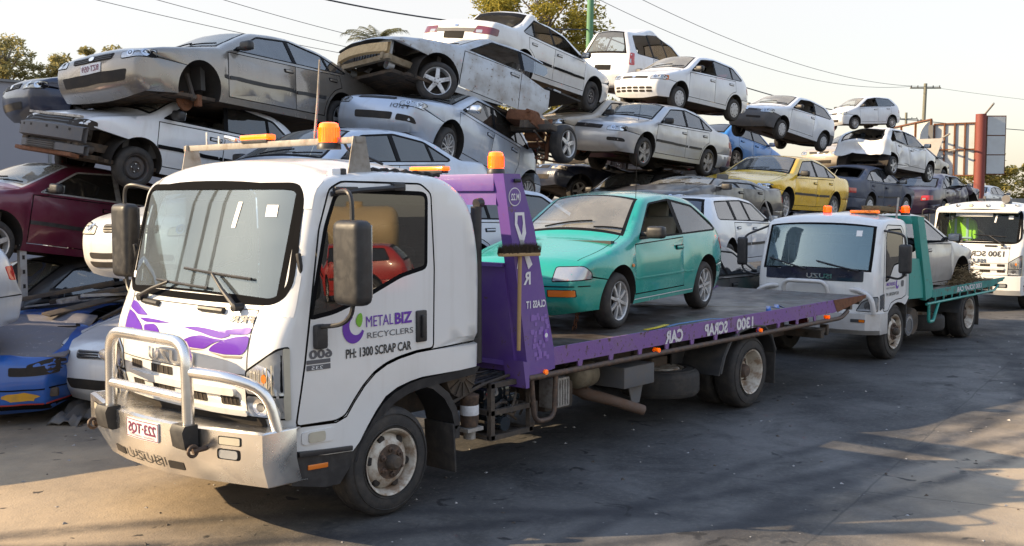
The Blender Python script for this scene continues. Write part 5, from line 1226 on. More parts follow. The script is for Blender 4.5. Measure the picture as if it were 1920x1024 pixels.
def rear_truck():
    """the third truck: the same kind of cab, smaller, with lamps along its roof"""
    root = thing('tow_truck', 'white tow truck with a row of roof lamps, farthest back in the row', 'tow truck', (18.45, 1.66, 0), group='tow trucks parked in a row')
    A, bv, P, cab = frr_cab(root, False)
    chassis(root, 6.0, 4.3)
    F0 = (-4, 0, 0)
    V = []; F = []; plan = [(-.80, -1.09), (-1.05, -1.08), (-1.16, -.8), (-1.20, 0), (-1.16, .8), (-1.05, 1.08), (-.80, 1.09)]; n = len(plan)
    for z, k in ((.84, .10), (.82, 0), (.50, 0), (.38, .08)): V += [(p[0] + k, p[1], z) for p in plan]
    for j in range(3):
        for i in range(n - 1): F.append((j * n + i, j * n + i + 1, (j + 1) * n + i + 1, (j + 1) * n + i))
    bo = MB().add(V, F).obj('bumper', 'truck_white', root, sharp=30); bb = BVHTree.FromPolygons([Vector(v) for v in V], F)
    for s in (-1, 1): patch('fog_lamp_trim', bb, [rect(s * .70 - .12, .56, s * .70 + .12, .66, .03)], F0, Y_, Z_, X_, 'trim', bo, .004, 0); patch('fog_lamp', bb, [rect(s * .70 - .09, .575, s * .70 + .06, .645, .03)], F0, Y_, Z_, X_, 'lens_clear', bo, .008)
    patch('air_intake', bb, [rect(-.5, .42, .5, .60, .03)], F0, Y_, Z_, X_, 'dark', bo, .004, 0)
    text_obj('panel_lettering', bv, cab, 'text_black', "1300 SCRAP", (-4, -.70, 1.30), Y_, Z_, X_, width=.98, height=.12, mirror=False, bold=.035, off=.008)
    brow = bvh_of(A)
    for i, y in enumerate((-.82, -.52, -.2, .2, .52, .82)):
        h = brow.ray_cast(Vector((-4, y, 2.50)), Vector(X_))[0]
        m = MB(); m.lathe([(.001, -.05), (.045, -.045), (.05, -.02), (.05, .08)], 14, (0, 0, 0), 'x'); o = m.obj('roof_lamp', 'lens_hazy' if i % 2 else 'chrome', root); o.location = h
    m = MB(); m.prism([(-.72, 2.42), (-.95, 2.36), (-.94, 2.33), (-.70, 2.38)], 'y', -.95, .95); m.obj('sun_visor', 'truck_white', root)
    o = patch('banner', brow, [rect(-.35, 2.24, .52, 2.33)], F0, Y_, Z_, X_, 'sticker', root, .010, 0)
    m = MB(); m.tube([(-.2, -.55, 2.60), (-.55, -.55, 2.66)], [.05, .10], 14); m.obj('air_horn', 'box_grey', root)
    m = MB(); m.box((3.6, 0, .98), (4.6, 2.1, .06)); m.obj('tray', 'deck', root)
    m = MB(); m.prism([(1.2, 1.0), (1.2, 1.9), (1.3, 1.9), (1.5, 1.0)], 'y', -1.05, 1.05); m.obj('headboard', 'truck_white', root)
    root.scale = (.85, .85, .85)
    # a high-visibility jacket over the seat back
    jm = MB(); V = []; F = []
    prof = [(-.02, .10, .62), (.05, .13, .60), (.05, .25, .52), (.05, .30, .40), (.05, .29, .2), (.05, .27, 0)]
    jr = thing('hi_vis_jacket', 'yellow high visibility jacket hung over a seat inside the farthest tow truck', 'jacket', (18.45 - .22, 1.66 + .46, 1.30))
    pts = [(-.09, .60), (.09, .60), (.14, .56), (.27, .50), (.30, .38), (.31, .12), (.24, .10), (.22, .30), (.21, .0), (-.21, .0), (-.22, .30), (-.24, .10), (-.31, .12), (-.30, .38), (-.27, .50), (-.14, .56)]
    jm = MB(); jm.prism(rounded(pts, .03, 2), 'x', -.06, .06); j = jm.obj('jacket', 'hi_vis', jr)
    bm = bmesh.new(); bm.from_mesh(j.data); bmesh.ops.bevel(bm, geom=bm.edges[:], offset=.018, segments=2, affect='EDGES'); bm.to_mesh(j.data); bm.free()
    for y in (-.12, .12): m = MB(); m.box((-.065, y, .28), (.008, .05, .54), bev=.003); m.obj('reflective_strip', 'silver_tape', jr)
    m = MB(); m.box((-.066, 0, .14), (.008, .42, .05), bev=.003); m.obj('reflective_strip', 'silver_tape', jr)
surf("hi_vis", (.52, .80, .02), .8, bump=.4, bscale=14); surf("silver_tape", (.6, .62, .6), .4)
main_truck(); small_truck(); rear_truck()
# ------------------------------------------------------------------ the cars
paint('white', (.71, .73, .76), dirt=.15, dcol=(.42, .37, .31)); paint('white_dirty', (.64, .66, .69), dirt=.45, dcol=(.36, .31, .26)); paint('white_warm', (.70, .70, .69), dirt=.3, dcol=(.42, .36, .29))
paint('taupe', (.27, .245, .215), metal=.5, dirt=.2, dcol=(.25, .20, .15), rough=.22)
paint('maroon', (.12, .008, .032), metal=.2, dirt=.35, dcol=(.17, .10, .10), rough=.25)
paint('silver_peel', (.50, .53, .56), metal=.35, dirt=.75, dcol=(.34, .30, .25), scale=3.5, rough=.45, coat=.2, chips=.2, ccol=(.17, .12, .08))
paint('silver_blue', (.47, .53, .62), metal=.35, dirt=.3, dcol=(.36, .32, .28)); paint('silver', (.50, .51, .53), metal=.4, dirt=.3, dcol=(.38, .33, .28)); paint('silver_tan', (.47, .45, .43), metal=.4, dirt=.4, dcol=(.34, .29, .23))
paint('navy', (.012, .022, .055), metal=.2, dirt=.35, dcol=(.14, .13, .13)); paint('dull_navy', (.03, .045, .085), metal=.1, dirt=.6, dcol=(.16, .16, .18), scale=3, rough=.5, coat=.2)
paint('sky_blue', (.03, .20, .56), metal=.1, dirt=.2, dcol=(.18, .24, .34)); paint('bright_blue', (.012, .10, .42), dirt=.3, dcol=(.10, .10, .14))
paint('yellow', (.76, .46, .003), metal=.1, dirt=.12, dcol=(.46, .34, .05), rough=.25, streak=.15); paint('teal', (.004, .31, .25), metal=.1, dirt=.26, dcol=(.24, .54, .45), rough=.2, scale=1.5, lo=.5, hi=.72, streak=.1)
paint('red', (.55, .02, .015), dirt=.15)
paint('plum', (.022, .014, .042), metal=.3, dirt=.35, dcol=(.12, .10, .10)); paint('charcoal', (.03, .03, .034), dirt=.6, dcol=(.12, .105, .09)); paint('beige', (.40, .35, .28), dirt=.5, dcol=(.28, .22, .16)); paint('grey', (.17, .17, .175), metal=.3, dirt=.5, dcol=(.2, .18, .15))
surf("bumper_grey", (.085, .088, .10), .6, dirt=.7, dcol=(.17, .15, .13), scale=6); surf("bonnet_grey", (.15, .15, .18), .55, dirt=.7, dcol=(.22, .2, .2), scale=4, chips=.2, ccol=(.3, .3, .32)); surf("foam", (.58, .43, .24), .9, dirt=.6, dcol=(.36, .24, .12), scale=14, bump=.5)
surf("foam_dust", (.30, .24, .16), .8, dirt=.8, dcol=(.16, .11, .06), scale=8)
surf("yellow_patch", (.62, .33, .02), .5, dirt=.4, scale=12); surf("lettering_white", (.85, .85, .85), .6)
def ex_lettering(txt, x, z, w, h, side=-1):
    def f(root, A, bv, dec, W_, parts):
        V, F = text_decal(bv, txt, (x, side * 4, z), X_, Z_, (0, -side, 0), width=w, height=h, mirror=True, off=.012)
        if F: mkobj('yard_mark', [W_(p) for p in V], F, 'lettering_white', root, flat=True)
    return f
def ex_front_mark(txt, y, z, w, h, mat='text_black', mirror=False):
    def f(root, A, bv, dec, W_, parts):
        V, F = text_decal(bv, txt, (-4, y, z), Y_, Z_, X_, width=w, height=h, mirror=mirror, off=.012)
        if F: mkobj('yard_mark', [W_(p) for p in V], F, mat, root, flat=True)
    return f
def ex_foam(root, A, bv, dec, W_, parts):
    m = MB(); V = []; F = []; n = 17
    for i in range(n):
        y = -.72 + 1.44 * i / (n - 1); x = -.02 + .13 * (abs(y) / .72) ** 2
        V += [(x, y, .66), (x - .05, y, .64), (x - .05, y, .50), (x, y, .48)]
    for i in range(n - 1):
        for k in range(4): F.append((i * 4 + k, i * 4 + (k + 1) % 4, i * 4 + 4 + (k + 1) % 4, i * 4 + 4 + k))
    m.add(V, F)
    for i in range(14): y = -.66 + i * .10; m.box((-.045 + .13 * (abs(y) / .72) ** 2, y, .57), (.05, .03, .13), bev=.006)
    m.obj('foam_bar', 'foam', root)
    for s in (-1, 1): m = MB(); m.lathe([(.05, -.1), (.06, 0), (.05, .12)], 12, (.3, s * .3, .45), 'y'); m.obj('horn', 'chassis', root)
def ex_ribs(root, A, bv, dec, W_, parts):
    m = MB()
    for k in range(5): m.box((.14, -.30 + k * .15, .62), (.02, .03, .16), bev=.004)
    m.obj('radiator_support', 'dull_alloy', root)
def ex_bar(root, A, bv, dec, W_, parts):
    for z0, z1, x0, mt_ in ((.42, .62, -.03, 'bumper_grey'), (.27, .40, .02, 'bumper_grey')):
        m = MB(); V = []; F = []; n = 19
        for i in range(n):
            y = -.80 + 1.60 * i / (n - 1); x = x0 + .16 * (abs(y) / .8) ** 3
            V += [(x, y, z1), (x - .07, y, z1 - .02), (x - .07, y, z0 + .02), (x, y, z0)]
        for i in range(n - 1):
            for k in range(4): F.append((i * 4 + k, i * 4 + (k + 1) % 4, i * 4 + 4 + (k + 1) % 4, i * 4 + 4 + k))
        m.add(V, F)
        if z0 > .4:
            for y in (-.62, -.42, -.2, .2, .42, .62): m.box((x0 - .068 + .16 * (abs(y) / .8) ** 3, y, .565), (.01, .045, .03), m=1)
        else:
            for k in range(4): m.box((x0 - .071, 0, .30 + k * .025), (.01, .7, .012), m=1)
        m.obj('front_bumper', [mt_, 'dark'], root)
    m = MB()
    for k in range(6): m.box((.10, -.42 + k * .16, .66), (.02, .03, .17), bev=.004)
    m.box((.10, 0, .745), (.05, 1.3, .03)); m.obj('radiator_support', 'dull_alloy', root)
    m = MB(); m.box((.05, 0, .25), (.12, 1.45, .05), (0, .1, 0), bev=.01); m.obj('lower_tray', 'rust', root)
    for y in (-.62, -.50): m = MB(); m.lathe([(.045, -.02), (.05, 0), (.05, .16), (.001, .16)], 14, (.16, y, .36), 'x'); m.obj('horn', 'chassis', root)
def ex_garnish(root, A, bv, dec, W_, parts):
    dec('garnish', [rect(-.46, .80, .46, .87, .01)], (8, 0, 0), Y_, Z_, (-1, 0, 0), 'bumper_grey', parts.get(('body', 0), root), .012, .01)
    dec('emblem', [ell(0, .93, .045, .03)], (8, 0, 0), Y_, Z_, (-1, 0, 0), 'chrome', parts.get(('body', 0), root), .012, .01)
def W_flat(z0, k):
    def f(v):
        v = Vector(v)
        if v.z > z0: v.z = z0 + (v.z - z0) * k
        return v
    return f
def W_bend(cx, wd, hgt, zmin=1.2, side=0):
    def f(v): v = Vector(v); k = math.exp(-((v.x - cx) / wd) ** 2) * max(0, min(1, (v.z - zmin) / .15)); v.z += hgt * k; v.y += side * hgt * k; return v
    return f
def W_crumple(x0, x1, amp, sgn=-1):
    """crush one end or flank of a car"""
    def f(v):
        v = Vector(v)
        if x0 < v.x < x1:
            k = min(1, (v.x - x0) / .3, (x1 - v.x) / .3); n = noise.noise_vector(v * 3.1 + Vector((5, 2, 1)))
            v += Vector((n.x, n.y + sgn * 0, n.z)) * amp * k
            if v.y * sgn > 0: v.y -= sgn * amp * 1.1 * k * (.5 + n.z)
        return v
    return f
paint('blue_mirror', (.02, .12, .45)); glass("glass_dustyside", (.62, .68, .68), .28, (.66, .68, .68), ior=1.6, smear=1.5)  # pale film in this side glass stands in for reflected white sky
def ex_swift(root, A, bv, dec, W_, parts):
    fb = parts.get(('front_bumper', 0), root)
    for s in (-1, 1):
        dec('indicator_surround', [rect(s * .50 - .13, .36, s * .50 + .13, .43, .01)], (-3, 0, 0), Y_, Z_, X_, 'trim', fb, .004, 0); dec('indicator', [rect(s * .50 - .12, .365, s * .50 + .12, .425, .01)], (-3, 0, 0), Y_, Z_, X_, 'lens_amber', fb, .010)
        dec('side_repeater', [ell(.98, .62, .022, .016)], (0, s * 3, 0), X_, Z_, (0, -s, 0), 'lens_amber', root, .012)
        for a, b in ((1.09, 2.35), (2.38, 2.62)): dec('crease', [rect(a, .475, b, .487)], (0, s * 3, 0), X_, Z_, (0, -s, 0), 'paint_teal', root, .010, .01)
        dec('sill_strip', [rect(1.09, .262, 2.62, .272)], (0, s * 3, 0), X_, Z_, (0, -s, 0), 'paint_white', root, .006, 0)
    dec('bumper_line', [rect(-.7, .455, .7, .465)], (-3, 0, 0), Y_, Z_, X_, 'trim', fb, .004, 0)
def ex_blue(root, A, bv, dec, W_, parts):
    m = MB(); V = []; F = []; nx, ny = 9, 11
    for i in range(nx):
        for j in range(ny):
            x = .10 + 1.75 * i / (nx - 1); y = -.80 + 1.6 * j / (ny - 1); z = .735 + .24 * (i / (nx - 1)) - .03 * (abs(y) / .8) ** 2 + .05 * noise.noise(Vector((x * 2.3, y * 2.1, 7)))
            V.append((x, y, z))
    for i in range(nx - 1):
        for j in range(ny - 1): a = i * ny + j; F.append((a, a + ny, a + ny + 1, a + 1))
    o = MB().add(V, F).obj('bonnet', 'bonnet_grey', root); md = o.modifiers.new("thick", 'SOLIDIFY'); md.thickness = .02
    fb = parts.get(('front_bumper', 0), root)
    dec('lamp_opening', [rect(.30, .53, .74, .62, .02)], (-3, 0, 0), Y_, Z_, X_, 'dark', fb, .006, 0); dec('lamp_opening', [rect(-.74, .53, -.30, .62, .02)], (-3, 0, 0), Y_, Z_, X_, 'dark', fb, .006, 0)
    dec('bumper_line', [rect(-.82, .385, .82, .40)], (-3, 0, 0), Y_, Z_, X_, 'trim', fb, .004, 0)
    dec('lip', [rect(-.80, .18, .80, .235)], (-3, 0, 0), Y_, Z_, X_, 'trim', fb, .006, 0); dec('lip', [rect(-.80, .235, .30, .25)], (-3, 0, 0), Y_, Z_, X_, 'red_paint', fb, .006, 0)
    rng = random.Random(5); lp = [(-.42 + .17 * math.cos(a) * (1 + rng.uniform(-.2, .3)), .315 + .045 * math.sin(a) * (1 + rng.uniform(-.2, .4))) for a in np.linspace(0, 6.0, 15)]
    dec('paint_patch', [lp], (-3, 0, 0), Y_, Z_, X_, 'yellow_patch', fb, .006, 0)
def ex_bonnet(root, A, bv, dec, W_, parts):
    m = MB(); m.box((1.0, 0, 1.42), (1.0, 1.45, .04), (0, -R(-48), 0), bev=.015); m.box((.9, 0, 1.38), (.7, 1.1, .02), (0, R(48), 0)); m.obj('bonnet', 'paint_beige', root)
CARS = {}
def C_(key, *a, **k): CARS[key] = car(*a, **k)
n = 'wrecked_car'
C_(1, n, 'taupe sedan at the top left of the pile, front wheel missing, number plate still on', 'car', stretched(sedan(), 1.10, -.10), (1.645, 7.37, 3.374), (-4.4, 3.3, 13.3), 'paint_taupe', side='glass_side', ws='glass_dusty', off=('wheel_f',), seed=1, plate=(.50, "BZT·059"), hl='lens_clear', mirror='black_plastic', wheels='alloy6',
   lower=[[(-.60, .36), (.60, .36), (.64, .50), (-.64, .50)]], grp=[(-.38, .64), (.38, .64), (.42, .72), (-.42, .72)], dent=.012)
C_(2, n, 'white hatchback without headlights, grey bumper and black steel wheel, under the taupe sedan', 'car', hatch5(L=4.2, wb=2.5, fo=.85, W=1.69, r=.04, cf=.04), (1.15, 7.914, 2.658), (6, 8.3, 2.6), 'paint_white', side='glass_dark', ws='glass_dusty', off=('headlight', 'front_bumper'), glass_off=(0,), wheels='steel', seed=2, mould='trim', extra=ex_bar, dent=.012, badge=False,
   lower=[[(-.40, .30), (.40, .30), (.44, .38), (-.44, .38)]], grp=[(-.62, .60), (.62, .60), (.60, .72), (-.60, .72)])
C_(3, n, 'maroon sedan with bright window trim below the white hatchback at the left', 'car', sedan(L=4.5, W=1.72, H=1.38, wb=2.6, fo=.93, wr=.30), (-.675, 8.231, 1.656), (2.5, 8.3, 9.3), 'paint_maroon', side='glass_dark', ws='glass_dusty', wheels='alloy5', seed=3, wtrim='alloy')
C_(4, n, 'peeling silver sedan cut off behind its front door, bumper gone, foam bar showing', 'car', sedan(), (5.88, 7.347, 4.029), (-2.8, 13.6, -8.6), 'paint_silver_peel', off=('front_bumper', 'headlight', 'rear_bumper', 'tail_light', 'boot_lid', 'rear_window', 'mirror', 'lamp_recess'), front=('paint_silver_peel', 'foam_dust', 'chassis'), cut=3.30, extra=ex_foam, dent=.016, seed=4, steer=-.5, wheels='alloy5', grp=(), glass_off=(0,), mould=None, lower=False)
C_(5, n, 'white sedan seen from behind, maroon tail lights, rear window smashed, black steel wheel', 'car', sedan(), (14.514, 9.599, 4.233), (-6.2, -5.4, 187.3), 'paint_white_warm', tail='lens_maroon', glass_off=(0, 1), off=('rear_window',), seed=5, wheels='steel', warp=W_bend(3.35, .22, .14, 1.2), mould='trim', tlp=[(.40, .78), (.94, .76), (.95, .90), (.48, .93)], extra=lambda *q: ex_garnish(*q))
C_(6, n, 'pale blue silver hatchback tilted steeply, twelve spoke wheel, behind the nearest truck cab', 'car', hatch5(L=4.53, W=1.72, H=1.46, wb=2.6, fo=.95, wr=.31), (5.373, 6.491, 3.132), (5.9, 15.6, 11.7), 'paint_silver_blue', side='glass_dark', wheels='alloy12', seed=6, mould=None, bump=None, mirror='chrome', steer=.15,
   lower=[[(-.46, .36), (.30, .36), (.32, .47), (-.48, .47)], [(-.85, .36), (-.54, .36), (-.56, .46), (-.82, .45)]], grp=[(-.42, .69), (.42, .69), (.40, .73), (-.40, .73)], extra=ex_front_mark("PS1D1", -.62, .55, .28, .07), badge=False)
C_(7, n, 'pale silver sedan with five spoke wheels in the middle of the pile', 'car', sedan(), (12.919, 8.2, 3.129), (6.2, 3.5, 2.2), 'paint_silver', side='glass_side', wheels='alloy5s', seed=7, ws='glass_dusty', aerial=(1.0, -.6, .95), lower=[[(-.90, .42), (-.58, .42), (-.58, .49), (-.88, .50)], [(.90, .42), (.58, .42), (.58, .49), (.88, .50)]])
C_(8, n, 'small white hatchback with an orange indicator, on the roof of the silver sedan', 'car', hatch5(), (15.519, 8.752, 4.441), (2.5, 4.0, -3.3), 'paint_white', wheels='cap', ws='glass_dusty', seed=8, glass_off=(0,), mould=None, lower=[[(-.62 + .22 * i, .30 + .07 * j), (-.44 + .22 * i, .30 + .07 * j), (-.44 + .22 * i, .35 + .07 * j), (-.62 + .22 * i, .35 + .07 * j)] for i in range(6) for j in range(2)],
   indicator=[(.84, .60), (.97, .61), (.97, .71), (.86, .70)], grp=[(-.45, .61), (.45, .61), (.45, .67), (-.45, .67)])
C_(9, n, 'white wagon seen from behind with a buckled roof, highest beside the green pole', 'car', van(), (22.27, 11.783, 4.91), (-2.8, -.7, 186.2), 'paint_white_dirty', tail='lens_red', glass_off=(0, 1, 2), rw='glass_ws', seed=9, warp=W_bend(2.9, .5, .16, 1.3), tlp=[(.80, .80), (.96, .80), (.95, 1.12), (.82, 1.12)], wheels='cap')
C_(10, n, 'bright blue hatchback squeezed behind the silver sedan, its side window empty', 'car', hatch5(L=3.8, W=1.66), (27.777, 11.85, 2.833), (-1.4, -8.1, 176.1), 'paint_sky_blue', glass_off=(2,), side='glass_dark', mirror='paint_blue_mirror', seed=10, wheels='alloy5s', mould=None)
C_(11, n, 'yellow sedan with dark grille on top of the white wagon', 'car', sedan(L=4.92, W=1.86, wb=2.83), (15.543, 6.204, 1.907), (3.5, 2.0, 3.7), 'paint_yellow', side='glass_side', ws='glass_ws', seed=11, wheels='alloy8', steer=.12, aerial=False, lower=[[(-.86, .34), (-.48, .34), (-.52, .44), (-.80, .43)]])
C_(12, n, 'white three door hatchback with grey front bumper near the middle top', 'car', hatch3(), (22.268, 9.625, 4.154), (5.0, 7.8, -4.8), 'paint_white', bump='bumper_grey', wheels='cap', ws='glass_dusty', seed=12, glass_off=(0,), lower=[[(-.60, .42), (-.05, .42), (-.05, .48), (-.60, .48)]], mould=None, grp=[(-.4, .64), (.4, .64), (.4, .68), (-.4, .68)])
C_(13, n, 'white tall hatchback with a hazy windscreen, topmost at the right of the pile', 'car', mpv(), (43.035, 16.538, 5.461), (-.3, -2.2, -22), 'paint_white', wheels='alloy12', ws='glass_dusty', seed=13, glass_off=(0,), mould=None, hl='lens_hazy')
C_(14, n, 'white wrecked hatchback with its tailgate gone and dented doors', 'car', hatch5(L=3.9, W=1.7, wb=2.45, H=1.46), (28.478, 7.068, 2.731), (-.2, -3.9, 176.4), 'paint_white_warm', off=('rear_window', 'rear_bumper', 'tail_light'), warp=W_crumple(1.7, 4.2, .07, 1), seed=14, wheels='alloy5', side='glass_side', glass_off=(2,), dent=.02, mould=None, seat='interior')
C_(15, n, 'dull navy sedan seen from behind with its rear window smashed, under the wrecked hatchback', 'car', sedan(L=4.7, W=1.72, wb=2.6), (27.371, 7.341, 1.733), (-3.1, -.5, 179.8), 'paint_dull_navy', off=('rear_window',), seed=15, wheels='cap', tlp=[(.58, .68), (.95, .68), (.95, .82), (.60, .82)], dent=.015, side='glass_side')
C_(16, n, 'plum sedan with a crumpled flank and bright red tail light', 'car', sedan(), (35.235, 7.984, 1.826), (-1.0, 3.9, 179), 'paint_plum', warp=W_crumple(.2, 3.2, .10, 1), off=('wheel_f',), seed=16, dent=.02, side='glass_side')
C_(17, n, 'white station wagon with multi spoke wheels behind the teal hatchback', 'car', wagon(), (15.324, 5.585, .827), (-3.0 + 3, -.6, 191.3), 'paint_white', side='glass_side', wheels='alloy12', seed=17)
C_(18, 'loaded_car', 'silver sedan without front wheels riding on the teal tray', 'car', sedan(W=1.84), (14.32, 1.42, .60), (0, -.4, 180.5), 'paint_silver_tan', off=('wheel_f', 'tail_light', 'rear_bumper', 'boot_lid', 'rear_window'), cut=3.36, seed=18, side='glass_side', group='cars carried on trays', mould=None)
C_(19, 'loaded_car', 'teal green three door hatchback on the purple tray', 'car', swift(), (2.666, 1.151, 1.00), (0, 0, 9.3), 'paint_teal', wheels='alloy8', seed=19, group='cars carried on trays', ws='glass_dusty', glass_off=(0,), droop=0, hl='lens_clear', seat='beige_cloth', dent=.003, aerial=(1.75, -.45, 1.29), lower=False, mould=None, refl=False, side='glass_dustyside',
   hlp=[(.44, .50), (.95, .52), (.93, .60), (.84, .655), (.50, .645)], grp=[(-.36, .53), (.36, .53), (.36, .58), (-.36, .58)], extra=lambda *q: (ex_swift(*q)), badge=False)
C_(20, n, 'navy small hatchback with hazy headlight and a crushed roof, left of the silver sedan', 'car', hatch5(L=3.9, W=1.69, wb=2.45, wr=.29), (14.898, 11.201, 2.419), (.2, 16.4, -17.4), 'paint_navy', hl='lens_hazy', side='glass_dark', glass_off=(0, 1), seed=20, wheels='alloy5', warp=W_bend(2.0, .7, -.20, 1.0), mould=None, extra=ex_front_mark("11580", -.70, .44, .30, .07, 'lettering_white'))
C_(21, n, 'dark blue sedan half hidden behind the taupe sedan at the left edge', 'car', sedan(), (2.25, 11.1, 3.30), (0, 2, -9), 'paint_navy', hl='lens_hazy', ws='glass_dusty', seed=21, wheels='steel')
C_(22, n, 'white sedan with black mesh grille behind the nearest truck mirror', 'car', sedan(L=4.8), (.35, 4.25, 1.30), (0, 1, 14), 'paint_white_warm', hl='lens_hazy', seed=22, wheels='steel', plate=None, lower=[[(-.62, .30), (.62, .30), (.66, .36), (-.66, .36)], [(-.62, .39), (.62, .39), (.64, .45), (-.64, .45)]])
C_(23, n, 'white sedan on the ground with chrome grille, left of the bull bar', 'car', sedan(L=4.6, W=1.74, wb=2.6), (.25, 4.62, 0), (0, 0, 22), 'paint_white', hl='lens_hazy', seed=23, wheels='steel', grille='chrome', mould=None)
C_(24, n, 'bright blue car with a crumpled grey bonnet at the left on the ground', 'car', boxy(L=4.3, W=1.72, wb=2.5), (-.74, 5.30, -.02), (0, 0, 52), 'paint_bright_blue', off=('headlight', 'wheel_f', 'bonnet', 'mirror', 'windscreen', 'rear_window'), seed=24, wiper=False, interior=False, warp=W_flat(.86, .12), lower=False, grp=(), extra=lambda *q: ex_blue(*q), dent=.02, glass_off=(0, 1, 2))
C_(25, n, 'silver hatchback whose tail shows at the left edge above the blue car', 'car', hatch5(), (-4.05, 5.7, .78), (0, 0, 4), 'paint_silver_blue', seed=25, wheels='cap')
C_(26, n, 'pale silver sedan with dark windows squeezed behind the nearest truck cab roof', 'car', sedan(), (1.69, 5.2, 1.77), (0, 0, 8), 'paint_silver_blue', side='glass_dark', seed=26, wheels='steel')
C_(27, n, 'light blue silver sedan glimpsed between the truck cab and purple headboard', 'car', sedan(), (9.02, 5.06, .99), (0, 0, 180), 'paint_silver_blue', side='glass_dark', seed=27, wheels='steel')
C_(28, n, 'dusty beige sedan whose bonnet shows beneath the white sedan with maroon tail lights', 'car', sedan(), (12.35, 9.3, 3.2), (0, 3, 0), 'paint_beige', seed=28, wheels='steel', off=('wheel_f', 'wheel_r'))
C_(29, n, 'charcoal sedan flattened under the pale silver five spoke sedan', 'car', sedan(), (11.2, 5.6, 1.62), (0, 2, 5), 'paint_charcoal', seed=29, wheels='steel', warp=W_bend(2.6, 1.3, -.30, .95))
C_(30, n, 'dark maroon sedan showing its tail behind the blue hatchback', 'car', sedan(), (14.6, 8.9, 3.05), (0, 3, 4), 'paint_maroon', seed=30, wheels='steel')
C_(31, n, 'black sedan on the ground behind the purple tray', 'car', sedan(), (11.47, 3.55, .14), (0, 0, 186), 'paint_charcoal', seed=31, wheels='steel', side='glass_side')
C_(32, n, 'beige sedan with an empty wheel arch under the tall white hatchback', 'car', sedan(), (29.2, 10.6, 3.1), (0, 0, -10), 'paint_beige', off=('wheel_f',), seed=32, wheels='steel')
C_(33, n, 'grey sedan with its bonnet raised behind the wrecked white hatchback', 'car', sedan(), (37.6, 9.9, 2.75), (0, 0, 180), 'paint_beige', off=('bonnet',), seed=33, wheels='steel', extra=lambda *q: ex_bonnet(*q))
C_(34, n, 'small pale silver sedan last in the pile beside the red post', 'car', sedan(), (51.8, 11.64, 1.39), (0, 0, 180), 'paint_silver', seed=34, wheels='steel')
C_(35, n, 'black sedan in the dark gap under the maroon sedan', 'car', sedan(), (-.6, 8.25, .05), (0, 0, 9), 'paint_charcoal', seed=35, wheels='steel')
C_(36, n, 'dark grey sedan deep in the shadow at the left behind the scrap heap', 'car', sedan(), (2.6, 10.2, .9), (0, 0, 6), 'paint_charcoal', seed=36, wheels='steel')
CARS[40] = car('parked_car', 'red station wagon reflected in the door glass of the nearest truck', 'car', wagon(), (10.9, -18.5, 0), (0, 0, 48.7), 'paint_red', group='vehicles across the yard', side='glass_dark', seed=40, wheels='alloy5')
for k, (lb, p, rz, pt) in enumerate((('dark sedan deep in the pile below the pale silver five spoke sedan', (13.6, 8.6, 1.45), 4, 'paint_charcoal'), ('grey sedan deep in the pile behind the small white hatchback with orange indicator', (17.6, 12.2, 2.85), -3, 'paint_grey'),
        ('dark sedan deep in the pile under the white three door hatchback', (22.6, 12.6, 2.6), -4, 'paint_charcoal'), ('navy sedan deep in the pile behind the yellow sedan', (20.6, 8.6, 1.2), 3, 'paint_dull_navy'), ('grey sedan deep in the pile under the wrecked hatchback', (31.5, 10.5, 1.5), 0, 'paint_grey'), ('dark sedan on the ground behind the purple tray, under the light blue silver sedan', (5.0, 4.25, 0), 2, 'paint_charcoal'), ('dark sedan deep in the pile behind the rusty axle', (8.6, 10.4, 2.6), 4, 'paint_charcoal'))):
    C_(50 + k, n, lb, 'car', sedan(), p, (0, 0, rz), pt, seed=50 + k, wheels='steel', dent=.015)
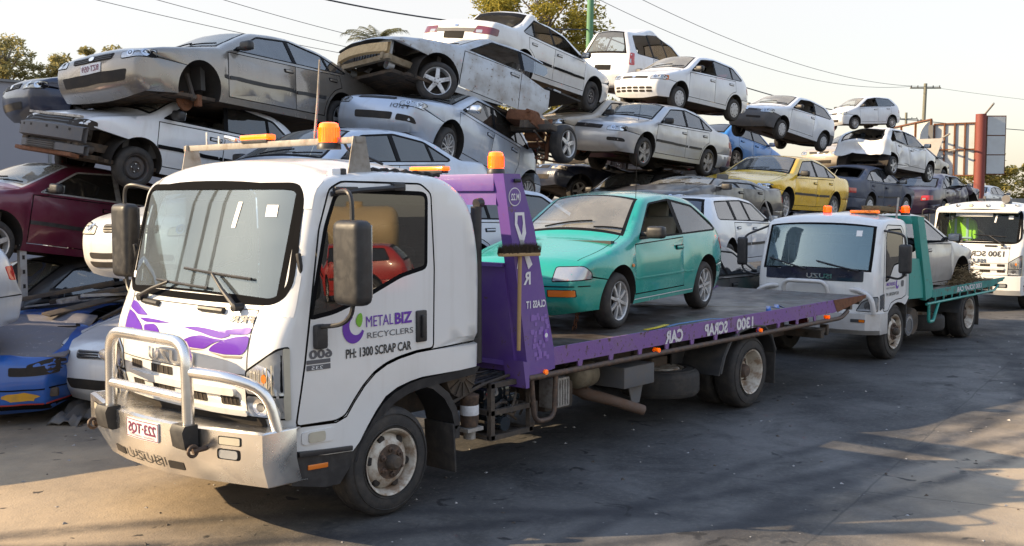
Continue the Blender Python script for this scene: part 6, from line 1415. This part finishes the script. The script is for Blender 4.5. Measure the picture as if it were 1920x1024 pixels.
# ------------------------------------------------------------------ ground
def ground():
    m, n, l, b = nmat("yard_ground")
    tc = n.new("ShaderNodeTexCoord"); tc.name = "tc"; ov = tc.outputs["Object"]
    sx = n.new("ShaderNodeSeparateXYZ"); l.new(ov, sx.inputs[0]); x, y = sx.outputs[0], sx.outputs[1]
    a = nz(n, l, .35, 8, .62); c = mixc(n, l, ramp(n, l, a, .36, .66), (.036, .036, .038), (.125, .12, .115))
    c = mixc(n, l, ramp(n, l, nz(n, l, 1.1, 8, .7, dist=.8), .48, .68, 0, .8), c, (.026, .026, .027))
    c = mixc(n, l, ramp(n, l, nz(n, l, 22, 6, .7), .50, .72, 0, .35), c, (.22, .20, .17))
    # dust: a drift in front of and to the left of the first truck; the second blob paints sunlit ground
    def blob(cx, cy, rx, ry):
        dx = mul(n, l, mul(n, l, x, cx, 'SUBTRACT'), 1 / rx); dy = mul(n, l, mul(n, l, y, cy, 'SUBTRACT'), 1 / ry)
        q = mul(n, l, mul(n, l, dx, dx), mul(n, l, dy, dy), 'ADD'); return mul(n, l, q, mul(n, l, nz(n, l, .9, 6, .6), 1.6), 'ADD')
    d1 = ramp(n, l, blob(-3.0, 3.2, 3.6, 4.2), 1.9, .9); c = mixc(n, l, mul(n, l, d1, .95), c, (.46, .355, .235))
    sunlit_tan = ramp(n, l, blob(5.2, -4.6, 5.5, 2.6), 2.0, .8); c = mixc(n, l, mul(n, l, sunlit_tan, .85), c, (.48, .385, .27))  # tan painted in where sunlight falls on the open yard
    # tyre scrub: dark arcs swept by turning wheels
    for (cx, cy, rad, w, amt) in ((6, 9, 11.2, .16, .6), (6, 9, 11.9, .13, .5), (14, -14, 12.5, .2, .6), (14, -14, 13.3, .16, .55), (14, -14, 11.3, .14, .45), (2, -13, 11.0, .18, .5), (2, -13, 11.8, .14, .5), (18, 6, 9.0, .2, .5), (18, 6, 9.7, .14, .45), (-6, -6, 8.6, .15, .45), (-6, -6, 7.7, .12, .4)):
        dx = mul(n, l, x, cx, 'SUBTRACT'); dy = mul(n, l, y, cy, 'SUBTRACT')
        q = mul(n, l, mul(n, l, mul(n, l, dx, dx), mul(n, l, dy, dy), 'ADD'), .5, 'POWER'); q = mul(n, l, mul(n, l, q, rad, 'SUBTRACT'), 0, 'ADD')
        ab = n.new("ShaderNodeMath"); ab.operation = 'ABSOLUTE'; l.new(q, ab.inputs[0])
        f = mul(n, l, ramp(n, l, ab.outputs[0], w, w * .2), ramp(n, l, nz(n, l, 1.9, 6, .75), .28, .52, 0, min(.9, amt * 1.5))); c = mixc(n, l, f, c, (.035, .035, .038))
    # oil drips
    c = mixc(n, l, ramp(n, l, nz(n, l, 3.3, 3, .5, dist=1.2), .66, .70, 0, .85), c, (.016, .016, .017))
    # saw cuts between the slabs
    for (ax, ay, bx, by) in ((-1.6, -3.0, 14.0, -.6), (4.0, -6.0, 1.6, 2.0), (10.5, -6, 8.5, 4)):
        L = math.hypot(bx - ax, by - ay); nx, ny = -(by - ay) / L, (bx - ax) / L
        q = mul(n, l, mul(n, l, mul(n, l, x, ax, 'SUBTRACT'), nx), mul(n, l, mul(n, l, y, ay, 'SUBTRACT'), ny), 'ADD'); q = mul(n, l, q, mul(n, l, nz(n, l, 1.5, 5), .06), 'ADD')
        q = mul(n, l, q, .03, 'SUBTRACT'); ab = n.new("ShaderNodeMath"); ab.operation = 'ABSOLUTE'; l.new(q, ab.inputs[0])
        c = mixc(n, l, ramp(n, l, ab.outputs[0], .012, .005, 0, .5), c, (.03, .03, .03))
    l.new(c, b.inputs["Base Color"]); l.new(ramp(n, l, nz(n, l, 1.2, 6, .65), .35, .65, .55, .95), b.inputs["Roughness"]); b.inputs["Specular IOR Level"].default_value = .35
    bp = n.new("ShaderNodeBump"); bp.inputs["Strength"].default_value = .35; bp.inputs["Distance"].default_value = .03
    l.new(mul(n, l, nz(n, l, 9, 8, .7), mul(n, l, nz(n, l, 60, 4), .4), 'ADD'), bp.inputs["Height"]); l.new(bp.outputs[0], b.inputs["Normal"])
    MATS["ground"] = m
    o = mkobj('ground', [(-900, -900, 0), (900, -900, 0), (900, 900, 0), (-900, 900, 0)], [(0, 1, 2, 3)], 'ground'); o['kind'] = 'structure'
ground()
# ------------------------------------------------------------------ small things on and around the trucks
surf("bristle", (.035, .024, .016), .95, dirt=.6, dcol=(.09, .06, .03), scale=60); surf("wood", (.42, .27, .12), .6, dirt=.3, dcol=(.25, .15, .07), scale=10); surf("blue_strap", (.10, .22, .42), .8, dirt=.4, scale=10); surf("yellow_strap", (.62, .48, .04), .8, dirt=.3, scale=10); surf("straw", (.20, .145, .075), .95, dirt=.6, dcol=(.09, .06, .035), scale=12)
surf("rack_grey", (.36, .36, .36), .6, dirt=.6, dcol=(.22, .17, .12), scale=8)
br = thing('broom', 'yard broom with wooden handle leaning on the purple headboard, bristles up', 'broom', (1.30, -.075, 1.08))
m = MB(); m.tube([(.0, 0, 0), (.01, -.005, .76)], .0165, 10); m.obj('handle', 'wood', br)
m = MB(); m.box((.0, -.01, .775), (.46, .06, .028), (0, R(1.5), 0), bev=.008); m.obj('head', 'wood', br)
m = MB(); rng = random.Random(8)
for k in range(900):
    x, y = rng.uniform(-.23, .23), rng.uniform(-.04, .022); q = Vector((x + rng.uniform(-.03, .03), y + rng.uniform(-.03, .03), .79 + rng.uniform(.05, .085))); p = Vector((x, y, .783)); s_ = .0045
    m.add([p + Vector((-s_, 0, 0)), p + Vector((s_, 0, 0)), p + Vector((0, s_, 0)), q], [(0, 1, 3), (1, 2, 3), (2, 0, 3)])
m.obj('bristles', 'bristle', br)
def strap(name, label, pts, w, mat):
    V = []; F = []
    for i, p in enumerate(pts):
        d = Vector(pts[min(i + 1, len(pts) - 1)]) - Vector(pts[max(i - 1, 0)]); d.z = 0; q = Vector((-d.y, d.x, 0)).normalized() * w
        V += [Vector(p) - q, Vector(p) + q]
    for i in range(len(pts) - 1): F.append((2 * i, 2 * i + 2, 2 * i + 3, 2 * i + 1))
    o = mkobj(name, V, F, mat); md = o.modifiers.new("thick", 'SOLIDIFY'); md.thickness = .006; tag(o, label, 'strap')
strap('ratchet_strap', 'pale blue ratchet strap lying along the tray edge by the front wheel', [(3.0, .12, 1.012), (3.4, .10, 1.02), (3.9, .085, 1.05), (4.5, .06, 1.052), (5.0, .05, 1.012)], .022, 'blue_strap')
strap('ratchet_strap', 'short yellow strap on the tray edge beside the hatchback', [(3.40, .13, 1.035), (3.55, .10, 1.045), (3.72, .09, 1.06)], .03, 'yellow_strap')
strap('ratchet_strap', 'bunched dark blue strap on the bare middle of the tray', [(5.95, .16, 1.01), (6.05, .22, 1.05), (6.12, .14, 1.03), (6.2, .20, 1.06), (6.3, .16, 1.02)], .03, 'paint_bright_blue')
ch = thing('tow_chain', 'rusty chain hanging under the nose of the teal hatchback', 'chain', (3.15, .75, 1.0))
for k in range(7):
    m = MB(); m.tube([(.018 * math.cos(a), 0, .03 * math.sin(a)) for a in np.linspace(0, 6.283, 11)], .006, 6, caps=False); o = m.obj('link', 'rust', ch); o.location = (.012 * (k % 2), .01 * k, .22 - .036 * k); o.rotation_euler = (0, 0, (k % 2) * 1.5)
# straw packed into the wheel arch of the silver car
m = MB(); rng = random.Random(3)
for k in range(900):
    a = rng.gauss(0, .35); p = Vector((13.35 + a, .55 + rng.gauss(0, .13), .875 + max(0, rng.gauss(.10, .09)) * math.exp(-(a / .4) ** 2))); d = Vector((rng.uniform(-1, 1), rng.uniform(-1, 1), rng.uniform(-.5, .5))).normalized() * .07; s_ = Vector((0, 0, .006))
    m.add([p - d - s_, p + d - s_, p + d + s_, p - d + s_], [(0, 1, 2, 3)])
o = m.obj('straw', 'straw'); tag(o, 'heap of brown straw around the wheel arch of the silver sedan', 'straw', None, 'stuff')
m = MB(); m.box((10.35, .62, 2.12), (1.15, .28, .07), (0, R(3), .06), bev=.02)
for k in range(260):
    p = Vector((10.35 + rng.uniform(-.6, .6), .62 + rng.uniform(-.15, .15), 2.12 + rng.uniform(-.05, .05))); d = Vector((rng.uniform(.3, 1), rng.uniform(-.3, .3), rng.uniform(-.2, .2))) * .09; s_ = Vector((0, .0, .006)); m.add([p - d - s_, p + d - s_, p + d + s_, p - d + s_], [(0, 1, 2, 3)])
o = m.obj('straw_mat', 'straw'); tag(o, 'long brown brush mat lying across the teal headboard', 'mat')
# wrecked axle
ax = thing('axle_assembly', 'rusty rear axle and chassis rails with one five spoke wheel, jammed between cars', 'axle', (9.09, 5.57, 3.2), (0, R(8), R(8)))
put_wheel(ax, 0, 0, 0, .325, 'alloy5', -1)
m = MB(); m.lathe([(.05, .15), (.05, 1.35), (.14, 1.4)], 14, (0, 0, 0), 'y'); m.lathe([(.13, .08), (.13, .12), (.05, .16)], 18, (0, 0, 0), 'y'); m.obj('axle', 'rust', ax)
m = MB(); m.prism([(-1.0, .22), (-.3, .36), (.45, .16), (.55, .02), (.5, -.08), (.3, .02), (-.3, .22), (-1.0, .10)], 'y', .28, .36); m.box((-.5, .6, .18), (.2, 1.2, .1), bev=.02); m.box((.35, .8, .05), (.12, 1.2, .1), bev=.02); m.obj('frame_rail', 'chassis', ax)
m = MB(); m.lathe([(.11, -.14), (.12, 0), (.11, .14), (.001, .15)], 16, (-.30, .5, .12), 'y'); m.box((-.62, .5, .3), (.5, .5, .2), (.1, .2, .1), bev=.05); m.tube([(-.9, .3, .4), (-.4, .4, .45), (0, .6, .3), (.3, .4, .2)], .03, 8, smooth=.1); m.tube([(-.2, .3, -.3), (-.1, .35, .1), (0, .4, .42)], .04, 8); m.obj('gearbox', 'rust', ax)
for k in range(5):
    m = MB(); m.tube([(-.9 + .1 * k, .2, .2 - .12 * k), (-.3, .3 + .05 * k, .12 - .1 * k), (.3, .35, -.02 - .06 * k)], .018, 6, smooth=.15); m.obj('pipe', 'chassis' if k % 2 else 'rust', ax)
# steel rack and scrap at the left
rk = thing('storage_rack', 'grey painted steel rack frame standing at the left among the wrecks', 'rack', (.05, 6.6, 0))
for i, (x, y) in enumerate(((0, 0), (.75, 1.1), (-2.2, .6))):
    m = MB(); m.box((x, y, .86), (.085, .085, 1.72), bev=.006)
    for z in np.arange(.3, 1.7, .18): m.box((x, y - .044, z), (.03, .006, .05), m=1)
    m.obj('upright', ['rack_grey', 'dark'], rk)
for z in (1.68, 1.02):
    m = MB(); m.box((-1.1, .3, z), (2.3, .07, .10), (0, 0, R(-15)), bev=.006); m.obj('cross_beam', 'rack_grey', rk)
m = MB(); m.box((.37, .55, 1.0), (.06, 1.3, .09), (0, 0, R(-34)), bev=.006); m.obj('cross_beam', 'rack_grey', rk)
rng = random.Random(12)
for i in range(9):
    p = (.9 + rng.uniform(-.3, 1.2), 7.0 + rng.uniform(-.4, .9), .98 + .05 * i * .4); L = rng.uniform(.7, 1.9)
    m = MB(); m.box((0, 0, 0), (L, rng.uniform(.05, .14), rng.uniform(.02, .06)), bev=.006); o = m.obj('scrap_beam', rng.choice(('chassis', 'rack_grey', 'dull_alloy', 'chassis')))
    o.location = p; o.rotation_euler = (rng.uniform(-.2, .2), rng.uniform(-.25, .05), rng.uniform(-.9, .5)); tag(o, 'loose length of bent scrap metal lying on the heap behind the blue car', 'scrap', 'loose scrap metal lengths')
for i, (p, s, mt_, lb) in enumerate((((.15, 5.0, .06), (.75, .32, .012), 'box_grey', 'crumpled grey inner panel on the ground beside the blue car'), ((.55, 5.6, .22), (.5, .4, .012), 'chassis', 'brown torn panel tucked behind the blue front bumper'))):
    V = []; F = []; k = 8
    for a in range(k):
        for b_ in range(k): V.append((s[0] * (a / (k - 1) - .5), s[1] * (b_ / (k - 1) - .5), .13 * noise.noise(Vector((a * .5, b_ * .6, i * 4))) + .10 * (a / k)))
    for a in range(k - 1):
        for b_ in range(k - 1): q = a * k + b_; F.append((q, q + k, q + k + 1, q + 1))
    o = mkobj('torn_panel', V, F, mt_); o.location = p; o.rotation_euler = (.15, -.1, R(35) + i); md = o.modifiers.new("thick", 'SOLIDIFY'); md.thickness = .012; tag(o, lb, 'scrap')
surf("wall_grey", (.30, .30, .335), .8, dirt=.2, dcol=(.24, .24, .27), scale=.4); surf("fence_grey", (.20, .205, .21), .8, dirt=.3, scale=1.0); surf("sign_back", (.50, .53, .54), .6, dirt=.4, dcol=(.36, .35, .33), scale=1.2); surf("post_red", (.20, .045, .035), .6, dirt=.4, dcol=(.18, .05, .04), scale=2); surf("pole_green", (.10, .26, .14), .7, dirt=.5, dcol=(.16, .2, .13), scale=6); surf("pole_wood", (.20, .19, .15), .85, dirt=.5, dcol=(.12, .15, .11), scale=6); surf("wire", (.05, .05, .055), .6)
rng = random.Random(77); m = MB()
for k in range(1100):
    x = rng.uniform(-4, 14); y = rng.choice((rng.uniform(-4.5, 1), rng.gauss(4.3, .6), rng.uniform(-3, 6))); q = rng.choice((.006, .009, .012, .02)); a = rng.uniform(0, 6.3)
    P = [(x + q * math.cos(a + i * 2.1) * rng.uniform(.6, 1.5), y + q * math.sin(a + i * 2.1) * rng.uniform(.6, 1.5), .002) for i in range(3)] + [(x, y, q * rng.uniform(.3, .9))]
    m.add(P, [(0, 1, 3), (1, 2, 3), (2, 0, 3)], k % 3)
o = m.obj('gravel', ['chassis', 'rack_grey', 'dull_alloy'], flat=True); tag(o, 'loose grit and small broken bits scattered over the yard', 'grit', None, 'stuff')
# ------------------------------------------------------------------ beyond the pile
w = thing('warehouse', 'long grey windowless warehouse wall behind the pile at the far left', 'building', (10, 30.2, 0))
m = MB(); m.box((-22, 5.3, 3.05), (70, 10, 6.1)); m.obj('wall', 'wall_grey', w)
for k in range(14): m = MB(); m.box((12 - k * 5, .285, 3.0), (.10, .03, 6.0)); m.obj('joint_strip', 'fence_grey', w)
m = MB(); m.box((-22, 5.3, 6.14), (70.2, 10.2, .08)); m.obj('roof_edge', 'fence_grey', w)
f = thing('boundary_fence', 'low grey panel fence running along the far right of the yard', 'fence', (48, 5, 0))
for k in range(16):
    m = MB(); m.box((-9 + k * 1.6, 11.5 - k * 1.85, 1.12), (.06, 2.40, 2.2), (0, 0, R(-49 + 90 - 0.6 - 0))); o = m.obj('panel', 'fence_grey', f)
    m = MB(); m.box((-9 + k * 1.6 - .75, 11.5 - k * 1.85 + .9, 1.16), (.10, .10, 2.32)); m.obj('post', 'box_grey', f)
# hoarding seen from behind: two faces meeting at a steel post
hb = thing('billboard', 'tall advertising hoarding seen from behind, white panels in a rusty frame', 'billboard', (47.1, 11.05, 0))
def wing(a, b, z0, z1, cols, rows, nm):
    a, b = Vector(a), Vector(b); d = (b - a); L = d.length; ang = math.atan2(d.y, d.x); mid = (a + b) / 2; back = Vector((d.y, -d.x)).normalized() * -.12
    for i in range(cols):
        for j in range(rows):
            c = a + d * ((i + .5) / cols); m = MB(); m.box((c.x + back.x * -.6, c.y + back.y * -.6, z0 + (z1 - z0) * (j + .5) / rows), (L / cols - .05, .03, (z1 - z0) / rows - .05), (0, 0, ang)); m.obj('panel', 'sign_back', hb)
    for i in range(cols + 1):
        c = a + d * (i / cols); m = MB(); m.box((c.x, c.y, (z0 + z1) / 2), (.07, .09, z1 - z0 + .06), (0, 0, ang)); m.obj('upright', 'rust', hb)
    for j in range(rows + 1): m = MB(); m.box((mid.x, mid.y, z0 + (z1 - z0) * j / rows), (L, .06, .06), (0, 0, ang)); m.obj('rail', 'rust', hb)
wing((.15, -.2), (.75, -.85), 3.35, 6.05, 1, 3, 'r'); wing((-.1, .2), (-.4, 2.0), 3.3, 5.75, 4, 2, 'm'); wing((-.3, 2.2), (5.4, 6.6), 3.2, 6.0, 3, 2, 'l')
m = MB(); m.tube([(0, 0, 0), (0, 0, 6.15)], .24, 16); m.obj('post', 'post_red', hb)
m = MB(); m.box((-.5, 2.1, 2.8), (.22, .22, 5.8)); m.obj('post', 'box_grey', hb)
for a, b in (((-1.5, .9, 5.2), (2.6, 4.2, 4.4)), ((-.9, .8, 4.5), (2.8, 4.3, 4.2)), ((.1, -.1, 6.1), (-.8, -.8, 6.55))): m = MB(); m.tube([a, b], .045, 8); m.obj('brace', 'dull_alloy', hb)
def pole(label, base, top, r, mat, arms=(), lean=(0, 0)):
    p = thing('power_pole', label, 'power pole', base, group='power poles beyond the yard'); b = Vector(base)
    m = MB(); m.tube([(0, 0, 0), (lean[0], lean[1], top)], [r * 1.15, r * .85], 14); m.obj('mast', mat, p)
    for z, L, dx, dy in arms:
        m = MB(); m.box((lean[0], lean[1], z), (L, .10, .11), (0, 0, math.atan2(dy, dx))); a = m.obj('cross_arm', 'pole_wood', p)
        for q in (-.46, -.25, .25, .46):
            d = Vector((dx, dy, 0)).normalized() * L * q; m = MB(); m.lathe([(.03, 0), (.05, .05), (.03, .08), (.05, .12), (.001, .16)], 10, (lean[0] + d.x, lean[1] + d.y, z + .05), 'z'); m.obj('insulator', 'box_grey', a)
    return p
V2 = Vector((.66, -.751, 0))
pole('green power pole rising behind the white sedan, close to the gum tree', (31.1, 22.1, 0), 12.6, .155, 'pole_green', ((11.15, 2.2, .66, -.751),), (.30, -.12))
pole('weathered wooden power pole with one cross arm behind the hoarding', (75.6, 24.5, 0), 10.75, .15, 'pole_wood', ((10.42, 2.3, .66, -.751), (7.9, 1.1, .66, -.751)), (.45, -.1))
pole('tiny distant power pole between the tall hatchback and the hoarding', (115, 40.9, 0), 11.7, .16, 'pole_wood', ((11.0, 2.6, .66, -.751), (9.8, 2.2, .66, -.751)))
def wire(a, b, sag, r, label):
    a, b = Vector(a), Vector(b); m = MB(); m.tube([a + (b - a) * t - Vector((0, 0, sag * 4 * t * (1 - t))) for t in np.linspace(0, 1, 25)], r, 5); o = m.obj('power_line', 'wire'); tag(o, label, 'power line', 'power lines across the sky')
P1 = Vector((31.4, 22.0, 11.2)); P2 = Vector((76.05, 24.4, 10.55))
wire(P1 + V2 * .9, P2 + V2 * 1.0, 1.2, .014, 'thin wire from the green pole to the wooden pole, right hand one of the pair')
wire(P1 - V2 * .9, P2 - V2 * 1.0, 1.4, .014, 'thin wire from the green pole to the wooden pole, left hand one of the pair')
wire((31.35, 22, 9.3), (76, 24.4, 8.0), .9, .030, 'thick lower cable from the green pole to the wooden pole')
wire((76, 24.4, 7.95), (130, 3, 8.6), .8, .03, 'thick cable running from the wooden pole past the hoarding to the right')
wire((76.8, 23.6, 10.4), (140, -8, 11.5), 1.6, .012, 'thin upper wire leaving the wooden pole to the right')
for i, (a, b) in enumerate((((9.6, 37.9, 11.5), (41.5, 36.0, 9.1)), ((12.1, 36.1, 11.6), (41.5, 36.0, 9.3)), ((15.2, 34.2, 11.6), (41.5, 36.0, 9.9)))):
    wire(a, b, .5, .014, ('lowest of the three fine wires above the taupe sedan', 'middle one of the three fine wires above the taupe sedan', 'highest of the three fine wires above the taupe sedan')[i])
wire((13.5, 24.5, 9.6), (31.4, 22, 9.35), .55, .03, 'thick cable coming down to the green pole behind the gum tree')
# ------------------------------------------------------------------ trees
def leafmat(name, c0, c1, tr=.35):
    m, n, l, b = nmat(name); n.remove(b); out = n["Material Output"]
    oi = n.new("ShaderNodeNewGeometry"); c = mixc(n, l, ramp(n, l, oi.outputs["Random Per Island"], 0, 1), c0, c1)
    df = n.new("ShaderNodeBsdfDiffuse"); tl = n.new("ShaderNodeBsdfTranslucent"); l.new(c, df.inputs[0]); l.new(c, tl.inputs[0]); mx = n.new("ShaderNodeMixShader"); mx.inputs[0].default_value = tr
    l.new(df.outputs[0], mx.inputs[1]); l.new(tl.outputs[0], mx.inputs[2]); l.new(mx.outputs[0], out.inputs[0]); MATS[name] = m
leafmat("gum_leaf", (.16, .16, .045), (.52, .43, .09), .6); leafmat("dark_leaf", (.19, .19, .10), (.46, .39, .16), .55); leafmat("bush_leaf", (.20, .20, .07), (.52, .42, .13), .55); leafmat("palm_leaf", (.10, .11, .06), (.22, .21, .12), .45)
surf("tan_tank", (.62, .47, .26), .5, dirt=.2, scale=2)
surf("bark", (.20, .165, .13), .9, dirt=.6, dcol=(.10, .08, .06), scale=5)
def tree(name, label, base, h, crown, clumps, leaf, per, size, mat, seed, trunk_r=.2, group=None, low=.5, droop=.3):
    """trunk, limbs out to every clump, and many small separate leaves spread through the clumps"""
    rng = random.Random(seed); t = thing(name, label, 'tree', base, group=group)
    V = []; F = []; m = MB(); cs = []
    for k in range(clumps):
        a = rng.uniform(0, 6.283); q = math.sqrt(rng.random()); z = low + (1 - low) * rng.random(); rr = q * (1 - .55 * max(0, (z - low) / (1 - low) - .35))
        cs.append(Vector((math.cos(a) * rr * crown[0], math.sin(a) * rr * crown[1], h * z)))
    m.tube([(0, 0, 0), (.02 * h, .01 * h, h * low * .6), (.0, .0, h * .82)], [trunk_r, trunk_r * .75, trunk_r * .25], 9, smooth=.5)
    for c in cs:
        s_ = Vector((0, 0, max(h * .25, c.z - abs(c.x) * .5 - h * .12))); m.tube([s_, s_.lerp(c, .55) + Vector((0, 0, h * .03)), c], [trunk_r * .32, trunk_r * .2, trunk_r * .07], 5, smooth=.3)
    m.obj('trunk', 'bark', t)
    for c in cs:
        R_ = size * rng.uniform(.7, 1.35)
        for k in range(per):
            d = Vector((rng.gauss(0, 1), rng.gauss(0, 1), rng.gauss(0, .62))); d = d.normalized() * R_ * rng.random() ** .45; d.z *= .68
            p = c + d; u = Vector((rng.gauss(0, 1), rng.gauss(0, 1), rng.gauss(0, .5) - droop)).normalized(); v = u.orthogonal().normalized(); v = (v * math.cos(k) + u.cross(v) * math.sin(k)); s_ = leaf * rng.uniform(.6, 1.4); i = len(V)
            V += [p - u * s_, p + v * s_ * .36, p + u * s_, p - v * s_ * .36]; F.append((i, i + 1, i + 2, i + 3))
    mkobj('crown', V, F, mat, t, flat=True); return t
tree('gum_tree', 'gum tree with sunlit open crown behind the white sedan, beside the green pole', (41.7, 33.3, 0), 15.2, (4.2, 4.2), 84, .13, 360, 1.0, 'gum_leaf', 5, .17, low=.46)
tree('gum_tree', 'broad dark gum tree above the grey warehouse at the far left', (34.5, 85.5, 0), 15.3, (3.6, 3.6), 54, .17, 190, .85, 'dark_leaf', 7, .3, 'trees above the warehouse', .55)
for (x, y, h, sd, lb) in ((30.6, 88.5, 13.2, 8, 'smaller dark tree at the very left edge above the warehouse'), (38.0, 84.2, 14.6, 9, 'dark rounded tree above the warehouse, right of the broad gum'), (41.4, 82.6, 15.2, 11, 'thin separate tree above the warehouse, nearest the taupe sedan')):
    tree('gum_tree', lb, (x, y, 0), h, (2.2, 2.2), 22 if sd != 11 else 9, .19, 240, .9 if sd != 11 else .7, 'dark_leaf', sd, .2, 'trees above the warehouse', .6)
for (x, y, h, cr, sd, lb) in ((86, 28.0, 4.2, 2.6, 21, 'yellow green bush between the plum sedan and the red post'), (93.5, 25.8, 6.2, 3.0, 22, 'tall olive tree right of the red post'), (97.5, 21.0, 5.6, 2.8, 23, 'olive bush at the far right edge above the fence'), (92.0, 29.5, 4.8, 2.4, 24, 'low olive bush directly behind the red post')):
    tree('bush', lb, (x, y, 0), h, (cr, cr), 34, .17, 240, .9, 'bush_leaf', sd, .14, 'bushes beyond the fence', .25)
def palm():
    t = thing('palm_tree', 'ragged palm top showing above the peeling silver sedan', 'palm', (45.6, 51.6, 0)); rng = random.Random(31)
    m = MB(); m.tube([(0, 0, 0), (.2, .1, 6), (.1, 0, 13.0)], [.22, .18, .15], 10, smooth=2); m.obj('trunk', 'bark', t); V = []; F = []
    for k in range(17):
        a = k * 2.4; el = rng.uniform(.1, 1.35); L = rng.uniform(2.3, 3.3); P = []
        for i in range(13):
            q = i / 12; P.append(Vector((.1, 0, 12.9)) + Vector((math.cos(a), math.sin(a), 0)) * (L * q * math.cos(el * (1 - .35 * q))) + Vector((0, 0, L * (math.sin(el) * q - .55 * q * q))))
        for i in range(1, 13):
            d = (P[i] - P[i - 1]).normalized(); s_ = d.cross(Vector((0, 0, 1))).normalized()
            for sd in (-1, 1):
                for j in (0, .33, .66):
                    p = P[i - 1].lerp(P[i], j); w_ = .50 * math.sin(math.pi * min(1, (i + j) / 13) * .9 + .25); e = p + s_ * sd * w_ + d * .25 + Vector((0, 0, -.16 - rng.random() * .2)); o = d * .03; n0 = len(V); V += [p - o, p + o, e]; F.append((n0, n0 + 1, n0 + 2))
    mkobj('crown', V, F, 'palm_leaf', t, flat=True)
palm()
wt = thing('added_shade_tower', 'tall water tower left of the yard whose shadow falls over the second truck', 'water tower', (-15.5, 24.5, 0))  # out of view, added to block the sun from the second truck
m = MB(); m.lathe([(.001, 16.2), (3.3, 16.4), (3.4, 16.6), (3.4, 22.0), (3.3, 22.2), (.001, 23.2)], 40, (0, 0, 0), 'z'); m.obj('tank', 'wall_grey', wt)
for k in range(6): m = MB(); m.tube([(3.0 * math.cos(k * 1.047), 3.0 * math.sin(k * 1.047), 0), (2.8 * math.cos(k * 1.047), 2.8 * math.sin(k * 1.047), 16.5)], .16, 10); m.obj('leg', 'fence_grey', wt)
tk = thing('storage_tank', 'tan storage tank reflected in the door glass of the nearest truck', 'tank', (15.7, -19.2, 0), (0, 0, R(48.7)))
m = MB(); m.lathe([(.001, -1.5), (.55, -1.47), (.70, -1.36), (.75, -1.2), (.75, 1.2), (.70, 1.36), (.55, 1.47), (.001, 1.5)], 32, (0, 0, 1.72), 'x'); m.obj('shell', 'tan_tank', tk)
for x in (-.8, .8): m = MB(); m.box((x, 0, .5), (.2, 1.2, 1.0), bev=.02); m.obj('cradle', 'chassis', tk)
m = MB(); m.lathe([(.25, 0), (.25, .2), (.001, .22)], 20, (.2, 0, 2.42), 'z'); m.obj('hatch', 'tan_tank', tk)
